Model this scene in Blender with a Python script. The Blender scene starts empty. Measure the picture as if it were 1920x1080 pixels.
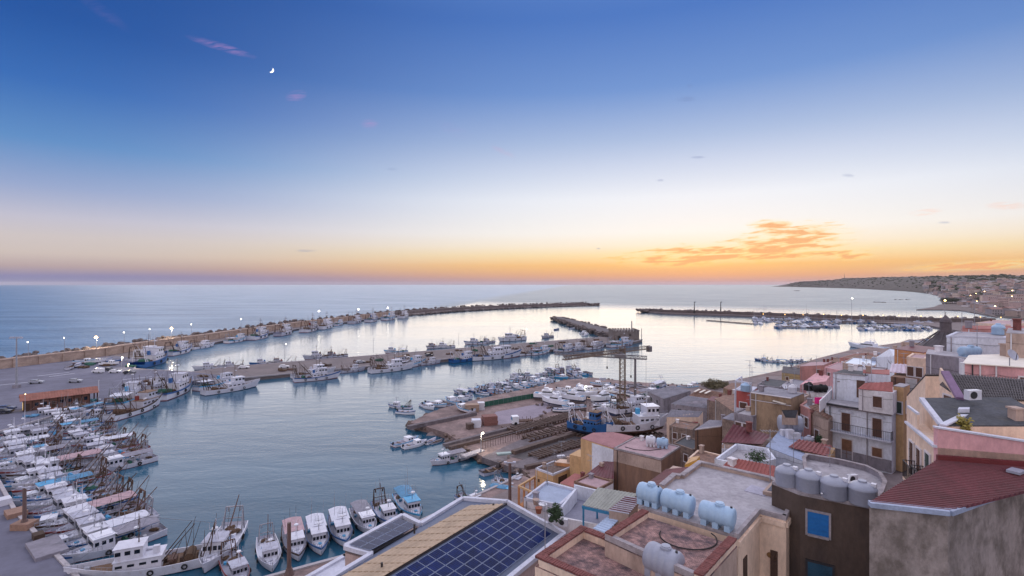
import bpy, math, random
from mathutils import Vector, Matrix
from mathutils.noise import noise as pnoise
R = math.radians
random.seed(7)
scene = bpy.context.scene
# ------------------------------------------------------------------ camera, sky, sun, exposure
EYE, FPX, HZ = 38.0, 960.0, 533.0
cam_data = bpy.data.cameras.new('camera')
cam = bpy.data.objects.new('camera', cam_data)
scene.collection.objects.link(cam)
cam.location = (0, 0, EYE)
cam.rotation_euler = (R(90), 0, 0)
cam_data.sensor_width = 36
cam_data.lens = 36 * FPX / 1920
cam_data.shift_y = -(540 - HZ) / 1920
cam_data.clip_start = 0.5
cam_data.clip_end = 120000
scene.camera = cam
scene.view_settings.view_transform = 'Standard'
scene.view_settings.look = 'None'
scene.view_settings.exposure = 0.12
scene.view_settings.gamma = 1
scene.view_settings.use_curve_mapping = False
scene.cycles.use_denoising = True
scene.cycles.max_bounces = 5
scene.cycles.diffuse_bounces = 2
scene.cycles.glossy_bounces = 3
scene.cycles.transmission_bounces = 2
scene.cycles.volume_bounces = 0
scene.cycles.sample_clamp_indirect = 4

def lin(c):
    return tuple(((v / 255) / 12.92 if v / 255 <= .04045 else ((v / 255 + .055) / 1.055) ** 2.4) for v in c) + (1,)

SUN_AZ = R(20.5)          # the sun has just set to the right of the view axis
world = bpy.data.worlds.new('World'); scene.world = world; world.use_nodes = True
nt = world.node_tree; N = nt.nodes; Lk = nt.links
for n in list(N): N.remove(n)
def nd(t, tree=nt, **kw):
    n = tree.nodes.new(t)
    for k, v in kw.items(): setattr(n, k, v)
    return n
def mth(op, a, b=None, c=None, tree=nt, clamp=False):
    n = tree.nodes.new('ShaderNodeMath'); n.operation = op; n.use_clamp = clamp
    for i, v in enumerate((a, b, c)):
        if v is None: continue
        if isinstance(v, (int, float)): n.inputs[i].default_value = v
        else: tree.links.new(v, n.inputs[i])
    return n.outputs[0]
def mixc(f, a, b, tree=nt, bt='MIX'):
    n = tree.nodes.new('ShaderNodeMix'); n.data_type = 'RGBA'; n.blend_type = bt
    for i, v in ((0, f), (6, a), (7, b)):
        if isinstance(v, (int, float)): n.inputs[i].default_value = v
        elif isinstance(v, tuple): n.inputs[i].default_value = v
        else: tree.links.new(v, n.inputs[i])
    return n.outputs[2]
tc = nd('ShaderNodeTexCoord')
sep = nd('ShaderNodeSeparateXYZ'); Lk.new(tc.outputs['Generated'], sep.inputs[0])
dx, dy, dz = sep.outputs
zc = mth('MAXIMUM', dz, 0.0)
tel = mth('POWER', zc, 0.5)
hl = mth('SQRT', mth('MAXIMUM', mth('ADD', mth('MULTIPLY', dx, dx), mth('MULTIPLY', dy, dy)), 1e-6))
cosd = mth('DIVIDE', mth('ADD', mth('MULTIPLY', dx, math.sin(SUN_AZ)), mth('MULTIPLY', dy, math.cos(SUN_AZ))), hl)
def ramp(stops):
    r = nd('ShaderNodeValToRGB'); cr = r.color_ramp; cr.interpolation = 'EASE' if False else 'LINEAR'
    while len(cr.elements) > 1: cr.elements.remove(cr.elements[-1])
    for i, (deg, c) in enumerate(stops):
        p = math.sqrt(math.sin(R(deg)))
        e = cr.elements[0] if i == 0 else cr.elements.new(p)
        e.position = p; e.color = lin(c)
    Lk.new(tel, r.inputs[0]); return r.outputs[0]
sunward = ramp([(0, (178, 146, 160)), (.35, (205, 155, 142)), (1.0, (232, 172, 122)), (2.1, (251, 196, 118)), (3.2, (254, 226, 172)), (4.2, (255, 240, 214)), (5.6, (254, 249, 241)), (9.3, (244, 246, 251)),
                (12.7, (210, 219, 239)), (15.3, (178, 196, 228)), (20.4, (118, 154, 213)), (27.3, (80, 123, 197)), (45, (114, 148, 210)), (90, (166, 180, 218))])
side = ramp([(0, (118, 124, 172)), (.7, (132, 130, 172)), (1.5, (182, 162, 164)), (2.6, (206, 192, 186)), (4.0, (206, 196, 196)), (5.6, (194, 192, 208)), (8.1, (152, 168, 206)),
             (11.8, (95, 142, 198)), (16.5, (56, 108, 182)), (21.4, (36, 86, 162)), (28, (30, 76, 150)), (45, (84, 120, 190)), (90, (166, 180, 218))])
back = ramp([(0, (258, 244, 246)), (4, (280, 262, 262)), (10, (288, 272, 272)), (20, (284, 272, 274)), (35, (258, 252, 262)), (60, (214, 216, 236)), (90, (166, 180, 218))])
def srange(v, a, b):
    n = nd('ShaderNodeMapRange', interpolation_type='SMOOTHSTEP'); Lk.new(v, n.inputs[0])
    n.inputs[1].default_value = a; n.inputs[2].default_value = b; return n.outputs[0]
fs = mth('POWER', srange(cosd, 0.30, 1.08), 2.1)
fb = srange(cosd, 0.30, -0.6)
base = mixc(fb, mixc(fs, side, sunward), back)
# clouds: streaks of noise in the plane (x/y, z/y) of the western sky
yc = mth('MAXIMUM', dy, 0.05)
u = mth('DIVIDE', dx, yc); v = mth('DIVIDE', dz, yc)
cmb = nd('ShaderNodeCombineXYZ'); Lk.new(u, cmb.inputs[0]); Lk.new(mth('ADD', mth('MULTIPLY', v, 7.5), mth('MULTIPLY', u, -0.6)), cmb.inputs[1])
cn = nd('ShaderNodeTexNoise'); cn.inputs['Scale'].default_value = 17; cn.inputs['Detail'].default_value = 9; cn.inputs['Roughness'].default_value = .62
cn.inputs['Distortion'].default_value = .35
Lk.new(cmb.outputs[0], cn.inputs['Vector'])
def blob(px, py, wx, wy, tilt=0.0):
    u0, v0 = (px - 960) / FPX, (HZ - py) / FPX
    du = mth('SUBTRACT', u, u0); dv = mth('SUBTRACT', mth('SUBTRACT', v, v0), mth('MULTIPLY', du, tilt))
    a = mth('MULTIPLY', du, FPX / wx); b = mth('MULTIPLY', dv, FPX / wy)
    q = mth('ADD', mth('MULTIPLY', a, a), mth('MULTIPLY', b, b))
    return mth('SUBTRACT', 1.0, q, clamp=True)
msk = blob(1480, 452, 150, 44, .12)
for a in ((1280, 487, 160, 18, .03), (1450, 423, 60, 16, 0), (1590, 478, 60, 12, 0), (1860, 497, 240, 12, .05), (1380, 474, 300, 26, .04)):
    msk = mth('MAXIMUM', msk, blob(*a))
cov = mth('SUBTRACT', mth('ADD', cn.outputs['Fac'], mth('MULTIPLY', msk, .31)), .66)
cov = mth('MULTIPLY', mth('MULTIPLY', cov, 6.5, clamp=True), mth('MULTIPLY', msk, 3.5, clamp=True))
cthick = mth('MULTIPLY', cov, cov)
ccol = mixc(cthick, lin((255, 208, 112)), lin((244, 174, 118)))
base = mixc(mth('MULTIPLY', mth('POWER', msk, 1.5), .45), base, lin((255, 240, 178)))
base = mixc(mth('MULTIPLY', cov, .9), base, ccol)
# thin pink wisps
wsp = None
for a in ((415, 88, 70, 9, -.30), (555, 180, 22, 12, .15), (693, 232, 18, 11, 0), (943, 284, 24, 6, -.45), (1890, 386, 50, 9, 0), (1735, 398, 36, 7, .1), (190, 20, 60, 16, -.7), (850, 243, 40, 14, -.4)):
    w = mth('MULTIPLY', blob(*a), 1.0 if a[0] not in (190, 850) else .15)
    wsp = w if wsp is None else mth('MAXIMUM', wsp, w)
wn = nd('ShaderNodeTexNoise'); wn.inputs['Scale'].default_value = 30; wn.inputs['Detail'].default_value = 5; wn.inputs['Distortion'].default_value = .8
Lk.new(cmb.outputs[0], wn.inputs['Vector'])
wf = mth('MULTIPLY', wsp, mth('MULTIPLY', mth('SUBTRACT', wn.outputs['Fac'], .36), 3.2, clamp=True))
base = mixc(mth('MULTIPLY', wf, .42), base, mixc(srange(v, .18, .3), lin((255, 190, 160)), lin((196, 148, 205))))
dk = None
for a in ((1287, 186, 22, 6, 0), (1293, 161, 7, 4, 0), (1309, 295, 16, 3, 0), (1590, 329, 14, 4, -.1), (1238, 338, 8, 3, 0), (1770, 417, 14, 3, 0), (735, 317, 12, 3, 0), (575, 470, 22, 3, 0), (1122, 466, 5, 2, 0)):
    w = blob(*a); dk = w if dk is None else mth('MAXIMUM', dk, w)
base = mixc(mth('MULTIPLY', mth('MULTIPLY', dk, mth('MULTIPLY', mth('SUBTRACT', wn.outputs['Fac'], .3), 3, clamp=True)), .45), base, lin((110, 130, 180)))
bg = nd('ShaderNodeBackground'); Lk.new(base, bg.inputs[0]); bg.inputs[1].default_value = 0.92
sky = nd('ShaderNodeTexSky', sky_type='NISHITA'); sky.sun_disc = False
sky.sun_elevation = R(1.0); sky.sun_rotation = SUN_AZ; sky.altitude = 40
bg2 = nd('ShaderNodeBackground'); Lk.new(sky.outputs[0], bg2.inputs[0]); bg2.inputs[1].default_value = 0.006
ads = nd('ShaderNodeAddShader'); Lk.new(bg.outputs[0], ads.inputs[0]); Lk.new(bg2.outputs[0], ads.inputs[1])
wo = nd('ShaderNodeOutputWorld'); Lk.new(ads.outputs[0], wo.inputs[0])
scene.cycles.use_adaptive_sampling = True
world.cycles.sampling_method = 'MANUAL'; world.cycles.sample_map_resolution = 1024
sun_data = bpy.data.lights.new('sun', 'SUN'); sun_data.energy = 2.5; sun_data.angle = R(120); sun_data.color = (1, .88, .78)
sun = bpy.data.objects.new('sun', sun_data); scene.collection.objects.link(sun)
sv = Vector((math.sin(SUN_AZ) * math.cos(R(28)), math.cos(SUN_AZ) * math.cos(R(28)), math.sin(R(28))))
sun.rotation_euler = sv.to_track_quat('Z', 'Y').to_euler(); sun.location = (300, 300, 200)

# ------------------------------------------------------------------ helpers
COL = scene.collection
MATS = {}
def hexs(c): return c if isinstance(c, tuple) and max(c) <= 1 else tuple(lin(c)[:3])
def mat(name, c=(128, 128, 128), rough=.8, var=.12, vs=1.5, stain=None, bump=.15, bs=12, metal=0, sz=1.0, emit=None, spec=.5, rust=None):
    """c sRGB 0-255; stain=(colour, amount, scale): blotchy or streaky dirt on top."""
    if name in MATS: return MATS[name]
    m = bpy.data.materials.new(name); m.use_nodes = True; MATS[name] = m
    t = m.node_tree; b = t.nodes['Principled BSDF']
    c = tuple(lin(c)[:3])
    b.inputs['Roughness'].default_value = rough; b.inputs['Metallic'].default_value = metal
    b.inputs['Specular IOR Level'].default_value = spec
    if emit:
        b.inputs['Base Color'].default_value = c + (1,)
        b.inputs['Emission Color'].default_value = c + (1,); b.inputs['Emission Strength'].default_value = emit; return m
    tx = t.nodes.new('ShaderNodeTexCoord'); mp = t.nodes.new('ShaderNodeMapping'); mp.inputs['Scale'].default_value = (1, 1, sz)
    t.links.new(tx.outputs['Object'], mp.inputs[0])
    n1 = t.nodes.new('ShaderNodeTexNoise'); n1.inputs['Scale'].default_value = vs; n1.inputs['Detail'].default_value = 5; n1.inputs['Roughness'].default_value = .6
    t.links.new(mp.outputs[0], n1.inputs['Vector'])
    d = tuple(max(0, x * (1 - var * 1.6)) for x in c) + (1,); l = tuple(min(1, x * (1 + var * 1.6)) for x in c) + (1,)
    mr = t.nodes.new('ShaderNodeMapRange'); mr.inputs[1].default_value = .3; mr.inputs[2].default_value = .7
    t.links.new(n1.outputs['Fac'], mr.inputs[0])
    col = mixc(mr.outputs[0], d, l, tree=t)
    if stain:
        n2 = t.nodes.new('ShaderNodeTexNoise'); n2.inputs['Scale'].default_value = stain[2]; n2.inputs['Detail'].default_value = 8; n2.inputs['Roughness'].default_value = .68
        t.links.new(mp.outputs[0], n2.inputs['Vector'])
        r2 = t.nodes.new('ShaderNodeMapRange'); th = .62 - .2 * stain[1]; r2.inputs[1].default_value = th; r2.inputs[2].default_value = th + .2
        r2.inputs[4].default_value = min(1, .35 + .6 * stain[1])
        t.links.new(n2.outputs['Fac'], r2.inputs[0])
        col = mixc(r2.outputs[0], col, tuple(lin(stain[0])), tree=t)
    n4 = t.nodes.new('ShaderNodeTexNoise'); n4.inputs['Scale'].default_value = vs * 7; n4.inputs['Detail'].default_value = 6; n4.inputs['Roughness'].default_value = .7
    t.links.new(mp.outputs[0], n4.inputs['Vector']); m4 = t.nodes.new('ShaderNodeMapRange'); m4.inputs[1].default_value = .35; m4.inputs[2].default_value = .65; m4.inputs[3].default_value = 1 - var * 1.3; m4.inputs[4].default_value = 1 + var * .9
    t.links.new(n4.outputs['Fac'], m4.inputs[0]); hv = t.nodes.new('ShaderNodeVectorMath'); hv.operation = 'SCALE'; t.links.new(col, hv.inputs[0]); t.links.new(m4.outputs[0], hv.inputs['Scale']); col = hv.outputs[0]
    t.links.new(col, b.inputs['Base Color'])
    if bump:
        n3 = t.nodes.new('ShaderNodeTexNoise'); n3.inputs['Scale'].default_value = bs; n3.inputs['Detail'].default_value = 4
        t.links.new(mp.outputs[0], n3.inputs['Vector'])
        bp = t.nodes.new('ShaderNodeBump'); bp.inputs['Strength'].default_value = bump; bp.inputs['Distance'].default_value = .05
        t.links.new(n3.outputs['Fac'], bp.inputs['Height']); t.links.new(bp.outputs[0], b.inputs['Normal'])
    return m

def P(px, py, z=None, d=None):
    """the point of the place seen at photograph pixel px,py, at height z or at distance d"""
    if d is None: d = (EYE - z) * FPX / (py - HZ)
    return Vector(((px - 960) / FPX * d, d, EYE - (py - HZ) / FPX * d))

def wloc(o):
    p = Vector((0, 0, 0))
    while o is not None: p += Vector(o.location); o = o.parent
    return p
def link(o, parent=None):
    COL.objects.link(o)
    if parent is not None: o.parent = parent
    return o
def tag(o, label=None, cat=None, group=None, kind=None):
    if label: o['label'] = label
    if cat: o['category'] = cat
    if group: o['group'] = group
    if kind: o['kind'] = kind
    return o
def empty(name, loc, label, cat, group=None, rz=0):
    o = bpy.data.objects.new(name, None); o.empty_display_size = .3; COL.objects.link(o)
    o.location = loc; o.rotation_euler = (0, 0, rz)
    return tag(o, label, cat, group)

class MB:
    def __init__(s): s.v = []; s.f = []; s.m = []
    def add(s, vs, fs, mi=0):
        b = len(s.v); s.v += [tuple(v) for v in vs]
        for f in fs: s.f.append(tuple(b + i for i in f)); s.m.append(mi)
        return s
    def box(s, c, size, rz=0, mi=0, M=None):
        x, y, z = size[0] / 2, size[1] / 2, size[2] / 2
        vs = [Vector((i * x, j * y, k * z)) for k in (-1, 1) for j in (-1, 1) for i in (-1, 1)]
        rm = M if M is not None else Matrix.Rotation(rz, 3, 'Z'); c = Vector(c)
        return s.add([rm @ v + c for v in vs], [(0, 2, 3, 1), (4, 5, 7, 6), (0, 1, 5, 4), (2, 6, 7, 3), (0, 4, 6, 2), (1, 3, 7, 5)], mi)
    def bar(s, a, b, w, h=None, mi=0):
        a, b = Vector(a), Vector(b); d = b - a
        if d.length < 1e-6: return s
        q = d.to_track_quat('X', 'Z').to_matrix()
        return s.box((a + b) / 2, (d.length, w, h or w), M=q, mi=mi)
    def tube(s, a, b, r, r2=None, n=8, mi=0, caps=True):
        a, b = Vector(a), Vector(b); r2 = r if r2 is None else r2
        q = (b - a).to_track_quat('Z', 'Y').to_matrix()
        vs = [p + q @ Vector((rr * math.cos(2 * math.pi * i / n), rr * math.sin(2 * math.pi * i / n), 0)) for p, rr in ((a, r), (b, r2)) for i in range(n)]
        fs = [(i, (i + 1) % n, n + (i + 1) % n, n + i) for i in range(n)]
        if caps: fs += [tuple(range(n))[::-1], tuple(range(n, 2 * n))]
        return s.add(vs, fs, mi)
    def path(s, pts, r, n=5, mi=0):
        for a, b in zip(pts, pts[1:]): s.tube(a, b, r, n=n, mi=mi)
        return s
    def prism(s, poly, z0, z1, mi=0, top=None):
        """poly [(x,y)]; z1 number or list"""
        n = len(poly); z1 = z1 if isinstance(z1, (list, tuple)) else [z1] * n; z0 = z0 if isinstance(z0, (list, tuple)) else [z0] * n
        ar = sum(poly[i][0] * poly[(i + 1) % n][1] - poly[(i + 1) % n][0] * poly[i][1] for i in range(n))
        if ar < 0: poly = poly[::-1]; z1 = z1[::-1]; z0 = z0[::-1]
        vs = [(p[0], p[1], z) for p, z in zip(poly, z0)] + [(p[0], p[1], z) for p, z in zip(poly, z1)]
        s.add(vs, [tuple(range(n))[::-1]] + [(i, (i + 1) % n, n + (i + 1) % n, n + i) for i in range(n)], mi)
        return s.add(vs[n:], [tuple(range(n))], mi if top is None else top)
    def lathe(s, prof, M, n=16, mi=0):
        """prof [(r,z)] around local z, placed by 4x4 M"""
        vs = [M @ Vector((r * math.cos(2 * math.pi * i / n), r * math.sin(2 * math.pi * i / n), z)) for r, z in prof for i in range(n)]
        fs = [(k * n + i, k * n + (i + 1) % n, (k + 1) * n + (i + 1) % n, (k + 1) * n + i) for k in range(len(prof) - 1) for i in range(n)]
        fs += [tuple(range(n))[::-1], tuple((len(prof) - 1) * n + i for i in range(n))]
        return s.add(vs, fs, mi)
    def sheet(s, a, b, c, d, n, amp, th=.02, mi=0):
        """ribbed sheet: ribs run from edge a-b to edge d-c"""
        a, b, c, d = map(Vector, (a, b, c, d)); up = (b - a).cross(d - a).normalized()
        if up.z < 0: up = -up
        vs = []; K = 4
        for i in range(n * K + 1):
            t = i / (n * K); h = (0, 1, 1, 0)[i % K] * amp
            vs += [a.lerp(b, t) + up * h, d.lerp(c, t) + up * h, a.lerp(b, t) - up * th, d.lerp(c, t) - up * th]
        fs = []
        m = n * K
        for i in range(m):
            q = 4 * i
            fs += [(q, q + 4, q + 5, q + 1), (q + 2, q + 3, q + 7, q + 6), (q, q + 2, q + 6, q + 4), (q + 1, q + 5, q + 7, q + 3)]
        fs += [(0, 1, 3, 2), (4 * m, 4 * m + 2, 4 * m + 3, 4 * m + 1)]
        return s.add(vs, fs, mi)
    def rock(s, c, r, seed, sq=.7, mi=0):
        rd = random.Random(seed); c = Vector(c); n = 6; vs = [c + Vector((0, 0, -r * sq))]
        for k, (rr, zz) in enumerate(((.8, -.45), (1, .15), (.6, .75))):
            for i in range(n):
                a = 2 * math.pi * (i + .5 * k) / n + rd.uniform(-.25, .25); q = r * rr * rd.uniform(.7, 1.2)
                vs.append(c + Vector((q * math.cos(a), q * math.sin(a), r * sq * (zz + rd.uniform(-.15, .15)))))
        vs.append(c + Vector((0, 0, r * sq * rd.uniform(.8, 1))))
        fs = [(0, 1 + (i + 1) % n, 1 + i) for i in range(n)]
        for k in (0, 1): fs += [(1 + k * n + i, 1 + k * n + (i + 1) % n, 1 + (k + 1) * n + (i + 1) % n, 1 + (k + 1) * n + i) for i in range(n)]
        fs += [(1 + 2 * n + i, 1 + 2 * n + (i + 1) % n, 1 + 3 * n) for i in range(n)]
        return s.add(vs, fs, mi)
    def build(s, name, mats, parent=None, smooth=False, org=None, local=False):
        me = bpy.data.meshes.new(name)
        off = Vector((0, 0, 0))
        if parent is not None and not local: off = wloc(parent)
        if org is not None: off = Vector(org)
        me.from_pydata([(v[0] - off[0], v[1] - off[1], v[2] - off[2]) for v in s.v], [], s.f)
        if not isinstance(mats, (list, tuple)): mats = [mats]
        for m in mats: me.materials.append(m)
        if len(mats) > 1: me.polygons.foreach_set('material_index', s.m)
        if smooth: me.polygons.foreach_set('use_smooth', [True] * len(s.f))
        o = bpy.data.objects.new(name, me)
        if org is not None: o.location = org
        return link(o, parent)

CH = {}
def children_of(o): return [c for c in bpy.data.objects if c.parent == o]
def proto_tree(o):
    """snapshot of a finished thing for quick copying"""
    kids = {}
    for c in bpy.data.objects:
        if c.parent is not None: kids.setdefault(c.parent.name, []).append(c)
    def rec(x): return (x, [rec(c) for c in kids.get(x.name, [])])
    return rec(o)
def copy_tree(tr, parent=None):
    o, ks = tr
    c = o.copy(); COL.objects.link(c)
    if parent is not None: c.parent = parent
    for k in ks: copy_tree(k, c)
    return c
def place(tr, loc, rz=0, label=None, group=None, sc=1.0, used=set()):
    if id(tr) not in used: used.add(id(tr)); PLACED.append(tr); o = tr[0]
    else: o = copy_tree(tr)
    o.location = loc; o.rotation_euler = (0, 0, rz); o.scale = (sc, sc, sc)
    if label: o['label'] = label
    if group: o['group'] = group
    elif 'group' in o: del o['group']
    return o
PLACED = []
# ------------------------------------------------------------------ water
def water_mat():
    m = bpy.data.materials.new('sea_water'); m.use_nodes = True; t = m.node_tree; b = t.nodes['Principled BSDF']
    b.inputs['Roughness'].default_value = .1; b.inputs['IOR'].default_value = 1.31
    geo = t.nodes.new('ShaderNodeNewGeometry'); b.inputs['Specular IOR Level'].default_value = .46
    def nz(sc, st, det, dist=0):
        mp = t.nodes.new('ShaderNodeMapping'); mp.inputs['Scale'].default_value = st; mp.inputs['Rotation'].default_value = (0, 0, R(-12)); t.links.new(geo.outputs['Position'], mp.inputs[0])
        n = t.nodes.new('ShaderNodeTexNoise'); n.inputs['Scale'].default_value = sc; n.inputs['Detail'].default_value = det; n.inputs['Distortion'].default_value = dist
        t.links.new(mp.outputs[0], n.inputs['Vector']); return n.outputs['Fac']
    big = nz(.012, (1, 1.6, 1), 4, .6)
    col = mixc(big, lin((10, 68, 98)), lin((22, 92, 120)), tree=t)
    # deeper blue out at sea, west of the long breakwater
    sx = t.nodes.new('ShaderNodeSeparateXYZ'); t.links.new(geo.outputs['Position'], sx.inputs[0])
    q = mth('ADD', mth('MULTIPLY', sx.outputs[0], -1.0, tree=t), mth('MULTIPLY', sx.outputs[1], .12, tree=t), tree=t)
    mr = t.nodes.new('ShaderNodeMapRange'); mr.inputs[1].default_value = 190; mr.inputs[2].default_value = 260; t.links.new(q, mr.inputs[0])
    col = mixc(mr.outputs[0], col, lin((52, 112, 156)), tree=t)
    qy = mth('SUBTRACT', sx.outputs[1], mth('MULTIPLY', sx.outputs[0], -.62, tree=t), tree=t)
    m2 = t.nodes.new('ShaderNodeMapRange'); m2.inputs[1].default_value = 830; m2.inputs[2].default_value = 1150; t.links.new(qy, m2.inputs[0])
    m3 = t.nodes.new('ShaderNodeMapRange'); m3.inputs[1].default_value = 185; m3.inputs[2].default_value = 215; t.links.new(q, m3.inputs[0])
    openm = mth('MAXIMUM', m2.outputs[0], m3.outputs[0], tree=t)
    stk = nz(.006, (1, 4.5, 1), 6, .5)
    sm = t.nodes.new('ShaderNodeMapRange'); sm.inputs[1].default_value = .38; sm.inputs[2].default_value = .62; t.links.new(stk, sm.inputs[0])
    t.links.new(mth('ADD', mth('MULTIPLY', openm, mth('ADD', mth('MULTIPLY', sm.outputs[0], -.08, tree=t), .25, tree=t), tree=t), mth('ADD', mth('MULTIPLY', sm.outputs[0], .04, tree=t), .10, tree=t), tree=t), b.inputs['Roughness'])
    t.links.new(mixc(sm.outputs[0], mixc(.32, col, (.01, .03, .06, 1), tree=t), mixc(.05, col, (.5, .6, .7, 1), tree=t), tree=t), b.inputs['Base Color'])
    w = mth('ADD', mth('MULTIPLY', nz(.9, (1, 1.8, 1), 3, .3), .42, tree=t), mth('MULTIPLY', nz(.09, (1, 2.4, 1), 4, .4), 1.6, tree=t), tree=t)
    bp = t.nodes.new('ShaderNodeBump'); bp.inputs['Strength'].default_value = 1; t.links.new(mth('ADD', mth('MULTIPLY', openm, 1.1, tree=t), .085, tree=t), bp.inputs['Distance'])
    t.links.new(w, bp.inputs['Height']); t.links.new(bp.outputs[0], b.inputs['Normal'])
    return m
WATER = water_mat()
w = MB(); n = 96; rings = [0, 60, 150, 400, 1200, 4000, 12000, 40000]
vs = [(0, 0, 0)]
for r in rings[1:]: vs += [(r * math.cos(2 * math.pi * i / n), r * math.sin(2 * math.pi * i / n), 0) for i in range(n)]
fs = [(0, 1 + i, 1 + (i + 1) % n) for i in range(n)]
for k in range(len(rings) - 2): fs += [(1 + k * n + i, 1 + (k + 1) * n + i, 1 + (k + 1) * n + (i + 1) % n, 1 + k * n + (i + 1) % n) for i in range(n)]
w.add(vs, fs); o = w.build('sea', WATER); tag(o, 'calm blue and pale harbour water and open sea to the horizon', kind='structure')

# ------------------------------------------------------------------ quays and ground
CONC = mat('quay_concrete', (132, 128, 140), .9, .14, .12, stain=((88, 84, 98), .5, .06), bump=.3, bs=3)
ASPH = mat('apron_asphalt', (104, 104, 122), .9, .12, .05, stain=((132, 132, 150), .45, .03), bump=.2, bs=4)
TANW = mat('breakwater_stone', (172, 150, 138), .9, .12, .3, stain=((120, 104, 100), .5, .25), bump=.5, bs=2, sz=2)
ROCK = mat('armour_rock', (108, 98, 98), .95, .25, .4, bump=.6, bs=3)
DIRT = mat('boatyard_dirt', (138, 118, 116), .95, .2, .25, stain=((92, 80, 82), .75, .12), bump=.4, bs=3)
PAVE = mat('pier_paving', (116, 106, 108), .9, .12, .15, stain=((100, 94, 100), .5, .1), bump=.3, bs=3)
CURB = mat('quay_edge_stone', (170, 164, 170), .85, .1, .5, bump=.3, bs=5)
def xy(p): return (p[0], p[1])
def slab(name, poly, m, z=1.5, z0=-3, label=None, edge=True):
    o = MB().prism(poly, z0, z).build(name, m); tag(o, label, kind='structure'); return o
def curb(pts, z, name='quay_edge', w=.55, step=6.0, m=None, label=None):
    """edge stones along a quay, one after another"""
    mb = MB()
    for a, b in zip(pts, pts[1:]):
        a, b = Vector(a), Vector(b); n_ = max(1, int((b - a).length / step))
        for i in range(n_):
            p, q = a.lerp(b, i / n_), a.lerp(b, (i + 1) / n_); d = (q - p).normalized() * .04
            mb.bar((p.x + d.x, p.y + d.y, z - .1), (q.x - d.x, q.y - d.y, z - .1), w, .5)
    o = mb.build(name, m or CURB); tag(o, label or 'pale stone edging along the quay', kind='structure'); return o
# west apron, quay along the left boats and the middle pier
apron = [(-420, 30), (-44, 55), (-54.5, 64), (-79.5, 82), (-127, 121), (-127, 161), (-121, 195), (-105, 200), (-133, 213), (-163, 221), (-184, 252), (-204, 262), (-228, 220), (-420, 180)]
slab('harbour_apron', apron, ASPH, label='wide grey asphalt harbour apron at the foot of the long breakwater')
pier = [(-105, 200), (78, 327), (86, 338), (70, 354), (62, 354), (-125, 226), (-133, 213)]
slab('middle_pier', pier, PAVE, 1.52, label='long paved middle pier lined with trawlers on both sides')
BWI = [(-204, 262), (-184, 252), (-189, 300), (-187, 345), (-183, 380), (-173, 440), (-154, 520), (-131, 600), (-80, 700), (-20, 775), (40, 830), (142, 898)]   # inner water edge
BWO = [(-207, 263), (-206, 290), (-199, 330), (-193, 380), (-182, 450), (-163, 525), (-140, 610), (-94, 712), (-32, 790), (32, 846), (138, 916)]       # foot of the wall
qm = BWI[1:] + BWO[::-1]
slab('breakwater_quay', qm, PAVE, 1.48, label='narrow quay along the inside of the long breakwater')
# breakwater wall, its walkway and rocks
WL = [P(-260, 716, 1.5), P(0, 692, 1.5), P(180, 670, 1.5)] + [Vector((x, y, 1.5)) for x, y in BWO[1:]]
def offset(pts, dd):
    out = []
    for i, p in enumerate(pts):
        a = pts[max(0, i - 1)]; b = pts[min(len(pts) - 1, i + 1)]; t = (b - a); t.z = 0; t.normalize()
        out.append(p + Vector((-t.y, t.x, 0)) * dd)
    return out
def strip_wall(name, inner, outer, z0, z1, m, parent=None):
    mb = MB()
    n = len(inner)
    vs = []
    for a, b in zip(inner, outer): vs += [(a.x, a.y, z0), (a.x, a.y, z1), (b.x, b.y, z1), (b.x, b.y, z0)]
    fs = []
    for i in range(n - 1):
        q = 4 * i
        for k in range(3): fs.append((q + k, q + k + 1, q + 5 + k, q + 4 + k))
    fs += [(0, 3, 2, 1), (4 * n - 4, 4 * n - 3, 4 * n - 2, 4 * n - 1)]
    mb.add(vs, fs); return mb.build(name, m, parent)
bw = empty('breakwater_wall', WL[3], 'long tan stone breakwater wall curving out to sea behind the apron, rocks along its outer side', 'breakwater')
WO = offset(WL, 7)
H1 = 5.2
strip_wall('wall', WL[:9], WO[:9], -2, H1, TANW, bw)
strip_wall('outer_wall', WL[8:], WO[8:], -2, H1 - .6, mat('dark_outer_stone', (112, 102, 104), .95, .15, .3, bump=.5, bs=2), bw)
strip_wall('coping', offset(WL, -.25)[:9], offset(WL, .5)[:9], H1 + .02, H1 + .5, mat('coping_stone', (182, 160, 150), .9), bw)
mb = MB()
for a, b in list(zip(WL, WL[1:]))[:8]:      # buttresses on the inner face
    n_ = int((b - a).length / 9); t = (b - a).normalized(); nn = Vector((t.y, -t.x, 0))
    for i in range(n_):
        p = a.lerp(b, (i + .5) / n_) + nn * .25
        mb.box((p.x, p.y, 2.9), (.8, .5, 4.2), rz=math.atan2(t.y, t.x))
mb.build('buttresses', TANW, bw)['kind'] = 'stuff'
rk = MB(); rs = 0; rr = random.Random(3)
for a, b in zip(WO, WO[1:]):
    L_ = (b - a).length; t = (b - a).normalized(); nn = Vector((-t.y, t.x, 0))
    far = a.y > 420
    for i in range(int(L_ / (1.5 if not far else 2.2))):
        for row in range(5 if not far else 3):
            p = a.lerp(b, rr.random()) + nn * (row * 3.0 + rr.uniform(0, 2.5)); rs += 1
            rk.rock((p.x, p.y, 4.5 - row * 1.2 + rr.uniform(-.6, .9) + (1.0 if row == 0 and rr.random() < .4 else 0)), rr.uniform(1.1, 2.1), rs)
for k in range(60):
    p = Vector((140, 905, 0)) + Vector((rr.uniform(-8, 14), rr.uniform(-10, 14), rr.uniform(0, 4))); rs += 1
    rk.rock(p, rr.uniform(1.5, 2.6), rs)
rk.build('armour_rocks', ROCK, bw)['kind'] = 'stuff'
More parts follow.
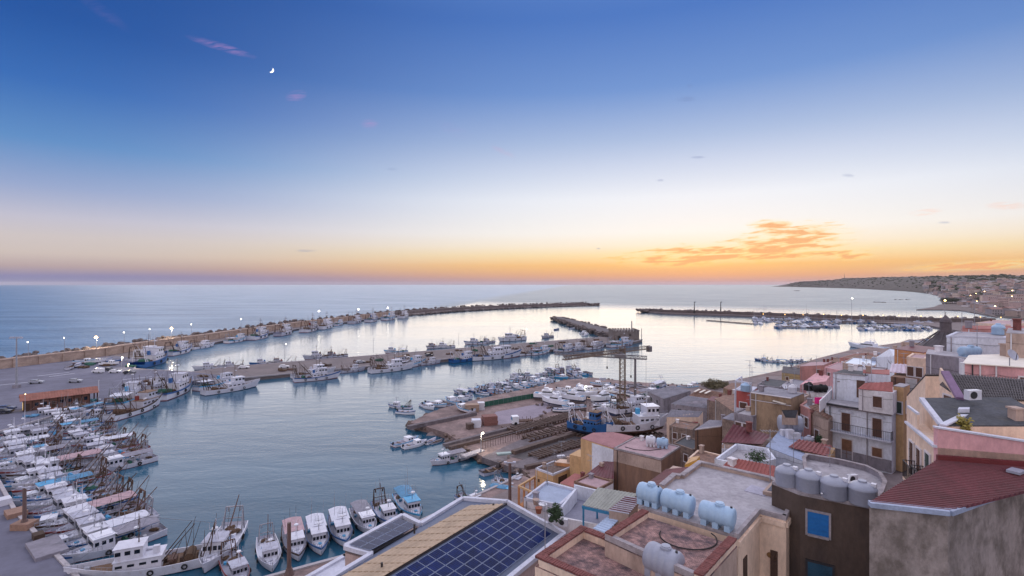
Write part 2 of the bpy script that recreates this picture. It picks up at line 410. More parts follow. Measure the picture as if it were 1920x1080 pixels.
# lower outer part gets an apron of rock on its inner side too
rk = MB()
for a, b in zip(BWI[7:], BWI[8:]):
    a, b = Vector(a + (0,)), Vector(b + (0,))
    for i in range(int((b - a).length / 1.6)):
        p = a.lerp(b, rr.random()); rs += 1
        rk.rock((p.x + rr.uniform(-2, 3), p.y - rr.uniform(-2, 2), rr.uniform(0, 1.8)), rr.uniform(1.2, 2.2), rs)
rk.build('footing_rocks', ROCK, bw)['kind'] = 'stuff'
curb([(-28, 65.2), (-44, 55), (-54.5, 64), (-79.5, 82), (-127, 121), (-127, 161), (-121, 195), (-105, 200), (78, 327), (86, 338)], 1.56, label='pale edge stones along the inner harbour quay and pier')
curb([(-28, 65.2), (-22.8, 68.4), (2, 98)], 1.56, label='edge stones of the near quay below the solar roof')
curb([(-133, 213), (-125, 226), (62, 354)], 1.56, label='edge stones on the far side of the middle pier')
curb([(-133, 213), (-163, 221), (-184, 252), (-189, 300), (-187, 345), (-183, 380), (-173, 440), (-154, 520), (-131, 600)], 1.54, label='edge stones of the quay along the breakwater')
# white painted lines on the apron
LINE = mat('road_paint', (190, 192, 205), .8, .1)
mb = MB()
for a, b in (((70, 705), (130, 698)), ((92, 706), (140, 700)), ((230, 712), (285, 706)), ((0, 722), (60, 716))):
    p, q = P(*a, 1.5), P(*b, 1.5); t = (q - p).normalized(); nn = Vector((-t.y, t.x, 0)) * .35
    mb.add([(p.x - nn.x, p.y - nn.y, 1.506), (q.x - nn.x, q.y - nn.y, 1.506), (q.x + nn.x, q.y + nn.y, 1.506), (p.x + nn.x, p.y + nn.y, 1.506)], [(0, 1, 2, 3)])
tag(mb.build('road_markings', LINE), 'faded white lines on the asphalt apron', kind='structure')
# fort at the pier end and rock mole
FORT = mat('fort_stone', (116, 108, 108), .95, .2, .5, stain=((84, 78, 82), .5, .3), bump=.6, bs=3)
fa, fb_, fc = P(1155, 641, 1.5), P(1198, 642, 1.5), P(1200, 636, 1.5)
ft = empty('fort', fa, 'low square stone fort standing at the tip of the middle pier', 'fort')
fx0, fx1, fy0, fy1 = 66, 83, 334, 350
MB().prism([(fx0, fy0), (fx1, fy0), (fx1, fy1), (fx0, fy1)], 0, 7.2).build('wall', FORT, ft)
mb = MB()
for x0, y0, x1, y1 in ((fx0, fy0, fx1, fy0), (fx1, fy0, fx1, fy1), (fx0, fy1, fx1, fy1), (fx0, fy0, fx0, fy1)):
    L_ = math.hypot(x1 - x0, y1 - y0); k = int(L_ / 1.8)
    for i in range(k):
        t = (i + .5) / k; mb.box((x0 + (x1 - x0) * t, y0 + (y1 - y0) * t, 7.65), (1.1 if y0 == y1 else .6, 1.1 if x0 == x1 else .6, .9))
mb.build('battlement', FORT, ft)['kind'] = 'stuff'
MB().box((70, 333.85, 3.0), (1.6, .3, 2.8)).build('doorway', mat('dark_opening', (34, 32, 36)), ft); MB().box((77, 333.85, 4.8), (.9, .3, 1.1)).build('window_opening', mat('dark_opening'), ft)
mb = MB(); mb.tube((80, 342, 7.2), (80, 342, 12.6), .45, .3); mb.tube((80, 342, 12.6), (80, 342, 13.6), .5, .2); mb.build('light_tower', mat('grey_paint', (120, 120, 130), .6), ft)
MB().tube((85, 336, 1.5), (85, 336, 9), .2).build('pole', mat('grey_paint'), ft)
ML = [(86, 338), (66, 352), (70, 362), (62, 430), (54, 500), (46, 545), (50, 556), (60, 552), (68, 505), (77, 432), (84, 360)]
slab('rock_mole', [(82, 340), (70, 345), (57, 430), (50, 500), (43, 545), (48, 554), (56, 550), (62, 502), (71, 432), (83, 356)], mat('mole_paving', (98, 92, 98), .95, .15, .3, bump=.4, bs=2), 3.0, label='dark rock mole running out from the fort')
rk = MB()
for a, b in (((70, 348), (57, 430)), ((57, 430), (43, 545)), ((43, 545), (50, 556)), ((50, 556), (62, 502)), ((62, 502), (84, 356))):
    a, b = Vector(a + (0,)), Vector(b + (0,))
    for i in range(int((b - a).length * 1.5)):
        p = a.lerp(b, rr.random()); rs += 1
        rk.rock((p.x + rr.uniform(-2.6, 2.6), p.y + rr.uniform(-2, 2), rr.uniform(-.3, 3.2)), rr.uniform(.8, 1.7), rs)
o = rk.build('mole_rocks', ROCK); tag(o, 'rough armour rocks along the sides of the mole beyond the fort', 'rocks', kind='stuff')
# boatyard peninsula
YARD = [P(800, 800, 1.5), P(768, 792, 1.5), P(800, 776, 1.5), P(830, 765, 1.5), P(900, 747, 1.5), P(1020, 722, 1.5), P(1060, 712, 1.5), P(1112, 708, 1.5), P(1190, 716, 1.5), P(1290, 722, 1.5),
        P(1380, 712, 1.5), P(1465, 694, 1.5), Vector((150, 252, 0)), Vector((191, 287, 0)), Vector((252, 327, 0)), Vector((330, 380, 0)), Vector((420, 400, 0)), Vector((420, 20, 0)), Vector((-44, 20, 0)), Vector((-44, 55, 0)), Vector((-28, 65.2, 0)), Vector((-22.8, 68.4, 0)),
        Vector((2, 98, 0)), P(1000, 900, 1.5), P(975, 876, 1.5), P(940, 870, 1.5), P(957, 850, 1.5), P(905, 856, 1.5), P(880, 842, 1.5), P(845, 838, 1.5), P(862, 828, 1.5), P(838, 812, 1.5)]
slab('boatyard_ground', [xy(p) for p in YARD], DIRT, 1.5, label='bare pinkish dirt ground of the boatyard beside the water')
rk = MB()
for a, b in list(zip(YARD, YARD[1:]))[:9] + list(zip(YARD[22:], YARD[23:])):
    for i in range(int((b - a).length * 1.5)):
        p = a.lerp(b, rr.random()); rs += 1
        rk.rock((p.x + rr.uniform(-1.0, 1.0), p.y + rr.uniform(-1, 1), rr.uniform(.2, 1.5)), rr.uniform(.35, .8), rs)
tag(rk.build('shore_rocks', mat('shore_rock', (112, 96, 90), .95, .25, .6, bump=.5)), 'jumbled rocks along the edge of the boatyard', 'rocks', kind='stuff')
# town hillside: heights from scattered known levels
HP = [(0, 0, 24), (0, 25, 16), (-15, 40, 5), (-22, 60, 1.2), (-34, 50, 1.2), (-30, 40, 3), (0, 70, 3), (5, 85, 2), (14, 72, 4), (20, 62, 7), (12, 45, 9), (8, 30, 15), (20, 20, 20), (35, 22, 24), (60, 25, 26), (25, 42, 16.5), (36, 52, 17.5), (38, 58, 18.2),
      (24, 52, 14), (27, 62, 13.5), (28, 75, 9), (24, 88, 3), (18, 110, 1.6), (40, 95, 6), (40, 130, 2), (36, 165, 1.2), (60, 70, 20), (60, 95, 14), (80, 80, 22), (120, 70, 24), (65, 120, 7), (60, 160, 2), (100, 120, 12),
      (90, 170, 3), (110, 215, 1.2), (150, 150, 10), (150, 215, 2.5), (200, 200, 8), (190, 285, 1.2), (250, 320, 1.2), (250, 200, 12), (330, 370, 1.2), (400, 390, 1.6), (400, 250, 10), (400, 60, 25), (46, 44, 22), (40, 35, 23)]
def hill(x, y):
    s = w_ = 0
    for a, b, z in HP:
        d2 = (x - a) ** 2 + (y - b) ** 2 + 2; k = 1 / d2 ** 1.6; s += z * k; w_ += k
    return s / w_
FLAT = [(0, 97), (14, 92), (24, 97), (33, 106), (38, 120), (46, 135), (50, 170), (60, 190), (112, 216), (60, 260), (-80, 200), (-60, 80)]
def segd(x, y, a, b):
    ax, ay, bx, by = a[0], a[1], b[0], b[1]; L2 = (bx - ax) ** 2 + (by - ay) ** 2
    t = 0 if L2 == 0 else max(0, min(1, ((x - ax) * (bx - ax) + (y - ay) * (by - ay)) / L2))
    return math.hypot(x - ax - t * (bx - ax), y - ay - t * (by - ay))
def ground(x, y):
    if inside(x, y, FLAT): return .9
    d = min(segd(x, y, a, b) for a, b in zip(YARD[:33], YARD[1:]) if not (a.x > 400 or b.x > 400 or a.y < 30))
    e = min(segd(x, y, a, b) for a, b in zip(FLAT[:8], FLAT[1:9]))
    return max(.9, min(hill(x, y), .9 + .5 * max(0, d - 1), .9 + .5 * e))
def inside(x, y, poly):
    c = False; n = len(poly); j = n - 1
    for i in range(n):
        xi, yi = poly[i][0], poly[i][1]; xj, yj = poly[j][0], poly[j][1]
        if (yi > y) != (yj > y) and x < (xj - xi) * (y - yi) / (yj - yi) + xi: c = not c
        j = i
    return c
hx = [-45 + 5 * i for i in range(94)]; hy = [20 + 5 * j for j in range(77)]
vs = []; 
for y in hy:
    for x in hx:
        z = ground(x, y)
        if not inside(x, y, YARD): z = -2
        vs.append((x, y, z))
nx = len(hx); fs = [(j * nx + i, j * nx + i + 1, (j + 1) * nx + i + 1, (j + 1) * nx + i) for j in range(len(hy) - 1) for i in range(nx - 1)]
HILLM = mat('lane_ground', (128, 116, 118), .95, .15, .3, stain=((94, 86, 90), .5, .2), bump=.4, bs=3)
o = MB().add(vs, fs).build('town_hillside', HILLM); tag(o, 'sloping paved ground between the town houses', kind='structure')

# far coast: headland and hills of the bay, heights from the skyline
def lerp1(x, tab):
    if x <= tab[0][0]: return tab[0][1]
    for (a, p), (b, q) in zip(tab, tab[1:]):
        if x <= b: return p + (q - p) * (x - a) / (b - a)
    return tab[-1][1]
SH = [(1440, 9500), (1456, 8000), (1520, 6200), (1560, 5200), (1600, 4500), (1650, 3400), (1700, 2700), (1740, 2050), (1765, 1500), (1785, 1100), (1800, 900), (1845, 680), (1858, 600), (1950, 520), (2100, 480)]
RD = [(1440, 9600), (1500, 7200), (1560, 6500), (1650, 5500), (1750, 4600), (1850, 4200), (2100, 4000)]
RY = [(1440, 537.5), (1458, 536), (1480, 532), (1500, 528), (1530, 526.5), (1560, 525.5), (1583, 521.5), (1620, 521), (1660, 519.5), (1700, 519), (1760, 518.5), (1800, 517), (1850, 517), (1880, 515.5), (1920, 517), (2100, 512)]
def coast_z(px, t):
    """t 0 at the shore .. 1 at the ridge"""
    d0, d1 = lerp1(px, SH), lerp1(px, RD); d = d0 * (d1 / d0) ** t
    zr = EYE + (HZ - lerp1(px, RY)) / FPX * d1
    e = 1.6 if px > 1740 else .75
    z = zr * t ** e
    z += (pnoise(Vector((px * .03, t * 4, 0))) * .10 + pnoise(Vector((px * .13, t * 9, 3))) * .03) * zr * math.sin(math.pi * min(1, t * .9 + .02)) + (pnoise(Vector((px * .35, t * 20, 7))) * 2.5 if t > .05 else 0)
    return d, z
vs = []; pxs = [1440 + 3 * i for i in range(221)]; NT = 40
for px in pxs:
    d0 = lerp1(px, SH)
    vs.append(((px - 960) / FPX * d0 * .985, d0 * .985, -3))
    for k in range(NT + 1):
        d, z = coast_z(px, k / NT)
        if k == 0: z = .6
        vs.append(((px - 960) / FPX * d, d, z))
    vs.append(((px - 960) / FPX * d * 1.15, d * 1.15, -5))
m_ = NT + 3
fs = [(i * m_ + k, (i + 1) * m_ + k, (i + 1) * m_ + k + 1, i * m_ + k + 1) for i in range(len(pxs) - 1) for k in range(m_ - 1)]
COAST = mat('coast_scrub', (76, 68, 66), .95, .2, .004, stain=((62, 60, 54), .6, .01), bump=0)
tag(MB().add(vs, fs).build('coast_hills', COAST), 'hazy dark headland and low hills closing the bay', kind='structure')
# ------------------------------------------------------------------ boats
WHT = mat('white_boat_paint', (205, 206, 220), .5, .06, .8, stain=((150, 128, 120), .28, 1.1), bump=.1, bs=4)
WHT2 = mat('clean_white_gelcoat', (222, 224, 236), .35, .04, .8, bump=0)
GRYW = mat('greyed_white_paint', (176, 178, 196), .6, .1, .8, stain=((112, 100, 100), .45, 1.3), bump=.15)
BLU = mat('blue_boat_paint', (34, 90, 152), .5, .1, .8, stain=((60, 76, 110), .3, 1), bump=.1)
LBL = mat('light_blue_paint', (76, 160, 208), .5, .08, .8, bump=.1)
GRN = mat('green_boat_paint', (52, 112, 96), .6, .1, .8, bump=.1)
RED = mat('red_lead_paint', (130, 48, 42), .7, .15, 1, bump=.1)
DKB = mat('dark_blue_bottom', (34, 44, 76), .7, .15, 1, bump=.1)
WOOD = mat('deck_wood', (126, 100, 82), .85, .2, 1.4, stain=((84, 66, 60), .5, 1.4), bump=.3, sz=1)
DKW = mat('dark_wood', (72, 54, 46), .85, .2, 1.4, bump=.3)
STEEL = mat('galvanised_steel', (150, 152, 164), .5, .1, 2, metal=.3)
RUST = mat('rusty_steel', (98, 74, 66), .85, .25, 2, stain=((70, 48, 44), .5, 2), bump=.3)
NETG = mat('green_net', (48, 92, 80), .95, .25, 5, bump=.8, bs=20)
NETB = mat('brown_net', (92, 72, 58), .95, .25, 5, bump=.8, bs=20)
RUB = mat('black_rubber', (30, 30, 34), .8, .1, bump=.1)
GLS = mat('dark_window_glass', (24, 30, 42), .12, .1, bump=0)
ORG = mat('orange_buoy', (206, 96, 48), .6, .1)
TARP = mat('blue_tarpaulin', (78, 132, 170), .7, .1, 1, bump=.3)
CANV = mat('white_canvas', (206, 208, 222), .8, .06, 1, bump=.2)
MAGB = mat('pale_grey_deck', (150, 150, 166), .7, .1, 1, bump=.2)

def hull(L, B, fb, sheer, name='hull', mats=(RED, WHT, BLU), parent=None, stern=.78, draft=1.0, bul=.7, band=.78, deckm=WOOD, fine=2.2):
    ns = 17; mb = MB(); rows = [(0, -1.0), (.55, -.85), (.88, -.2), (.94, .10), (.97, band * .6), (1.0, band), (1.02, 1.0)]
    G = []
    def gun(t): return fb + sheer * max(0, (t - .35) / .65) ** 2 + sheer * .25 * max(0, (.35 - t) / .35) ** 2
    def hb(t):
        w = B / 2 * (stern + (1 - stern) * math.sin(min(1, t / .4) * math.pi / 2))
        if t > .5: w *= max(.02, 1 - ((t - .5) / .5) ** fine)
        return w
    def rk(t, h): return (h * .10 * L * .5) * max(0, (t - .6) / .4) ** 2     # raked stem
    def ring(t, mul=1.0):
        w = hb(t); g = gun(t); x = -L / 2 + t * L * .93
        half = []
        for (k, h) in rows:
            z = h * draft * (1 - .5 * max(0, (t - .75) / .25)) if h < 0 else h * g
            kk = k if t < .55 else k * (1 - (1 - max(h, -.3) * .6 - .4) * .45 * ((t - .55) / .45)) if k > 0 else 0
            half.append((x + rk(t, max(-.3, h)) * (1 + sheer * .3), w * kk, z))
        return half
    for i in range(ns):
        G.append(ring(i / (ns - 1)))
    nr = len(rows); vs = []
    for h in G: vs += [(x, y, z) for x, y, z in h] + [(x, -y, z) for x, y, z in h]
    fs = []; ms = []
    mi = [0, 0, 0, 1, 1, 2]
    for i in range(ns - 1):
        a, b = 2 * nr * i, 2 * nr * (i + 1)
        for k in range(nr - 1):
            fs.append((a + k, a + k + 1, b + k + 1, b + k)); ms.append(mi[k])
            fs.append((a + nr + k, b + nr + k, b + nr + k + 1, a + nr + k + 1)); ms.append(mi[k])
    for k in range(nr - 1): fs.append((k, nr + k, nr + k + 1, k + 1)); ms.append(mi[k])
    mb.v = vs; mb.f = fs; mb.m = ms
    # inner bulwark
    th = .1; bi = len(mb.v)
    for i in range(ns):
        t = i / (ns - 1); w = max(.01, hb(t) - th); g = gun(t); x = G[i][-1][0] - (.12 if i > ns - 3 else 0)
        mb.v += [(x, w, g), (x, w * .97, g - bul), (x, -w, g), (x, -w * .97, g - bul)]
    for i in range(ns - 1):
        a, b = bi + 4 * i, bi + 4 * i + 4; ga, gb = 2 * nr * i + nr - 1, 2 * nr * (i + 1) + nr - 1
        mb.f += [(a, b, b + 1, a + 1), (a + 2, a + 3, b + 3, b + 2), (ga, a, b, gb), (ga + nr, gb + nr, b + 2, a + 2)]
        mb.f[-4] = (a, a + 1, b + 1, b); mb.f[-3] = (a + 2, b + 2, b + 3, a + 3); mb.m += [1, 1, 2, 2]
    mb.f += [(nr - 1, 2 * nr - 1, bi + 2, bi), (bi, bi + 2, bi + 3, bi + 1)]; mb.m += [2, 1]
    o = mb.build(name, list(mats), parent, local=True)
    dk = MB()
    dv = []
    for i in range(ns):
        t = i / (ns - 1); w = max(.01, hb(t) - th) * .97; x = G[i][-1][0] - (.12 if i > ns - 3 else 0); dv += [(x, w, gun(t) - bul), (x, -w, gun(t) - bul)]
    dk.add(dv, [(2 * i, 2 * i + 1, 2 * i + 3, 2 * i + 2) for i in range(ns - 1)]); dk.build('deck', deckm, parent, local=True)
    return gun, hb
def cabin(mb, x0, x1, w, z0, h, rake=.25, back=.0, mi=0, roof=None, ov=.15, roofmi=1, taper=.94):
    """wheelhouse with raked front"""
    a = [(x0, -w / 2, z0), (x1, -w / 2, z0), (x1, w / 2, z0), (x0, w / 2, z0)]
    b = [(x0 + back, -w / 2 * taper, z0 + h), (x1 - rake, -w / 2 * taper, z0 + h), (x1 - rake, w / 2 * taper, z0 + h), (x0 + back, w / 2 * taper, z0 + h)]
    mb.add(a + b, [(0, 1, 5, 4), (1, 2, 6, 5), (2, 3, 7, 6), (3, 0, 4, 7), (4, 5, 6, 7)], mi)
    mb.box(((x0 + x1 - rake + back) / 2, 0, z0 + h + .05), (x1 - rake - x0 - back + 2 * ov, w * taper + 2 * ov, .1), mi=roofmi)
def cab_windows(parent, x0, x1, w, z0, h, rake, nf, nsd, m=GLS, zf=.55, hh=.3, taper=.94):
    mb = MB(); zc = z0 + h * zf; hw = h * hh; f = (zc - z0) / h; ww = w * (1 - (1 - taper) * f)
    xf = x1 - rake * f
    k = ww / nf
    sl = Matrix.Rotation(-math.atan2(rake, h), 3, 'Y')
    outs = []
    for i in range(nf):
        q = MB(); q.box((xf + .03, -ww / 2 + k * (i + .5), zc), (.05, k * .74, hw), M=sl); outs.append(q)
    L_ = x1 - x0 - rake; k = L_ / nsd
    for i in range(nsd):
        for s_ in (-1, 1):
            q = MB(); q.box((x0 + k * (i + .5) + .1, s_ * (ww / 2 + .02), zc), (k * .58, .05, hw)); outs.append(q)
    for q in outs: q.build('window', m, parent, local=True)
def mast(parent, x, z0, h, m=WHT, bars=2, radar=True, w=.09, name='mast', lean=0):
    mb = MB(); mb.tube((x, 0, z0), (x + lean, 0, z0 + h), w, w * .5, n=6)
    for i in range(bars):
        z = z0 + h * (.45 + .22 * i); mb.bar((x + lean * .6, -.8 + .2 * i, z), (x + lean * .6, .8 - .2 * i, z), .06)
        for s_ in (-.75 + .2 * i, .75 - .2 * i): mb.tube((x + lean * .6, s_, z), (x + lean * .6, s_, z + .9), .025, n=4)
    mb.build(name, m, parent, local=True)
    if radar:
        q = MB(); q.lathe([(.1, 0), (.38, .05), (.38, .22), (.2, .3)], Matrix.Translation((x + .35, 0, z0 + h * .5)), 10); q.build('radar', WHT2, parent, local=True)
def gantry(parent, x, w, z0, h, m=WHT, lean=-.6, tp=.6, name='stern_gantry'):
    mb = MB()
    for s_ in (-1, 1):
        mb.tube((x, s_ * w / 2, z0), (x + lean, s_ * w / 2 * tp, z0 + h), .12, .09, n=6)
        mb.tube((x + 1.3, s_ * w / 2, z0), (x + lean, s_ * w / 2 * tp, z0 + h * .92), .09, .07, n=6)
        mb.tube((x + .5, s_ * w / 2, z0 + h * .4), (x + 1.1, s_ * w / 2, z0 + .3), .05, n=4)
    mb.tube((x + lean, -w / 2 * tp, z0 + h), (x + lean, w / 2 * tp, z0 + h), .11, n=6)
    mb.tube((x + lean * .5, -w / 2 * .8, z0 + h * .5), (x + lean * .5, w / 2 * .8, z0 + h * .5), .07, n=6)
    for s_ in (-.5, .5): mb.box((x + lean, s_ * w * tp * .7, z0 + h - .4), (.3, .2, .5))
    mb.build(name, m, parent, local=True)
def tyre(parent, x, y, z, r=.38):
    mb = MB(); n = 10; k = 5; M = Matrix.Translation((x, y, z)) @ Matrix.Rotation(R(90), 4, 'X')
    vs = []; fs = []
    for i in range(n):
        a = 2 * math.pi * i / n
        for j in range(k):
            b = 2 * math.pi * j / k; rr_ = r + .13 * math.cos(b); vs.append(M @ Vector((rr_ * math.cos(a), rr_ * math.sin(a), .13 * math.sin(b))))
    for i in range(n):
        for j in range(k): fs.append((i * k + j, ((i + 1) % n) * k + j, ((i + 1) % n) * k + (j + 1) % k, i * k + (j + 1) % k))
    mb.add(vs, fs).build('tyre_fender', RUB, parent, local=True)
def netpile(parent, x, y, z, r, m, seed, name='net_pile'):
    mb = MB(); mb.rock((x, y, z), r, seed, .55); mb.rock((x + r * .6, y - r * .5, z), r * .7, seed + 1, .5); mb.rock((x - r * .5, y + r * .6, z), r * .75, seed + 2, .55); mb.build(name, m, parent, local=True)
def rail(parent, gun, hb, L, t0, t1, h=.55, m=STEEL, off=0):
    mb = MB(); pts = {1: [], -1: []}; k = 8
    for i in range(k + 1):
        t = t0 + (t1 - t0) * i / k
        for s_ in (1, -1):
            p = Vector((-L / 2 + t * L * .93 + .05 * L * max(0, (t - .6) / .4) ** 2 * 1.2, s_ * max(.02, hb(t) - .06), gun(t)))
            mb.tube(p, p + Vector((0, 0, h)), .025, n=4); pts[s_].append(p + Vector((0, 0, h)))
    for s_ in (1, -1): mb.path(pts[s_], .025, n=4)
    mb.build('railing', m, parent, local=True)
def trawler(label, L=20, B=5.6, mats=(RED, WHT, BLU), cab=WHT, roofm=GRYW, gm=WHT, net=NETG, seed=1, drum=True, boom=True, canopy=False, house='mid', funnel=BLU):
    t = empty('trawler', (0, 0, 0), label, 'fishing boat')
    fb = 1.35 + L * .015; gun, hb = hull(L, B, fb, 1.5, mats=mats, parent=t, stern=.8, draft=.9, bul=.8)
    dz = fb - .8; xc = {'mid': .02, 'fore': .14}[house] * L
    mb = MB(); cabin(mb, xc - L * .14, xc + L * .17, B * .66, dz, 2.2, rake=.2, roofmi=1)
    mb.build('deckhouse', [cab, roofm], t, local=True)
    cab_windows(t, xc - L * .14, xc + L * .17, B * .66, dz, 2.2, .2, 3, 4, hh=.18, zf=.65)
    mb = MB(); cabin(mb, xc - L * .02, xc + L * .15, B * .56, dz + 2.3, 1.9, rake=-.25, roofmi=1)
    mb.build('wheelhouse', [cab, roofm], t, local=True)
    cab_windows(t, xc - L * .02, xc + L * .15, B * .56, dz + 2.3, 1.9, -.25, 5, 3, hh=.34, zf=.6)
    mast(t, xc + L * .02, dz + 4.3, L * .22, m=gm)
    MB().box((xc - L * .1, .6, dz + 2.9), (.9, .7, 1.3)).build('funnel', funnel, t, local=True)
    MB().tube((xc - L * .07, -1.0, dz + 2.6), (xc - L * .02, -1.0, dz + 2.6), .28, n=8).build('life_raft', WHT2, t, local=True)
    gantry(t, -L * .44, B * .75, dz, max(4.4, L * .25), m=gm)
    if boom:
        MB().tube((-L * .1, B * .2, dz + .4), (-L * .34, B * .28, dz + L * .30), .11, .06, n=6).build('boom', gm, t, local=True)
        MB().tube((-L * .1, -B * .2, dz + .4), (-L * .30, -B * .25, dz + L * .27), .1, .06, n=6).build('boom', gm, t, local=True)
    if drum:
        q = MB(); q.tube((-L * .30, -B * .25, dz + .8), (-L * .30, B * .25, dz + .8), .75, n=12)
        q.build('net_drum', net, t, local=True)
    else: netpile(t, -L * .3, 0, dz + .5, 1.2, net, seed)
    netpile(t, -L * .4, .6, dz + .3, .7, NETB, seed + 5); rp = random.Random(seed * 7); q = MB()
    for k in range(6): x = rp.uniform(-L * .45, L * .05); y = rp.uniform(-B * .4, B * .4); q.tube((x, y, dz), (x + rp.uniform(-2.4, 1), y + rp.uniform(-.5, .5), dz + rp.uniform(4, 8)), .07, .03, n=4)
    for k in range(7): q.box((rp.uniform(-L * .42, -L * .12), rp.uniform(-B * .36, B * .36), dz + .3), (rp.uniform(.4, 1.3), rp.uniform(.4, 1), rp.uniform(.4, 1.0)), rz=rp.uniform(0, 3))
    q.build('deck_gear', DKW, t, local=True)['kind'] = 'stuff'
    q = MB(); q.box((-L * .18, 0, dz + .4), (1.3, 1.8, .8)); q.tube((-L * .18, -1.2, dz + .6), (-L * .18, 1.2, dz + .6), .35, n=8); q.build('winch', RUST, t, local=True)
    rail(t, gun, hb, L, .72, 1.0)
    MB().box((L * .36, 0, gun(.88) - .5), (.8, .8, .5)).build('anchor_winch', STEEL, t, local=True)
    rd = random.Random(seed)
    for k in range(3): tyre(t, -L * .3 + L * .22 * k, (B / 2 + .08) * (1 if seed % 2 else -1), fb * .55)
    for k in range(3): tyre(t, -L * .28 + L * .22 * k, -(B / 2 + .08) * (1 if seed % 2 else -1), fb * .6)
    if canopy: MB().box((-L * .27, 0, dz + 2.5), (L * .26, B * .8, .08)).build('canopy', CANV, t, local=True)
    MB().path([Vector((L * .44, 0, gun(1) + .2)), Vector((xc + L * .02, 0, dz + 4.3 + L * .2)), Vector((-L * .44 - .6, 0, dz + L * .25))], .03, n=3).build('stay_wire', STEEL, t, local=True)
    return proto_tree(t)
def cutter(label, L=12, B=3.8, mats=(RED, WHT, BLU), cab=WHT, roofm=WHT, canopy=None, net=NETB, seed=1, fore=True, tall=False, boom=None, top=None):
    """small harbour fishing boat"""
    t = empty('fishing_boat', (0, 0, 0), label, 'fishing boat')
    fb = .95; gun, hb = hull(L, B, fb, .7, mats=mats, parent=t, stern=.82, draft=.6, bul=.5, fine=2.5, deckm=(GRYW, MAGB, WHT)[seed % 3])
    dz = fb - .5; x0, x1 = (.02 * L, .24 * L) if fore else (-.3 * L, -.06 * L); ch = 2.2
    mb = MB(); cabin(mb, x0, x1, B * .62, dz, ch, rake=.3, roofmi=1, ov=.2); mb.build('wheelhouse', [cab, roofm], t, local=True)
    cab_windows(t, x0, x1, B * .62, dz, ch, .3, 4, 3, hh=.24, zf=.66)
    mb = MB(); mb.add([(x1 - .1, -B * .28, dz), (L * .36, -B * .16, dz + .2), (L * .36, B * .16, dz + .2), (x1 - .1, B * .28, dz), (x1 - .1, -B * .26, dz + .95), (L * .35, -B * .13, dz + .75), (L * .35, B * .13, dz + .75), (x1 - .1, B * .26, dz + .95)],
                    [(0, 1, 5, 4), (1, 2, 6, 5), (2, 3, 7, 6), (4, 5, 6, 7)]); mb.build('fore_cabin', cab, t, local=True)
    mast(t, (x0 + x1) / 2, dz + ch, 2.6 + (1.6 if tall else 0), m=STEEL if seed % 2 else WHT, bars=1 + seed % 2, w=.07)
    if canopy is not None:
        mb = MB(); xa, xb = -L * .42, x0 - .1; n = 6; vs = []
        for i in range(n + 1):
            y = -B * .42 + B * .84 * i / n; z = dz + 2.1 + .28 * math.sin(math.pi * i / n)
            vs += [(xa, y, z), (xb, y, z), (xa, y, z + .05), (xb, y, z + .05)]
        for i in range(n): q = 4 * i; mb.f += [(q + 2, q + 3, q + 7, q + 6), (q, q + 4, q + 5, q + 1), (q, q + 2, q + 6, q + 4), (q + 1, q + 5, q + 7, q + 3)]
        mb.v += vs; mb.m += [0] * len(mb.f); mb.build('canopy', canopy, t, local=True)
        q = MB()
        for xx in (xa + .1, (xa + xb) / 2):
            for s_ in (-1, 1): q.tube((xx, s_ * B * .40, dz), (xx, s_ * B * .40, dz + 2.1), .035, n=4)
        q.build('canopy_frame', STEEL, t, local=True)
    else:
        netpile(t, -L * .28, .2, dz + .3, .9, net, seed)
        gantry(t, -L * .42, B * .7, dz, 3.2, m=(DKW, RUST, STEEL)[seed % 3], lean=-.3, tp=.8)
    if boom: MB().tube((-L * .18, 0, dz + .3), (-L * .5, B * .1, dz + boom),   .11, .06, n=5).build('boom', DKW if seed % 2 else RUST, t, local=True)
    q = MB(); q.tube((-L * .1, -.6, dz + .45), (-L * .1, .6, dz + .45), .35, n=8); q.build('winch', GRN if seed % 2 else LBL, t, local=True)
    rail(t, gun, hb, L, .7, 1.0, h=.5)
    for k in range(2):
        for s_ in (-1, 1): tyre(t, -L * .2 + L * .3 * k, s_ * (B / 2 + .06), fb * .6, .3)
    if top is not None: MB().box(((x0 + x1) / 2 - .15, 0, dz + ch + .16), ((x1 - x0) * .75, B * .5, .12)).build('roof_panel', top, t, local=True)
    rd = random.Random(seed * 11)
    q = MB()
    for k in range(4): x = rd.uniform(-L * .45, L * .1); y = rd.uniform(-B * .4, B * .4); q.tube((x, y, dz), (x + rd.uniform(-1.6, .6), y + rd.uniform(-.4, .4), dz + rd.uniform(3.2, 6.0)), .045, .02, n=4)
    q.build('poles', STEEL if seed % 2 else DKW, t, local=True)['kind'] = 'stuff'
    MB().path([Vector((L * .46, 0, fb + .6)), Vector(((x0 + x1) / 2, 0, dz + ch + 2.4)), Vector((-L * .46, 0, fb + 1.6))], .022, n=3).build('stay_wire', STEEL, t, local=True)
    netpile(t, -L * .42, -.5, dz + .25, .55, NETB, seed + 31)
    MB().box((L * .3, 0, dz + .95), (.5, .5, .15)).build('hatch', LBL if seed % 2 else GRYW, t, local=True)
    for k in range(3):
        MB().box((-L * .3 + rd.uniform(0, L * .2), rd.uniform(-B * .3, B * .3), dz + .2), (.6, .45, .4), rz=rd.uniform(0, 3)).build('fish_crate', rd.choice([LBL, WHT2, ORG, TARP]), t, local=True)
    return proto_tree(t)
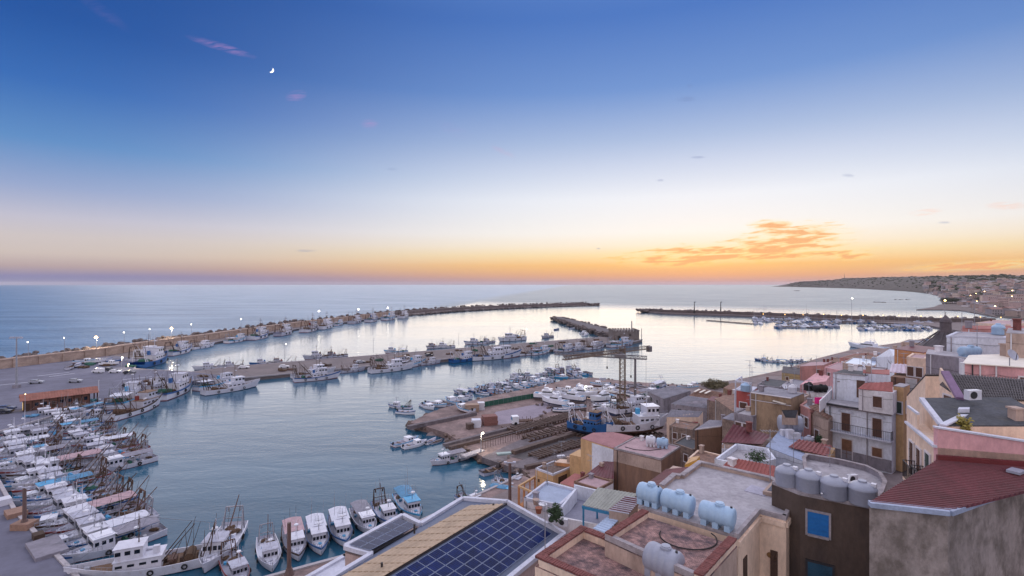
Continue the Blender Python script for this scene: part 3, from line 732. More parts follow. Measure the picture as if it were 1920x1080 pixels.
def skiff(label, L=5.5, B=2.0, mats=(DKB, WHT, BLU), cab=False, engine=True, inner=MAGB):
    t = empty('motor_boat', (0, 0, 0), label, 'motor boat')
    gun, hb = hull(L, B, .65, .45, mats=mats, parent=t, stern=.85, draft=.3, bul=.35, deckm=inner, fine=2.6)
    mb = MB()
    for xx in (-.25, .02): mb.box((xx * L, 0, .5), (.3, B * .85, .07))
    mb.build('bench', WOOD, t, local=True)
    if cab:
        mb = MB(); cabin(mb, -.02 * L, .25 * L, B * .66, .4, .95, rake=.45, ov=.05); mb.build('cabin', [WHT2, WHT2], t, local=True)
        cab_windows(t, -.02 * L, .25 * L, B * .66, .4, .95, .45, 2, 2, hh=.3, zf=.62)
    if engine: MB().box((-L * .5 + .02, 0, .75), (.35, .35, .6)).build('outboard_engine', RUB, t, local=True)
    return proto_tree(t)
def yacht(label, L=20, B=5, name='motor_yacht'):
    t = empty(name, (0, 0, 0), label, 'yacht')
    gun, hb = hull(L, B, 1.6, 1.0, mats=(DKB, WHT2, WHT2), parent=t, stern=.9, draft=.6, bul=.25, deckm=WHT2, fine=2.3)
    mb = MB(); cabin(mb, -.22 * L, .2 * L, B * .74, 1.35, 1.5, rake=2.4, ov=.1, back=-.2, roofmi=1); mb.build('saloon', [WHT2, WHT2], t, local=True)
    MB().box((-.06 * L, 0, 2.35), (.3 * L, B * .76, .45)).build('window_band', GLS, t, local=True)
    mb = MB(); cabin(mb, -.16 * L, .04 * L, B * .5, 2.95, .9, rake=1.2, ov=.1, roofmi=1); mb.build('flybridge', [WHT2, WHT2], t, local=True)
    mb = MB()
    for s_ in (-1, 1): mb.bar((-.2 * L, s_ * B * .33, 2.9), (-.14 * L, s_ * B * .3, 4.9), .4, .12)
    mb.bar((-.14 * L, -B * .31, 4.9), (-.14 * L, B * .31, 4.9), .5, .12); mb.build('radar_arch', WHT2, t, local=True)
    rail(t, gun, hb, L, .55, 1.0, h=.6)
    MB().box((-L * .42, 0, 1.5), (1.2, B * .7, .4)).build('stern_seat', TARP, t, local=True)
    return proto_tree(t)

TR = [trawler('x', 20, 5.8, (RED, WHT, BLU), gm=DKW, seed=1),
      trawler('x', 22, 6.0, (DKB, WHT, WHT), roofm=WHT, gm=DKW, net=NETB, seed=2, funnel=WHT),
      trawler('x', 18, 5.4, (RED, GRYW, GRYW), cab=WHT, gm=RUST, net=NETB, seed=3, drum=False, funnel=RUST),
      trawler('x', 20, 5.6, (RED, WHT, LBL), roofm=GRYW, gm=STEEL, net=NETG, seed=4, house='fore', canopy=True, funnel=LBL),
      trawler('x', 19, 5.4, (DKB, BLU, BLU), cab=WHT, gm=WHT, seed=5, funnel=BLU),
      trawler('x', 21, 5.8, (RED, WHT, DKW), cab=GRYW, roofm=WOOD, gm=RUST, net=NETB, seed=6, house='fore', funnel=RED)]
TD = ['white trawler with blue trim', 'big white trawler with dark gantry', 'greyed trawler with rusty gantry', 'white trawler with a stern awning',
      'blue hulled trawler with white wheelhouse', 'white trawler with dark wooden rail']
CU = [cutter('x', 12, 3.8, (RED, WHT, BLU), canopy=CANV, seed=1),
      cutter('x', 13, 4.0, (DKB, WHT, WHT), canopy=None, net=NETB, seed=2, boom=4.6, roofm=GRYW),
      cutter('x', 11, 3.6, (RED, BLU, WHT), canopy=None, net=NETG, seed=3, fore=False, top=LBL),
      cutter('x', 13, 4.0, (RED, GRYW, RED), cab=GRYW, roofm=GRYW, canopy=None, net=NETB, seed=4, boom=5.4, tall=True),
      cutter('x', 12, 3.8, (DKB, WHT, LBL), canopy=TARP, roofm=LBL, seed=5),
      cutter('x', 14, 4.2, (RED, WHT, DKW), canopy=mat('faded_pink_canvas', (178, 150, 158), .8), roofm=WHT, seed=6, tall=True),
      cutter('x', 12.5, 4.0, (RED, WHT, WHT), canopy=mat('grey_tarpaulin', (136, 134, 148), .8, .12, bump=.3), roofm=WHT2, seed=7, top=WHT2),
      cutter('x', 12, 3.7, (DKB, WHT, BLU), canopy=None, net=NETG, roofm=WHT, seed=9, boom=4.0)]
CD = ['white fishing boat with white canopy', 'all white fishing boat with raised boom', 'blue fishing boat with wheelhouse aft', 'greyed fishing boat with red rail',
      'white fishing boat with blue tarpaulin', 'white fishing boat with faded pink awning', 'white fishing boat with grey tarpaulin', 'white and blue fishing boat with green nets']
SK = [skiff('x', 5.5, 2.0, (DKB, WHT2, BLU)), skiff('x', 6.5, 2.4, (DKB, WHT2, WHT2), cab=True), skiff('x', 5, 1.9, (RED, BLU, WHT), engine=False, inner=WOOD), skiff('x', 7.5, 2.7, (RED, WHT, LBL), cab=True), skiff('x', 5.8, 2.0, (GRYW, GRYW, DKW), engine=False, inner=DKW)]
SD = ['open white motor boat with blue rail', 'white cabin motor boat', 'small blue rowing boat', 'larger white cabin boat', 'weathered grey open boat']
YA = yacht('x', 20, 5)
ORD = ['first', 'second', 'third', 'fourth', 'fifth', 'sixth', 'seventh', 'eighth', 'ninth', 'tenth', 'eleventh', 'twelfth', 'thirteenth', 'fourteenth', 'fifteenth', 'sixteenth', 'seventeenth', 'eighteenth', 'nineteenth', 'twentieth',
       'twenty-first', 'twenty-second', 'twenty-third', 'twenty-fourth', 'twenty-fifth', 'twenty-sixth', 'twenty-seventh', 'twenty-eighth', 'twenty-ninth', 'thirtieth', 'thirty-first', 'thirty-second', 'thirty-third', 'thirty-fourth', 'thirty-fifth', 'thirty-sixth', 'thirty-seventh', 'thirty-eighth', 'thirty-ninth', 'fortieth']
def boat(kind, i, px0, px1=None, z=0, label=None, group=None, yaw=None, sc=None):
    """kind list, index, waterline pixels of stern and bow ends"""
    tr, base = {'T': (TR, 20), 'C': (CU, 12.5), 'S': (SK, 6), 'Y': ([YA], 20)}[kind]
    L_ = {'T': [20, 22, 18, 20, 19, 21], 'C': [12, 13, 11, 13, 12, 14, 12.5, 12], 'S': [5.5, 6.5, 5, 7.5, 5.8], 'Y': [20]}[kind][i]
    if px1 is not None:
        a, b = P(*px0, z), P(*px1, z); c = (a + b) / 2; rz = math.atan2(b.y - a.y, b.x - a.x)
        s_ = (b - a).length / (L_ * .97) if sc is None else sc
    else: c = P(*px0, z) if len(px0) == 2 else Vector(px0); rz = yaw; s_ = sc or 1
    s_ = max(.6, min(1.5, s_))
    return place(tr[i], (c.x, c.y, z), rz, label, group, s_)

def push(o, line, mind):
    """keep a moored boat clear of the quay edge: water lies to the right of the line"""
    p = o.location; best = None
    for a, b in zip(line, line[1:]):
        d = segd(p.x, p.y, a, b)
        if best is None or d < best[0]: best = (d, a, b)
    d, a, b = best; L_ = math.hypot(b[0] - a[0], b[1] - a[1]); n = ((b[1] - a[1]) / L_, -(b[0] - a[0]) / L_)
    sd = (p.x - a[0]) * n[0] + (p.y - a[1]) * n[1]
    if sd < mind: o.location = (p.x + n[0] * (mind - sd), p.y + n[1] * (mind - sd), p.z)
# trawlers along the west side and pier (near side), stern -> bow in the photograph
g = 'trawlers moored along the inner harbour quay and pier'
boat('T', 5, (203, 790), (303, 757), label='big white trawler with dark rail, outermost of the boats by the brown shed', group=g)
boat('T', 3, (215, 768), (262, 741), label='white trawler with a stern awning tucked behind the outermost trawler near the brown shed', group=g)
boat('C', 2, (120, 790), (185, 772), label='dark blue fishing boat against the quay in front of the brown shed', group=g)
boat('T', 4, (136, 800), (208, 782), label='blue trawler with white wheelhouse moored inside the big white trawler', group=g)
boat('C', 4, (150, 776), (205, 763), label='white and light blue boat under a blue tarpaulin beside the brown shed quay', group=g)
boat('T', 2, (255, 748), (318, 728), label='greyed trawler with rusty gear behind the white trawler at the quay corner', group=g)
boat('T', 0, (296, 752), (359, 724), label='white trawler pointing to the pier corner, beside the rusty one', group=g)
boat('T', 1, (382, 741), (486, 724), label='large white trawler alone at the near corner of the middle pier, bow right', group=g)
boat('T', 3, (368, 733), (445, 717), label='white trawler with grey roofs between the lone large trawler and the pier', group=g)
g = 'trawlers along the near side of the middle pier'
near = [((552, 716), (638, 708), 0), ((545, 707), (622, 696), 1), ((640, 698), (680, 694), 2), ((694, 700), (776, 691), 1), ((690, 693), (765, 684), 5), ((720, 684), (775, 676), 3), ((778, 682), (816, 678), 2), ((822, 674), (873, 668), 4), ((884, 676), (964, 670), 1),
        ((880, 669), (952, 663), 0), ((968, 666), (1014, 662), 5), ((972, 661), (1006, 656), 3), ((1022, 657), (1060, 653), 0), ((1018, 651), (1052, 648), 2), ((1060, 650), (1093, 646), 1), ((1098, 645), (1138, 641), 3), ((1075, 640), (1112, 637), 2), ((1035, 646), (1070, 642), 5)]
for k, (a, b, i) in enumerate(near):
    o = boat('T', i, a, b, label='%s, %s from left along pier near side' % (TD[i], ORD[k]), group=g); push(o, [(-105, 200), (78, 327)], 3.4 * o.scale.x)
g = 'trawlers along the far side of the middle pier'
farr = [((418, 690), (366, 694), 1), ((445, 689), (420, 691), 2), ((515, 683), (468, 687), 4), ((540, 683), (520, 684), 5), ((622, 671), (568, 675), 2), ((645, 668), (612, 671), 5), ((764, 661), (720, 663), 3), ((852, 651), (812, 653), 1), ((830, 651), (800, 654), 5), ((910, 644), (870, 646), 0), ((926, 642), (900, 644), 2), ((982, 637), (934, 641), 1), ((1036, 632), (1015, 634), 2), ((985, 634), (960, 636), 3)]
for k, (a, b, i) in enumerate(farr):
    o = boat('T', i, a, b, label='%s, %s from left on pier far side' % (TD[i], ORD[k]), group=g); push(o, [(62, 354), (-125, 226)], 3.4 * o.scale.x)
g = 'boats moored along the long breakwater'
boat('T', 4, (256, 692), (316, 674), label='blue trawler with white wheelhouse at the inner corner of the breakwater basin', group=g)
boat('T', 1, (250, 683), (300, 668), label='white trawler behind the blue one at the inner corner of the basin', group=g)
bwb = [((308, 668), (353, 657), 0), ((360, 656), (402, 649), 1), ((425, 644), (462, 638), 3), ((470, 638), (503, 630), 0), ((510, 633), (556, 622), 2), ((568, 624), (595, 617), 5), ((597, 619), (625, 612), 1), ((627, 611), (640, 608), 3), ((644, 608), (672, 603), 2), ((682, 606), (713, 599), 0), ((718, 601), (742, 597), 3), ((746, 599), (768, 593), 1)]
for k, (a, b, i) in enumerate(bwb):
    o = boat('T', i, a, b, label='%s, %s along the breakwater quay' % (TD[i], ORD[k]), group=g, sc=None); push(o, BWI, 3.4 * o.scale.x)
# left cluster: bows to the corner quay, sterns out in the basin
g = 'fishing boats moored side by side at the left quay'
rl = random.Random(21)
Q0 = Vector((-57.5, 65, 0)); QD = Vector((-.785, .62, 0)); QN = Vector((.62, .785, 0))
seq = [6, 0, 1, 3, 5, 7, 3, 1, 7, 4, 3, 1, 7, 5, 3, 1, 6, 2, 3, 1, 0, 3, 1, 6, 3, 1, 5, 1, 0, 3, 1, 3, 6, 3, 0, 5, 1, 3]
s_ = 4.0; k = 0
while s_ < 112:
    i = seq[k % len(seq)]; L_ = [12, 13, 11, 13, 12, 14, 12.5, 12][i]
    if k == 0: s_ += 1.0
    f = rl.uniform(.94, 1.14)
    ofs = .5 * L_ * f + rl.uniform(.3, 1.2)
    if s_ > 78: ofs += rl.uniform(0, 5)
    c = Q0 + QD * s_ + QN * ofs
    if not (c.x < -124 and c.y > 128):
        o = place(CU[i], (c.x, c.y, 0), math.atan2(-QN.y, -QN.x) + rl.uniform(-.05, .05), '%s, %s nearest of row at left quay' % (CD[i], ORD[min(39, k)]), g, f)
    k += 1; s_ += [3.8, 4.0, 3.6, 4.0, 3.8, 4.2, 4.0, 3.7][i] * f * .82 + rl.uniform(.0, .35)
# a second rank tied up behind the first one where the basin widens
g = 'second rank of fishing boats behind the left quay row'
for k in range(16):
    s2 = 44 + k * 4.4 + rl.uniform(-.6, .6); i = rl.choice([0, 1, 3, 4, 6, 7, 3]); f = rl.uniform(.85, 1.0)
    c = Q0 + QD * s2 + QN * (18.6 + rl.uniform(-1, 1.5))
    place(CU[i], (c.x, c.y, 0), math.atan2(-QN.y, -QN.x) + rl.uniform(-.1, .1), '%s, %s nearest of outer rank' % (CD[i], ORD[k]), g, f)
# tenders and open boats lying between the big ones
g = 'small open boats squeezed between the left quay boats'
for k in range(18):
    s2 = 6 + k * 5.0 + rl.uniform(-.5, .5); c = Q0 + QD * s2 + QN * (3.2 + rl.uniform(-.6, 1.0))
    place(SK[k % 5], (c.x, c.y, 0), math.atan2(-QN.y, -QN.x) + rl.uniform(-.5, .5), '%s, %s nearest small one among the left quay boats' % (SD[k % 5], ORD[k]), g, rl.uniform(1.0, 1.3))
# near boats along the bottom, bows towards the camera
g = 'boats moored bow to the near quay'
bq = [((425, 1045), (462, 1112), 'C', 3, 'greyed small fishing boat with dark net gear, leftmost at the near quay'), ((498, 1012), (512, 1082), 'C', 1, 'white fishing boat with a bare open deck beside the brown mooring post'), ((545, 990), (562, 1062), 'C', 5, 'white fishing boat with faded pink cover just right of the brown post'),
      ((588, 985), (604, 1050), 'C', 0, 'white fishing boat with blue rail, third to the right of the brown post'), ((630, 972), (650, 1035), 'C', 0, 'white fishing boat with blue rail beside the solar roof corner'),
      ((668, 958), (702, 1012), 'C', 6, 'white boat with a broad grey cover partly hidden by the solar roof'), ((708, 946), (742, 1000), 'C', 7, 'white boat with green nets behind the small solar array'), ((748, 932), (790, 985), 'C', 4, 'white and blue boat with dark drum at the right end of the near row')]
for a, b, kd, i, lab in bq: o = boat(kd, i, a, b, label=lab, group=g); o.scale = (o.scale.x * .9, o.scale.x * .84, o.scale.x * .86)
boat('C', 1, (430, 1010), (395, 1060), label='dark wooden fishing boat with upright boom and green net, beside the big white boat', sc=1.05)
boat('T', 1, (412, 1046), (118, 1100), label='large white boat with blue stripes and two square deck hatches at the bottom left', sc=.78)
g = 'boats moored near the brown posts by the small shore'
boat('C', 7, (865, 935), (905, 952), label='small fishing boat with nets lying beyond the corner of the solar roof', group=g)
boat('C', 4, (925, 925), (975, 935), label='fishing boat with masts behind the tall brown post', group=g)
boat('C', 1, (935, 905), (985, 915), label='white fishing boat close to the orange railed terrace', group=g)
# small boats on moorings
g = 'small boats at moorings in front of the boatyard'
boat('S', 3, (747, 835), (776, 827), label='cabin boat, upper of the pair afloat left of the boatyard', group=g, sc=1.0)
boat('S', 1, (764, 840), (793, 833), label='white cabin boat, lower of the pair afloat left of the boatyard', group=g, sc=1.0)
boat('S', 0, (799, 834), (818, 825), label='open boat alongside the dark one near the boatyard rocks', group=g)
boat('S', 4, (808, 833), (830, 827), label='weathered dark open boat near the boatyard rocks', group=g)
boat('C', 6, (866, 860), (815, 872), label='white motor boat with cabin afloat beside the wooden jetty', group=g, sc=.72)
boat('S', 4, (912, 889), (944, 880), label='dark wooden boat floating in front of the slipway', group=g, sc=1.15)
boat('S', 2, (1040, 619), (1049, 618), label='tiny boat at anchor left of the mole', sc=1.3)
boat('S', 0, (1070, 617), (1078, 616.5), label='tiny dark boat at anchor beside the mole', sc=1.3)
boat('S', 1, (1088, 626), (1100, 624), label='small white boat moored at the foot of the mole', sc=1.4)
boat('S', 1, (1093, 630), (1103, 628), label='small white boat below the other one at the foot of the mole', sc=1.4)
# right bay
o = boat('Y', 0, (1660, 658), (1592, 650), label='long white motor yacht with radar arch lying off the right shore', sc=1.15)
g = 'small fishing boats beyond the pink houses'
for k, (a, b, kd, i, lab) in enumerate([((1440, 677), (1415, 675), 'C', 2, 'leftmost dark fishing boat of the small group off the pink houses'), ((1446, 679), (1425, 676), 'C', 1, 'fishing boat beside the leftmost one off the pink houses'), ((1475, 681), (1450, 679), 'C', 4, 'light blue railed boat in the middle of the group off the pink houses'),
                                       ((1500, 680), (1476, 679), 'C', 0, 'boat with white canopy behind the yellow and pink houses'), ((1516, 680), (1498, 679), 'C', 7, 'rightmost fishing boat of the group off the pink houses')]):
    boat(kd, i, a, b, label=lab, group=g)
# ------------------------------------------------------------------ town materials
def stucco(name, c, dirt=(96, 84, 84), amt=.35, sc=.5, sz=.45, **k): return mat(name, c, .9, .10, .7, stain=(dirt, amt + .15, sc), bump=.3, bs=6, sz=sz, **k)
S_WHITE = stucco('white_stucco', (222, 218, 224), (168, 160, 166), .2)
S_BWHITE = stucco('bluish_whitewash', (214, 218, 232), (166, 168, 186), .2)
S_CREAM = stucco('cream_stucco', (222, 196, 178), (160, 132, 120), .4)
S_PINK = stucco('pink_stucco', (212, 162, 168), (164, 124, 138), .3)
S_DPINK = stucco('salmon_stucco', (184, 132, 128), (140, 102, 100), .45)
S_YEL = stucco('ochre_yellow_stucco', (200, 164, 124), (160, 122, 92), .35)
S_ORG = stucco('orange_stucco', (196, 138, 96), (150, 104, 80), .4)
S_BEI = stucco('beige_stucco', (176, 154, 144), (124, 106, 100), .5)
S_TAN = stucco('tan_stained_stucco', (156, 132, 110), (106, 88, 78), .7, 1.0)
S_BRN = stucco('brown_render', (134, 104, 88), (104, 84, 78), .6, .5, .2)
S_DBR = stucco('dark_brown_render', (84, 70, 64), (56, 48, 50), .6, .4, .5)
S_GRY = stucco('grey_cement_render', (142, 136, 146), (96, 90, 98), .55, .8)
S_MOT = stucco('mottled_grey_plaster', (152, 140, 138), (108, 98, 94), .9, 1.1, .7)
S_RED = stucco('red_painted_wall', (168, 84, 80), (130, 68, 68), .3)
S_STONE = mat('rough_stone_wall', (134, 116, 108), .95, .25, 1.6, stain=((88, 76, 74), .7, 1.2), bump=.8, bs=4)
R_CONC = mat('roof_concrete', (166, 162, 170), .9, .12, .5, stain=((104, 98, 110), .5, .6), bump=.3, bs=5)
R_MOSS = mat('mossy_terracotta_paving', (168, 134, 130), .95, .26, 3.0, stain=((82, 72, 82), .95, 1.1), bump=.5, bs=8, sz=1)
R_PINK = mat('pinkish_screed', (178, 150, 156), .9, .12, .6, stain=((136, 112, 118), .5, .6), bump=.3)
R_DRED = mat('dark_red_sheet', (100, 46, 56), .55, .15, .7, stain=((82, 42, 50), .4, .6), bump=.1)
R_RED = mat('red_roof_sheet', (158, 92, 88), .7, .12, .7, stain=((130, 72, 70), .4, .8), bump=.2)
R_TILE = mat('dark_grey_tiles', (96, 92, 96), .85, .18, 2, stain=((70, 68, 66), .5, 1.5), bump=.4)
R_BTILE = mat('old_brown_tiles', (134, 104, 92), .9, .2, 2, stain=((92, 78, 74), .6, 1.2), bump=.5)
R_LAV = mat('pale_lilac_sheet', (196, 182, 200), .6, .08, .8, bump=.1)
R_WHT = mat('white_roof_coating', (224, 216, 206), .6, .05, .6, bump=.1)
R_GRN = mat('grey_green_sheet', (150, 152, 146), .7, .12, .8, stain=((120, 122, 122), .5, .8), bump=.15)
R_ALU = mat('bluish_metal_sheet', (168, 186, 214), .35, .06, .8, bump=0, metal=.2)
R_ASPH = mat('dark_bitumen_roof', (72, 74, 82), .85, .2, .8, stain=((96, 92, 84), .4, 1.2), bump=.3)
R_ETER = mat('grey_fibre_cement', (138, 136, 148), .9, .12, .6, stain=((110, 104, 110), .5, .5), bump=.2)
BRK = mat('red_brick', (122, 72, 70), .9, .25, 3, stain=((104, 68, 66), .5, 3), bump=.4)
COP = mat('white_coping', (196, 198, 214), .8, .08, .8, stain=((150, 146, 156), .3, 1), bump=.2)
COPG = mat('grey_coping', (156, 148, 154), .9, .14, .8, stain=((104, 96, 98), .6, 1), bump=.4)
SHUT = mat('brown_shutter', (92, 64, 54), .7, .12, 2, bump=.1)
DOOR = mat('wooden_door', (126, 90, 70), .7, .15, 2, bump=.2)
DGRN = mat('dark_green_shutter', (58, 72, 70), .7, .1, 2, bump=.1)
FRM = mat('window_surround', (206, 200, 206), .8, .06, 1, bump=.1)
IRON = mat('black_iron', (44, 42, 48), .6, .1, bump=0)
TKB = mat('pale_blue_plastic', (156, 184, 214), .45, .05, .8, bump=.05)
TKG = mat('grey_plastic', (150, 154, 172), .45, .05, .8, bump=.05)
TKW = mat('white_plastic', (206, 206, 218), .45, .05, .8, bump=.05)
BLUP = mat('bright_blue_paint', (22, 104, 176), .55, .06, 1, bump=0)
TEAL = mat('teal_paint', (56, 132, 176), .6, .08, 1, bump=.1)
PVC = mat('white_pipe', (206, 206, 214), .5, .05, bump=0)
VIOL = mat('lilac_paint', (124, 98, 130), .8, .08, 1, bump=.1)

ALLB = []
class B:
    """a building or wall-bounded roof: corners seen at photograph pixels"""
    def __init__(s, name, label, roof, z=None, base=None, wall=S_WHITE, roofm=None, par=None, cat='house', group=None, ov=0, wallmats=None, sink=.0):
        pts = []
        for r in roof:
            pts.append(P(r[0], r[1], r[2] if len(r) > 2 else z))
        if len(pts) == 3: pts.append(pts[0] + pts[2] - pts[1])
        s.p = pts; n = len(pts); c = sum(pts, Vector()) / n; s.c = c; s.n = n
        if base is None: base = min(ground(p.x, p.y) for p in pts) - 1.0
        s.base = base; s.r = empty(name, (c.x, c.y, base), label, cat, group)
        ALLB.append(s); poly = [xy(p) for p in pts]; zt = [p.z - sink for p in pts]
        mb = MB().prism(poly, base, zt); mb.build('wall', wall, s.r)
        if roofm is not None:
            cc = c
            ex = [p + (Vector((p.x - c.x, p.y - c.y, 0)).normalized() * ov) for p in pts]
            MB().prism([xy(p) for p in ex], [p.z - sink + .004 for p in ex], [p.z - sink + .07 for p in ex]).build('roof', roofm, s.r)
        if par: s.parapet(*par)
    def edge(s, i, out=0):
        a, b = s.p[i], s.p[(i + 1) % s.n]; t = Vector((b.x - a.x, b.y - a.y, 0)); L_ = t.length; t.normalize(); nn = Vector((t.y, -t.x, 0))
        m = (a + b) / 2 - s.c
        if nn.dot(Vector((m.x, m.y, 0))) < 0: nn = -nn
        return a, b, t, nn, L_
    def parapet(s, h, m, w=.25, edges=None, cap=None, z0=0.0, part='parapet'):
        mb = MB(); cp = MB()
        for i in (edges if edges is not None else range(s.n)):
            a, b, t, nn, L_ = s.edge(i)
            q = nn * (-w / 2 + .012); e = t * (w / 2 - .01)
            A = a + q; Bq = b + q
            A = A + t * .01; Bq = Bq - t * .01
            vs = []
            for p in (A, Bq):
                for sd in (-1, 1):
                    for zz in (z0 - .05, h): vs.append((p.x + nn.x * sd * w / 2, p.y + nn.y * sd * w / 2, p.z + zz))
            mb.add(vs, [(0, 1, 5, 4), (2, 6, 7, 3), (1, 3, 7, 5), (0, 4, 6, 2), (0, 2, 3, 1), (4, 5, 7, 6)])
            if cap:
                vs = []
                for p, sg in ((A, -1), (Bq, 1)):
                    for sd in (-1, 1):
                        for zz in (h + .003, h + .07): vs.append((p.x + nn.x * sd * (w / 2 + .05) + t.x * sg * .05, p.y + nn.y * sd * (w / 2 + .05) + t.y * sg * .05, p.z + zz + .001 * i))
                cp.add(vs, [(0, 1, 5, 4), (2, 6, 7, 3), (1, 3, 7, 5), (0, 4, 6, 2), (0, 2, 3, 1), (4, 5, 7, 6)])
        mb.build(part, m, s.r)
        if cap: cp.build('coping', cap, s.r)
    def at(s, i, u, dz):
        a, b, t, nn, L_ = s.edge(i); p = a.lerp(b, u); return Vector((p.x, p.y, p.z + dz)), t, nn
    def win(s, i, u, dz, w=1.0, h=1.3, m=SHUT, name='window', frame=FRM, deep=.06, shut=None, sill=True):
        """dz: height of the opening's centre relative to the roof line"""
        p, t, nn = s.at(i, u, dz); rz = math.atan2(t.y, t.x); c = p + nn * (deep / 2 - .01)
        o = MB().box(c, (w, deep, h), rz=rz).build(name, m, s.r)
        if frame is not None:
            f = MB(); c2 = p + nn * .03; fw = .1
            for sg in (-1, 1): f.box(c2 + t * sg * (w / 2 + fw / 2), (fw, .1, h + 2 * fw), rz=rz)
            f.box(c2 + Vector((0, 0, h / 2 + fw / 2)), (w - .004, .1, fw), rz=rz)
            if sill: f.box(c2 - Vector((0, 0, h / 2 + fw / 2)) + nn * .05, (w - .004, .2, fw), rz=rz)
            f.build('frame', frame, o)
        if w > .7:
            q = MB(); q.box(p + nn * (deep + .004), (.05, .03, h), rz=rz)
            for k in range(1, 4): q.box(p + nn * (deep + .002) + Vector((0, 0, -h / 2 + h * k / 4)), (w, .02, .04), rz=rz)
            q.build('slats', m, o)
        return o
    def balcony(s, i, u, dz, w=2.4, d=.9, slab_m=S_WHITE, bars=True, h=.95, name='balcony'):
        p, t, nn = s.at(i, u, dz); rz = math.atan2(t.y, t.x)
        o = MB().box(p + nn * (d / 2 + .01), (w, d, .15), rz=rz).build(name, slab_m, s.r)
        q = MB(); k = max(3, int(w / .16))
        for j in range(k + 1):
            a = p + nn * d + t * (-w / 2 + w * j / k) + Vector((0, 0, .08)); q.tube(a, a + Vector((0, 0, h)), .016, n=3, caps=False)
        for sg in (-1, 1):
            for j in range(5):
                a = p + nn * (d * j / 5 + .05) + t * sg * w / 2 + Vector((0, 0, .08)); q.tube(a, a + Vector((0, 0, h)), .016, n=3, caps=False)
            q.bar(p + t * sg * w / 2 + Vector((0, 0, h + .08)), p + nn * d + t * sg * w / 2 + Vector((0, 0, h + .08)), .04)
        q.bar(p + nn * d - t * w / 2 + Vector((0, 0, h + .08)), p + nn * d + t * w / 2 + Vector((0, 0, h + .08)), .045)
        q.build('railing', IRON, o); return o
    def pipe(s, i, u, m=PVC, r=.05):
        p, t, nn = s.at(i, u, 0); MB().tube(p + nn * .1, Vector((p.x, p.y, s.base)) + nn * .1, r, n=6).build('drainpipe', m, s.r)
    def cornice(s, i, dz, m=FRM, h=.18, d=.14, name='cornice'):
        a, b, t, nn, L_ = s.edge(i); c = (a + b) / 2 + Vector((0, 0, dz)); MB().bar(a + nn * d / 2 + Vector((0, 0, dz)) + t * .01, b + nn * d / 2 + Vector((0, 0, dz)) - t * .01, d, h).build(name, m, s.r)
def sheetroof(parent, pts, n, amp, m, name='roof_sheet', th=.03):
    """pts a,b,c,d world corners; ribs run a->d direction"""
    return MB().sheet(*pts, n, amp, th).build(name, m, parent)
def lone(name, label, cat, loc, group=None): return empty(name, loc, label, cat, group)

def htank(loc, L=1.7, r=.62, rz=0, m=TKB, label='', group=None, tilt=0):
    t = empty('water_tank', loc, label, 'water tank', group, rz)
    M = Matrix.Translation((0, 0, r + .14)) @ Matrix.Rotation(R(90), 4, 'Y')
    pr = [(r * .55, -L / 2), (r * .9, -L / 2 + .05), (r, -L / 2 + .16)]
    for k in range(1, 4):
        x = -L / 2 + .16 + (L - .32) * k / 4; pr += [(r, x - .06), (r * .965, x - .03), (r * .965, x + .03), (r, x + .06)]
    pr += [(r, L / 2 - .16), (r * .9, L / 2 - .05), (r * .55, L / 2)]
    MB().lathe(pr, M, 24).build('body', m, t, smooth=True, local=True)
    MB().lathe([(.24, 0), (.24, .1), (.2, .12), (.2, .16), (.08, .17)], Matrix.Translation((.12, 0, 2 * r + .1)), 14).build('lid', m, t, local=True)
    for x in (-L * .34, 0, L * .34):
        MB().box((x, 0, .2), (.28, r * 1.5, .4)).build('foot', m, t, local=True)
    MB().tube((L * .4, 0, 2 * r + .02), (L * .4, 0, 2 * r + .2), .06, n=6).build('vent', IRON, t, local=True)
    return t
def vtank(loc, r=.62, h=1.15, m=TKG, label='', group=None):
    t = empty('water_tank', loc, label, 'water tank', group)
    MB().lathe([(r * .96, 0), (r, .05), (r, h * .92), (r * 1.02, h * .94), (r * 1.02, h), (r * .93, h + .09), (r * .7, h + .2), (r * .4, h + .27), (.2, h + .29)], Matrix.Identity(4), 28).build('body', m, t, smooth=True, local=True)
    MB().lathe([(.2, h + .27), (.2, h + .36), (.16, h + .38)], Matrix.Identity(4), 14).build('lid', m, t, local=True)
    MB().box((r * .55, -r * .5, h + .24), (.22, .22, .16), rz=.7).build('inlet_box', TKW, t, local=True)
    return t
def ac(loc, rz, label, group=None):
    t = empty('air_conditioner', loc, label, 'air conditioner', group, rz)
    MB().box((0, 0, .35), (.85, .32, .62)).build('case', TKW, t, local=True)
    q = MB(); q.tube((-.12, -.165, .35), (-.12, -.175, .35), .24, n=16); q.build('fan_grille', IRON, t, local=True)
    return t
def antenna(loc, h=3.2, label='', rz=0, group=None, n=7):
    t = empty('television_antenna', loc, label, 'antenna', group, rz)
    MB().tube((0, 0, 0), (0, 0, h), .025, n=5).build('mast', STEEL, t, local=True)
    q = MB(); q.tube((-.55, 0, h - .1), (.6, 0, h - .1), .014, n=4)
    for k in range(n): x = -.5 + 1.05 * k / (n - 1); q.tube((x, -.32 + .02 * k, h - .1), (x, .32 - .02 * k, h - .1), .009, n=3)
    q.build('aerial', STEEL, t, local=True)
    q = MB(); q.tube((0, -.4, h - .7), (0, .4, h - .7), .012, n=4)
    for k in range(5): y = -.36 + .18 * k; q.tube((-.22, y, h - .7), (.22, y, h - .7), .008, n=3)
    q.build('lower_aerial', STEEL, t, local=True)
    return t
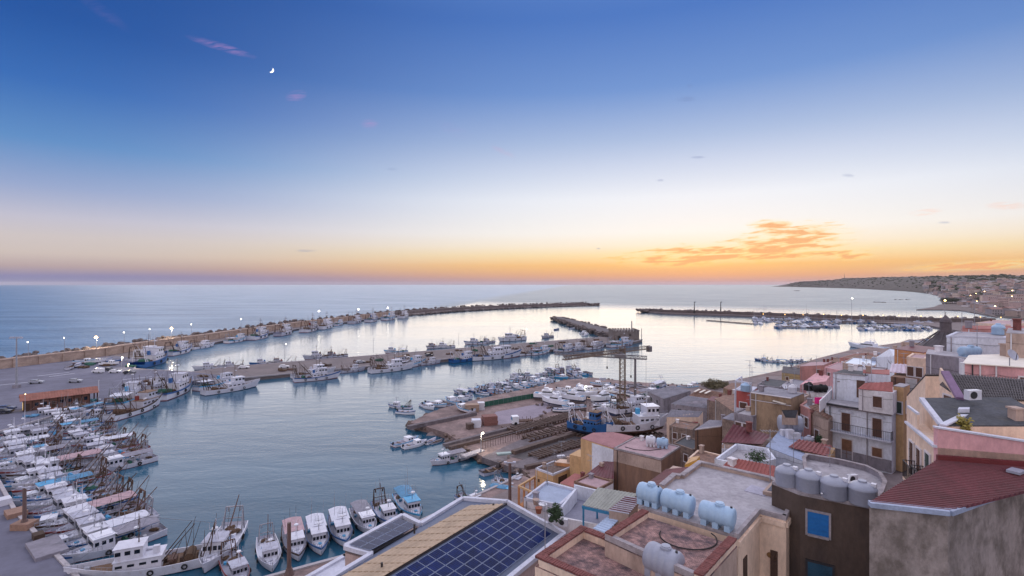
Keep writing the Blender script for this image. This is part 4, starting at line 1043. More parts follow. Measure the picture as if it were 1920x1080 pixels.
def dish(loc, r=.45, rz=0, label='', group=None, m=None, h=.9):
    t = empty('satellite_dish', loc, label, 'satellite dish', group, rz)
    MB().tube((0, 0, 0), (0, 0, h), .03, n=6).build('mast', STEEL, t, local=True)
    M = Matrix.Translation((0, -.1, h + r * .4)) @ Matrix.Rotation(R(62), 4, 'X')
    MB().lathe([(.02, .0), (r * .5, .035), (r, .13), (r * .98, .15), (r * .5, .06), (.02, .02)], M, 18).build('reflector', m or GRYW, t, smooth=False, local=True)
    MB().bar(M @ Vector((0, -r, .1)), M @ Vector((0, 0, r * 1.0)), .03).build('feed_arm', IRON, t, local=True)
    return t

# ---------------------------------------------------------------- foreground: solar building
sb = empty('solar_roof_building', P(850, 1080, 8), 'large building at the bottom centre with grey and tan gabled roof carrying solar panels', 'building')
zA = 17.2
A0 = P(955, 938, zA); A1 = P(1063, 1003, 15.2); RG = P(955, 946, zA)
# roof planes in a frame: ridge direction D1 (towards camera-left), right slope direction D2
ridge_far = P(951, 944, 17.0); ridge_near = P(716, 1085, 17.0)
Dr = (ridge_near - ridge_far)
right_far = P(1058, 1004, 14.6); Ds = right_far - ridge_far
ridge_near = ridge_far + Dr * 1.25; right_near = right_far + Dr * 1.25
left_far = P(868, 937, 15.6); left_mid = P(789, 986, 15.6)
lo1 = P(755, 969, 15.4); lo2 = P(647, 1028, 15.4); lo3 = P(697, 1042, 15.4); lo4 = lo3 + (lo3 - left_mid) * 1.3
SLATE = mat('bluish_grey_roof_sheet', (92, 102, 126), .7, .1, .6, stain=((90, 98, 118), .4, .6), bump=.2)
TANR = mat('tan_corrugated_sheet', (174, 152, 130), .75, .12, .5, stain=((150, 128, 112), .5, .5), bump=.2)
PINKB = stucco('rosy_beige_stucco', (188, 166, 162), (150, 130, 130), .3)
foot = [left_far, ridge_far, right_far, right_near, lo4, lo3, lo2, lo1, left_mid]
MB().prism([xy(p) for p in foot], 2, [p.z - .25 for p in foot]).build('wall', PINKB, sb)
mbx = MB(); mbx.add([ridge_far, right_far, right_near, ridge_near], [(0, 3, 2, 1)]); mbx.add([p - Vector((0, 0, .12)) for p in (ridge_far, right_far, right_near, ridge_near)], [(0, 1, 2, 3)])
mbx.build('right_roof_slope', SLATE, sb)
# left slope: tan corrugated strip beside the ridge, slate gutter strip outside it
def onleft(s_, k):  # s_ along ridge 0..1.25 , k 0 ridge .. 1 eave
    a = ridge_far + Dr * s_; e0 = left_far; slope = (left_far - ridge_far); return a + slope * k
ld = left_mid - left_far; sl = left_far - ridge_far
Ls = [ridge_far, ridge_near, lo4 + Vector((0, 0, .02)), lo3, left_mid, left_far]
q = MB(); q.add([p for p in (left_far, left_mid, lo3, lo4)], [(0, 1, 2, 3)])
q = MB()
def lp(px, py, z): return P(px, py, z)
q.add([ridge_far - Vector((0, 0, .06)), ridge_near - Vector((0, 0, .06)), lo4, lo3, left_mid, left_far], [(0, 1, 2, 3, 4, 5)]); q.build('left_roof_slope', SLATE, sb)
t1 = P(944, 949, 16.98); t2 = P(720, 1085, 17.0) + (P(720, 1085, 17.0) - t1) * .25
e1 = P(880, 952, 16.1); e2 = P(628, 1092, 15.95); e2 = e2 + (e2 - e1) * .2
up3 = Vector((0, 0, .22)); t1, e1, e2, t2 = t1 + up3, e1 + up3, e2 + up3, t2 + up3
MB().sheet(t1, e1, e2, t2, 7, .05, .02).build('tan_sheeting', TANR, sb)
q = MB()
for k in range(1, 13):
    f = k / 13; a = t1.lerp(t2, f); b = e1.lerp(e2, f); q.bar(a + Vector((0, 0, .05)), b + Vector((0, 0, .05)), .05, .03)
q.build('sheet_laps', mat('darker_tan_lap', (160, 138, 116), .8), sb)  # lap strips in a slightly darker tan than the sheeting
q = MB(); q.bar(ridge_far + Vector((0, 0, .06)), ridge_near + Vector((0, 0, .06)), .28, .12); q.build('ridge_cap', mat('dark_ridge_metal', (58, 54, 60), .6), sb)
for nm, pp in (('left_coping', [lo4, lo3, lo2, lo1, left_mid, left_far, ridge_far, right_far, right_near]),):
    for i, (a, b) in enumerate(zip(pp, pp[1:])):
        MB().bar(a + Vector((0, 0, .12 + .003 * i)), b + Vector((0, 0, .12 + .003 * i)), .42, .36).build('coping', COP, sb)
# lower flat roof with the small array
MB().prism([xy(p) for p in (lo1, lo2, lo3, left_mid)], 15.0, 15.3).build('flat_roof', mat('grey_felt', (96, 94, 104), .9), sb)
sa = empty('solar_array', P(715, 1005, 15.5), 'small tilted grey solar array on the flat part at the left of the roof', 'solar panels')
a, b, c_, d_ = P(748, 974, 15.9), P(782, 986, 15.9), P(694, 1034, 15.7), P(655, 1023, 15.7)
SOLG = mat('dark_grey_solar_glass', (48, 56, 84), .25, .12, .5, bump=0, spec=.2); SOLB = mat('blue_solar_glass', (10, 30, 84), .3, .3, .7, bump=0, spec=.12); SFR = mat('aluminium_frame', (140, 152, 180), .35, .05, metal=.4, bump=0)
def array(parent, a, b, c_, d_, nu, nv, gm, fw=.018, lines=0, name='solar_panel', skip=None):
    """grid of framed panels over quad a(0,0) b(1,0) c(1,1) d(0,1)"""
    nrm = (b - a).cross(d_ - a).normalized(); nrm = nrm if nrm.z > 0 else -nrm
    def pt(u, v, h=0): return a.lerp(b, u).lerp(d_.lerp(c_, u), v) + nrm * h
    for i in range(nu):
        for j in range(nv):
            if skip and skip(i, j): continue
            u0, u1, v0, v1 = i / nu, (i + 1) / nu, j / nv, (j + 1) / nv; gu, gv = .02 / nu, .016 / nv
            q = MB(); c8 = [pt(u, v, h) for h in (.06, .10) for u, v in ((u0 + gu, v0 + gv), (u1 - gu, v0 + gv), (u1 - gu, v1 - gv), (u0 + gu, v1 - gv))]
            q.add(c8, [(3, 2, 1, 0), (0, 1, 5, 4), (1, 2, 6, 5), (2, 3, 7, 6), (3, 0, 4, 7), (4, 5, 6, 7)], 1)
            g2u, g2v = .045 / nu, .035 / nv
            q.add([pt(u, v, .104) for u, v in ((u0 + g2u, v0 + g2v), (u1 - g2u, v0 + g2v), (u1 - g2u, v1 - g2v), (u0 + g2u, v1 - g2v))], [(0, 1, 2, 3)], 0)
            for k in range(1, lines):
                v = v0 + (v1 - v0) * k / lines; e = .005 / nv
                q.add([pt(uu, vv, .1065) for uu, vv in ((u0 + g2u, v - e), (u1 - g2u, v - e), (u1 - g2u, v + e), (u0 + g2u, v + e))], [(0, 1, 2, 3)], 2)
            q.build(name, [gm, SFR, LINEB], parent)
LINEB = mat('cell_line', (50, 74, 130), .3, .05, bump=0)
array(sa, a, b, c_, d_, 2, 6, SOLG, lines=0)
q = MB(); q.bar(b - Vector((0, 0, .3)), c_ - Vector((0, 0, .3)), .1, .3); q.bar(a - Vector((0, 0, .35)), d_ - Vector((0, 0, .3)), .1, .3); q.build('support_frame', IRON, sa)
sa2 = empty('solar_array', P(900, 1020, 16), 'large field of blue solar panels on the right slope of the gabled roof', 'solar panels')
nn_ = (Ds).cross(Dr).normalized(); nn_ = nn_ if nn_.z > 0 else -nn_
o_ = ridge_far + Ds * .05 + Dr * .055
A_, B_ = o_, ridge_far + Ds * .86 + Dr * .055
C_, D_ = B_ + Dr * 1.12, A_ + Dr * 1.12
for g_ in ():
    pass
array(sa2, A_, B_, C_, D_, 6, 15, SOLB, lines=6)
q = MB()
for k in range(0, 7, 2):
    f = k / 6; q.bar(A_.lerp(B_, f) + nn_ * .02, D_.lerp(C_, f) + nn_ * .02, .05, .05)
q.build('mounting_rail', SFR, sa2)
for k, (px, py) in enumerate(((925, 960), (777, 1000), (716, 1075))):
    MB().tube(P(px, py, 16.4), P(px, py, 16.4) + Vector((0, 0, .8)), .09, n=8).build('vent_pipe', IRON, sb)
# tan terrace wall at the quay, bottom left of the roof
B('harbour_wall', 'low pink wall with white coping between the near quay and the solar roof', [(560, 1092, 8.0), (648, 1042, 8.0), (700, 1070, 8.0)], base=1, wall=PINKB, roofm=COP, cat='wall', par=(.3, COP, .5))

# ---------------------------------------------------------------- foreground: mossy brick-edged roofs
def brick_coping(parent, a, b, w=.42, k=None, h=.09):
    """rows of real bricks laid across a parapet"""
    t = (b - a); L_ = t.length; t.normalize(); nn = Vector((t.y, -t.x, 0)).normalized(); k = int(L_ / .13); q = MB()
    rd = random.Random(int(L_ * 100))
    for i in range(k):
        p = a + t * (L_ * (i + .5) / k); q.box((p.x, p.y, p.z + h / 2 + rd.uniform(-.008, .008)), (.105, w + rd.uniform(-.02, .02), h), rz=math.atan2(t.y, t.x) + rd.uniform(-.02, .02))
    o = q.build('coping_bricks', BRK, parent); o['kind'] = 'stuff'
    MB().bar(a - Vector((0, 0, .012)), b - Vector((0, 0, .012)), w * .96, .02).build('mortar_bed', COPG, parent); return o
z1 = 25.2
a_ = P(1003, 1044, z1); b_ = P(1090, 986, z1); c1 = P(1135, 1004, z1); dd = P(1205, 1032, z1); 
e_ = P(1345, 1084, z1); f_ = a_ + (e_ - b_)
b1 = B('brick_edged_house', 'cream house with mossy roof and brick parapet at the bottom centre, antenna on its corner', [(1003, 1044), (1090, 986), (1345, 1084), (1290, 1168)], z1 - .0, base=12, wall=S_CREAM, sink=.45)
MB().prism([xy(p) for p in b1.p], z1 - .45, z1 - .40).build('roof', R_MOSS, b1.r)
for i in (0, 1, 3):
    a, b, t, nn, L_ = b1.edge(i); m_ = -nn * .2
    MB().bar(a + m_ - Vector((0, 0, .25)) + t * .22, b + m_ - Vector((0, 0, .25)) - t * .22, .36, .44).build('parapet', S_CREAM, b1.r)
    brick_coping(b1.r, a + m_ - Vector((0, 0, .03)) + (t * .45 if i == 1 else t * .0), b + m_ - Vector((0, 0, .03)))
z2 = 25.9
b2 = B('brick_edged_house', 'house with blotched pink mossy roof between the three blue tanks and the grey tank', [(1134, 1000), (1204, 956), (1382, 1012), (1318, 1082)], z2, base=12, wall=S_BEI, sink=.35)
MB().prism([xy(p) for p in b2.p], z2 - .35, z2 - .30).build('roof', R_MOSS, b2.r)
for i in (0, 2):
    a, b, t, nn, L_ = b2.edge(i); m_ = -nn * .2
    MB().bar(a + m_ - Vector((0, 0, .2)), b + m_ - Vector((0, 0, .2)), .34, .36).build('parapet', S_CREAM, b2.r); brick_coping(b2.r, a + m_ - Vector((0, 0, .02)), b + m_ - Vector((0, 0, .02)), .4)
a, b, t, nn, L_ = b2.edge(3); MB().bar(a - nn * .12 - Vector((0, 0, .2)), b - nn * .12 - Vector((0, 0, .2)), .24, .34).build('parapet', COPG, b2.r)
# ring of black hose lying on the roof
hc = P(1290, 1008, z2 - .28); MB().path([hc + Vector((1.35 * math.cos(x * .25 + 2.6) , 1.2 * math.sin(x * .25 + 2.6), .03)) for x in range(17)], .03).build('hose', RUB)
tag(bpy.data.objects['hose'], 'black hose lying in a curve on the mossy roof', 'hose')
# third roof: grey concrete
z3 = 25.6
g3 = [(1196, 952), (1238, 918), (1262, 897), (1276, 899), (1311, 873), (1447, 904), (1497, 934), (1474, 975), (1425, 962), (1384, 1010)]
b3 = B('grey_roofed_house', 'house with big flat grey concrete roof carrying the three light blue tanks', g3, z3, base=12, wall=S_CREAM, roofm=R_CONC)
b3.parapet(.28, S_BEI, .22, edges=[1, 2, 3, 4, 5], cap=COPG)
b3.parapet(.22, COPG, .2, edges=[6, 7, 8])
b3.parapet(.12, COPG, .3, edges=[9])
b3.win(7, .45, -2.9, .35, 2.2, DKW, frame=None); b3.win(8, .72, -2.6, .55, 2.6, DKW, name='door', frame=None)
b3.win(6, .45, -1.9, .3, 1.6, DKW, frame=None)
b3.cornice(7, -.28, S_CREAM, .25, .1); b3.cornice(8, -.28, S_CREAM, .25, .1); b3.cornice(6, -.28, S_CREAM, .25, .1)
q = MB()
wm = P(1445, 1012, 22.6)
pw, tw, nw = b3.at(7, .62, -2.1)
for k, (dx_, dz_, r_) in enumerate(((.0, 0, .14), (-.22, .02, .09), (-.12, -.15, .06), (-.26, -.14, .07))):
    c = pw + tw * dx_ + Vector((0, 0, dz_)); q = MB(); q.tube(c + nw * .0, c + nw * .05, r_, n=14); q.build('round_plaque', mat('ceramic_brown', (132, 96, 58), .5), b3.r)
MB().bar(P(1402, 915, z3 + .08), P(1440, 925, z3 + .08), 1.2, .06).build('patch', mat('pale_screed', (170, 168, 186), .9), b3.r)
g = 'light blue horizontal water tanks on the grey roof'
dr3 = P(1380, 1000, z3) - P(1200, 945, z3); rz3 = math.atan2(dr3.y, dr3.x)
for (px, py), lab in (((1218, 946), 'light blue horizontal tank at the left end of the row of three'), ((1271, 962), 'middle light blue tank of the three in a row, hose at its end'), ((1345, 987), 'light blue horizontal tank at the right end of the row of three')):
    p = P(px, py, z3 + .1); htank(p, (1.72, 1.3)[px == 1218], .50, rz3, TKB, lab, g)
p = P(1244, 1083, z1 - .38); htank(p, 1.6, .62, rz3 - .1, TKG, 'big grey horizontal water tank on the mossy roof in front')
antenna(P(1022, 1062, z1 - 2.2), 3.4, 'tall television antenna on the corner of the brick edged cream house', 2.2)
# stair well on the right of the grey roof
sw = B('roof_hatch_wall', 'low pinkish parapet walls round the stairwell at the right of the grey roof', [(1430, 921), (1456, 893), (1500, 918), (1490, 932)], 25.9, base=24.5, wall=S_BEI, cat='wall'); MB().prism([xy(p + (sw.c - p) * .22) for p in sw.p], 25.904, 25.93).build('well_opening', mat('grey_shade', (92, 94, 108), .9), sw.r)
# ---------------------------------------------------------------- dark brown house with the four grey tanks
z4 = 26.9
b4 = B('dark_brown_house', 'tall dark brown rendered house with a bright blue shutter under four grey tanks', [(1447, 906), (1500, 927), (1640, 954), (1600, 905)], z4, base=12, wall=S_DBR, roofm=R_CONC)
b4.parapet(.12, COPG, .25, edges=[0, 1])
sh = b4.win(1, .255, -1.35, .95, 1.15, BLUP, frame=COPG); b4.win(1, .28, -4.2, 1.1, 1.6, mat('teal_glass_door', (38, 72, 96), .3), name='door', frame=IRON)
MB().prism([xy(P(1499, 929, 24)), xy(P(1506, 931, 24)), xy(P(1507, 928, 24)), xy(P(1500, 926, 24))], 12, 24).build('corner_pilaster', S_ORG, b4.r)
g = 'grey upright water tanks on the dark brown house'
for (px, py, lab) in ((1475, 909, 'grey upright tank at the left end of the four in a row'), (1516, 919, 'second grey upright tank from the left of the four'), (1564, 932, 'third grey upright tank from the left of the four'), (1617, 943, 'grey upright tank at the right end of the four in a row')):
    vtank(P(px, py, z4 + .07), .64 if px > 1500 else   .56, .78, TKG, lab, g)
MB().path([P(1594, 935, z4 + .1), P(1590, 905, z4 + .3), P(1594, 890, z4 + .6)], .06).build('pipe', PVC, b4.r); MB().tube(P(1541, 925, z4), P(1541, 925, z4 + .9), .04).build('pipe', PVC, b4.r)
# curved terrace wall behind
tw_ = B('curved_terrace', 'grey terrace with a rounded parapet behind the four grey tanks', [(1512, 905), (1505, 868), (1512, 861), (1575, 872), (1625, 884), (1652, 898), (1662, 915), (1655, 935), (1640, 950)], 21.6, base=13, wall=S_GRY, roofm=R_CONC, cat='terrace', par=(.5, S_GRY, .2, None, COPG))
ac(P(1598, 905, 21.7), .2, 'air conditioner standing on the curved terrace behind the tanks')
# ---------------------------------------------------------------- right foreground house with dark red corrugated roof
C1, C2, C3 = P(1630, 946, 28.4), P(1778, 962, 28.4), P(1925, 910, 28.4)
C3b = C2 + (C3 - C2) * 1.6; C5 = P(1757, 866, 29.0); C4 = P(1930, 880, 29.0); C4b = C5 + (C4 - C5) * 1.7; 
bc = empty('grey_plaster_house', (C2.x, C2.y, 14), 'big house at the bottom right with mottled grey walls and dark red corrugated roof', 'house')
MB().prism([xy(p) for p in (C1, C2, C3b, C4b, C5)], 14, [p.z - .12 for p in (C1, C2, C3b, C4b, C5)]).build('wall', S_MOT, bc)
q = MB(); nb = 26
M1 = C1.lerp(C2, 0)
ridge_pts_left = [C1.lerp(C5, k / nb) for k in range(nb + 1)]
def sheetpoly(q, L0, L1, R0, R1, n, amp): q.sheet(L0, L1, R1, R0, n, amp, .03)
Q2 = C2; Q3 = C3b
# rib lines run from the left verge to the right verge; front part narrows to the corner
kf = .0
up_ = Vector((0, 0, .05))
r0, r1 = C2.lerp(C3b, .0), C4b
q.sheet(C1 + up_, C5 + up_, C4b + up_, C2 + up_ + (C3b - C2) * .0, 30, .09, .03)
q.build('corrugated_roof', R_DRED, bc)
q = MB(); q.sheet(C2 + up_ + Vector((0, 0, -.006)), C4b + up_ - Vector((0, 0, .006)), C3b + up_ + (C4b - C3b) * .02, C2.lerp(C3b, .02) + up_, 14, .08, .03); q.build('corrugated_roof', R_DRED, bc)
for i, (a, b) in enumerate(((C1, C2), (C2, C3b))): MB().bar(a + Vector((0, 0, .03 + .004 * i)), b + Vector((0, 0, .03 + .004 * i)), .34, .2).build('eave_gutter', mat('bluish_gutter', (150, 160, 186), .6, .1), bc)
MB().bar(C5 + Vector((0, 0, .15)), C4b + Vector((0, 0, .15)), .2, .4).build('wall_flashing', mat('dark_red_flashing', (104, 34, 40), .7), bc)
MB().box(P(1905, 888, 29.0) + Vector((0, 0, .12)), (.7, .5, .12), rz=.5).build('skylight', TKG, bc)
# ---------------------------------------------------------------- pink house behind it
D1 = P(1758, 803, 30.6); D0 = P(1703, 762, 30.6); D2 = P(1935, 831, 30.2); D2b = D1 + (D2 - D1) * 1.8
D3 = P(1815, 776, 30.5); D3b = D3 + (D2b - D1)
bd = empty('pink_house', (D1.x, D1.y, 20), 'pink house with balconies on its cream left face, above the dark red roof', 'house')
DC = (D2b - D1); 
F0 = D0; far_r = D0 + DC * 1.0
MB().prism([xy(p) for p in (D1, D2b, far_r, D0)], 17, [29.6] * 4).build('wall', S_CREAM, bd)
MB().prism([xy(p) for p in (D1, D2b)] + [xy(D2b + (D1 - D2b).cross(Vector((0, 0, 1))).normalized() * -.0 + Vector((-.12 * 0, .25, 0))), xy(D1 + Vector((0, .25, 0)))], 28.0, [D1.z, D2b.z, D2b.z, D1.z]).build('front_parapet', S_PINK, bd)
MB().bar(D1 + Vector((-.1, .1, .05)), D2b + Vector((0, .1, .05)),   .3, .08).build('coping', COP, bd)
class FakeB(B):
    def __init__(s, pts, root, base): s.p = pts; s.n = len(pts); s.c = sum(pts, Vector()) / len(pts); s.r = root; s.base = base
fd = FakeB([D0, D1, D2b, far_r], bd, 17)
fd.p = [Vector((p.x, p.y, 29.6)) for p in fd.p]; fd.c = sum(fd.p, Vector()) / 4
for u_, dz_, k in ((.16, -1.9, 0), (.42, -1.9, 1), (.72, -1.7, 2), (.3, -4.6, 0), (.68, -4.6, 1)):
    fd.win(0, u_, dz_, .75, 1.9, DGRN if k == 2 else SHUT, name='balcony_door', sill=False)
    if k != 0: fd.balcony(0, u_, dz_ - 1.0, 1.5, .6, S_CREAM)
fd.cornice(0, .05, COP, .12, .2)
MB().bar(fd.p[0] + Vector((0, 0, 1.0)), fd.p[0].lerp(fd.p[1], .38) + Vector((0, 0, 1.0)), .12, .12).build('terrace_rail', COP, bd)
MB().bar(fd.p[0] + Vector((0, 0, .45)), fd.p[0].lerp(fd.p[1], .38) + Vector((0, 0, .45)), .1, 1.0).build('terrace_parapet', S_CREAM, bd)
MB().prism([xy(D3), xy(D3b), xy(D3b + Vector((.1, .3, 0))), xy(D3 + Vector((0, .3, 0)))], 29.4, 30.5).build('rear_parapet', S_PINK, bd)
MB().bar(D3 + Vector((-.1, .15, .05)), D3b + Vector((0, .15, .05)), .4, .09).build('coping', COP, bd)
MB().prism([xy(P(1796, 777, 30.6)), xy(P(1818, 777, 30.6)), xy(P(1818, 773, 30.6)), xy(P(1798, 773, 30.6))], 29.5, 30.9).build('chimney_block', COP, bd)
MB().bar(P(1768, 797, 30.62), P(1812, 776, 30.62), .3, .08).build('coping', COP, bd)
# dark roof of the next house
dk_ = B('dark_roofed_house', 'house with dark grey bitumen roof between the pink terrace and the tiled roofs', [(1768, 800, 30.3), (1728, 748, 31.0), (1895, 747, 31.1), (1990, 800, 30.4)], base=20, wall=S_CREAM, roofm=R_ASPH)
MB().bar(dk_.p[0], dk_.p[1], .25, .2).build('verge', COP, dk_.r)
# tiled houses
def tiled(name, label, pts, n, m, wall, base=None, amp=.07, cat='house'):
    ps = [P(*p) for p in pts]; base = base if base is not None else min(ground(p.x, p.y) for p in ps) - 1
    r = empty(name, (ps[0].x, ps[0].y, base), label, cat)
    MB().prism([xy(p) for p in ps], base, [p.z - .1 for p in ps]).build('wall', wall, r)
    u = Vector((0, 0, .03)); MB().sheet(ps[0] + u, ps[1] + u, ps[2] + u, ps[3] + u, n, amp, .03).build('tiled_roof', m, r)
    q = MB()          # overlapping tile courses
    k = int((ps[3] - ps[0]).length / .38)
    for j in range(1, k):
        f = j / k; q.bar(ps[0].lerp(ps[3], f) + Vector((0, 0, .08)), ps[1].lerp(ps[2], f) + Vector((0, 0, .08)), .05, .035)
    q.build('tile_courses', m, r)['kind'] = 'stuff'
    f = FakeB(ps, r, base); return f
tr_ = tiled('tiled_roof_house', 'house with long dark grey tiled roof and lilac verge at the right edge', [(1806, 748, 31.0), (1960, 752, 31.0), (1960, 716, 31.6), (1775, 701, 32.0)], 34, R_TILE, S_CREAM)
MB().bar(P(1772, 698, 32.15), P(1801, 748, 31.1), .42, .2).build('lilac_verge', VIOL, tr_.r)
MB().bar(P(1763, 701, 31.9), P(1793, 751, 30.8), .12, .9).build('gable_edge', S_CREAM, tr_.r)
ac_ = ac(P(1824, 750, 31.2), .15, 'large white air conditioner on the dark tiled roof'); ac_.scale = (1.0, 1.0, .9)
MB().tube(P(1804, 702, 32.3), P(1804, 702, 32.3) + Vector((0, 0, .75)), .12, n=8).build('chimney_pipe', PVC, tr_.r)
tl = tiled('tiled_roof_house', 'small house with steep old dark tiles left of the lilac verge', [(1700, 742, 28.6), (1764, 748, 28.6), (1764, 703, 31.0), (1735, 703, 31.0)], 9, R_TILE, S_CREAM, amp=.1)
B('gable_house', 'narrow cream gable with a brown shutter between the two tiled roofs', [(1762, 722, 31.4), (1800, 748, 30.9), (1812, 735, 31)], base=20, wall=S_CREAM, roofm=R_TILE).win(0, .45, -.9, .7, 1.2, SHUT)
# pink house with white roof and dish
pw_ = B('pink_house', 'long pink house with bright white roof and a satellite dish at the right edge', [(1808, 682, 32.0), (1930, 690, 32.0), (1930, 664, 32.0), (1822, 668, 32.0)], base=24, wall=S_PINK, roofm=R_WHT, ov=.25)
pw_.win(0, .93, -1.2, .5, 1.0, SHUT); pw_.pipe(0, .25); pw_.pipe(0, .5)
dish(P(1893, 686, 32.1), .42, .2, 'large dark satellite dish at the edge of the white roof', m=GRYW, h=.6)
B('lilac_white_house', 'tall pale lilac wall of a house under the church dome, upper right', [(1775, 632, 33.0), (1886, 636, 33.0), (1900, 628, 33.2)], base=22, wall=S_BWHITE, roofm=R_CONC, par=(.15, COP))
ht = htank(P(1818, 670, 31.5), 1.8, .42, .1, TKB, 'light blue tank in front of the pale lilac wall'); ht2 = MB().prism([xy(P(1798, 672, 31.5)), xy(P(1845, 674, 31.5)), xy(P(1845, 668, 31.5)), xy(P(1800, 667, 31.5))], 22, 31.49).build('tank_ledge', S_BWHITE); tag(ht2, 'low pale ledge under the light blue tank', 'ledge')
antenna(P(1832, 668, 31.5), 3.0, 'thin antenna mast beside the light blue tank on the right')
B('beige_house', 'plain beige house wall at the right edge behind the white roof', [(1886, 625, 34.0), (1990, 629, 34.0), (1990, 620, 34.2)], base=22, wall=S_BEI, roofm=R_CONC)
B('rose_house', 'low rose coloured house at the right edge behind the beige wall', [(1802, 617, 33.5), (1990, 622, 33.5), (1990, 612, 33.7), (1805, 612, 33.7)], base=16, wall=S_DPINK, roofm=R_RED)
B('grey_gable_house', 'blank grey rendered wall of a house left of the white roof', [(1736, 664, 31.5), (1822, 674, 31.5), (1822, 665, 31.6)], base=20, wall=S_GRY, roofm=R_CONC)
# ---------------------------------------------------------------- church with conical roof
ch = empty('church', P(1765, 650, 20), 'church with dark conical roof and small lantern rising against the marina', 'church')
cc = P(1773, 650, d=150); ctz = P(1773, 622, d=150).z; cbz = P(1773, 654, d=150).z
MB().lathe([(8.4, cbz - 1.0), (6.6, cbz + .6), (3.4, (cbz + ctz) / 2 + .2), (1.7, ctz)], Matrix.Translation((cc.x, cc.y, 0)), 20).build('conical_roof', mat('slate_dome', (84, 78, 84), .8, .15, .5), ch)
MB().lathe([(8.0, 2), (8.0, cbz - .6)], Matrix.Translation((cc.x, cc.y, 0)), 20).build('drum_wall', S_BEI, ch)
MB().lathe([(1.9, ctz - .2), (1.9, ctz + .3), (1.45, ctz + .4), (1.35, ctz + 2.6), (1.6, ctz + 2.8), (1.3, ctz + 3.6), (.6, ctz + 4.3), (.1, ctz + 4.9)], Matrix.Translation((cc.x, cc.y, 0)), 12).build('lantern', mat('lantern_stone', (92, 84, 90), .85), ch)
MB().tube((cc.x, cc.y, ctz + 4.8), (cc.x, cc.y, ctz + 5.8), .06).build('cross_post', IRON, ch)
q = MB()
for k in range(10):
    an = 2 * math.pi * k / 10; q.bar((cc.x + 8 * math.cos(an), cc.y + 8 * math.sin(an), cbz - .3), (cc.x + 1.8 * math.cos(an), cc.y + 1.8 * math.sin(an), ctz), .25, .2)
q.build('roof_ribs', mat('slate_dome'), ch)
# ---------------------------------------------------------------- middle right houses
bo = B('orange_house', 'square orange-brown house wall with dark red roof beside the church', [(1677, 655, 28.0), (1732, 662, 28.0), (1762, 653, 28.3)], base=12, wall=S_ORG, roofm=R_DRED)
B('white_gable', 'white sloping gable wall just left of the orange-brown house', [(1642, 670, 22.5), (1676, 668, 26.0), (1680, 656, 26.0), (1668, 654, 26)], base=10, wall=S_BWHITE, cat='house')
bl = B('brown_house', 'brown house under a lilac corrugated roof with a small white door', [(1670, 706, 26.8), (1733, 712, 26.8), (1748, 699, 26.8), (1690, 695, 26.8)], base=20, wall=S_BRN)
sheetroof(bl.r, (P(1667, 698, 27.1), P(1728, 702, 27.1), P(1722, 684, 27.7), P(1672, 682, 27.7)), 7, .06, R_LAV)
bl.win(0, .62, -1.1, .9, 2.0, mat('white_door_paint', (190, 192, 196), .6), name='door'); bl.balcony(0, .62, -2.1, 1.6, .7, S_BRN)
bcx = B('narrow_cream_house', 'narrow cream yellow house between the white three storey house and the balconied pink one', [(1675, 724, 27.0), (1694, 727, 27.0), (1706, 722, 27)], base=18, wall=S_YEL, roofm=R_CONC)
bcx.win(0, .6, -2.2, .5, 1.2, DGRN); bcx.win(1, .5, -2.2, .7, 1.2, DGRN)
# white three storey house
zf = 24.3
wf = B('white_three_storey_house', 'white three storey house with balcony band and arched dark door surrounds', [(1545, 755), (1672, 776), (1702, 760)], zf, base=17.4, wall=S_BWHITE, roofm=R_CONC)
wf.cornice(0, -.02, IRON, .14, .35); wf.cornice(0, -.16, COPG, .16, .22)
for u_ in (.345, .80):
    wf.win(0, u_, -1.75, .85, 2.0, SHUT, name='balcony_door', sill=False); p, t, nn = wf.at(0, u_, -.55)
    q = MB(); q.bar(p - t * .7 + nn * .07, p + nn * .07 + Vector((0, 0, .3)), .12, .1); q.bar(p + nn * .07 + Vector((0, 0, .3)), p + t * .7 + nn * .07, .12, .1); q.bar(p - t * .75 + nn * .06 - Vector((0, 0, .12)), p + t * .75 + nn * .06 - Vector((0, 0, .12)), .1, .1); q.build('pediment', COP, wf.r)
o = wf.balcony(0, .54, -2.85, (wf.p[1] - wf.p[0]).length * .96, .8, COP)
wf.win(0, .36, -4.75, 1.0, 2.1, DOOR, name='door', sill=False); wf.win(0, .80, -4.4, .9, .95, DOOR)
p0, p1 = wf.p[0], wf.p[1]; a, b, t, nn, L_ = wf.edge(0)
MB().bar(a.lerp(b, .0) + nn * .03 + Vector((0, 0, -5.6)), a.lerp(b, 1) + nn * .03 + Vector((0, 0, -5.6)), .06, 1.3).build('grey_dado', S_GRY, wf.r)
wf.pipe(0, .01, IRON); wf.pipe(0, .66, COPG)
wt = B('rooftop_room', 'white rooftop room with a dark door above the three storey house', [(1562, 700), (1622, 706), (1640, 699)], 27.4, base=24.3, wall=S_BWHITE, roofm=R_ASPH, cat='house')
wt.win(0, .87, -1.5, .8, 2.0, SHUT, name='door', frame=None); wt.cornice(0, .08, COPG, .15, .1)
q = MB(); q.box(wt.at(0, .2, -.9)[0], (.4, .1, .12)); q.build('vent', COPG, wt.r)
w2 = B('white_attic', 'white attic storey with one brown shuttered window and a red roof edge', [(1610, 729), (1674, 737), (1690, 727)], 26.6, base=24.3, wall=S_WHITE)
w2.win(0, .56, -1.15, .8, 1.15, SHUT); sheetroof(w2.r, (P(1608, 729, 26.65), P(1674, 735, 26.65), P(1674, 716, 27.5), P(1622, 718, 27.2)), 6, .03, R_RED)
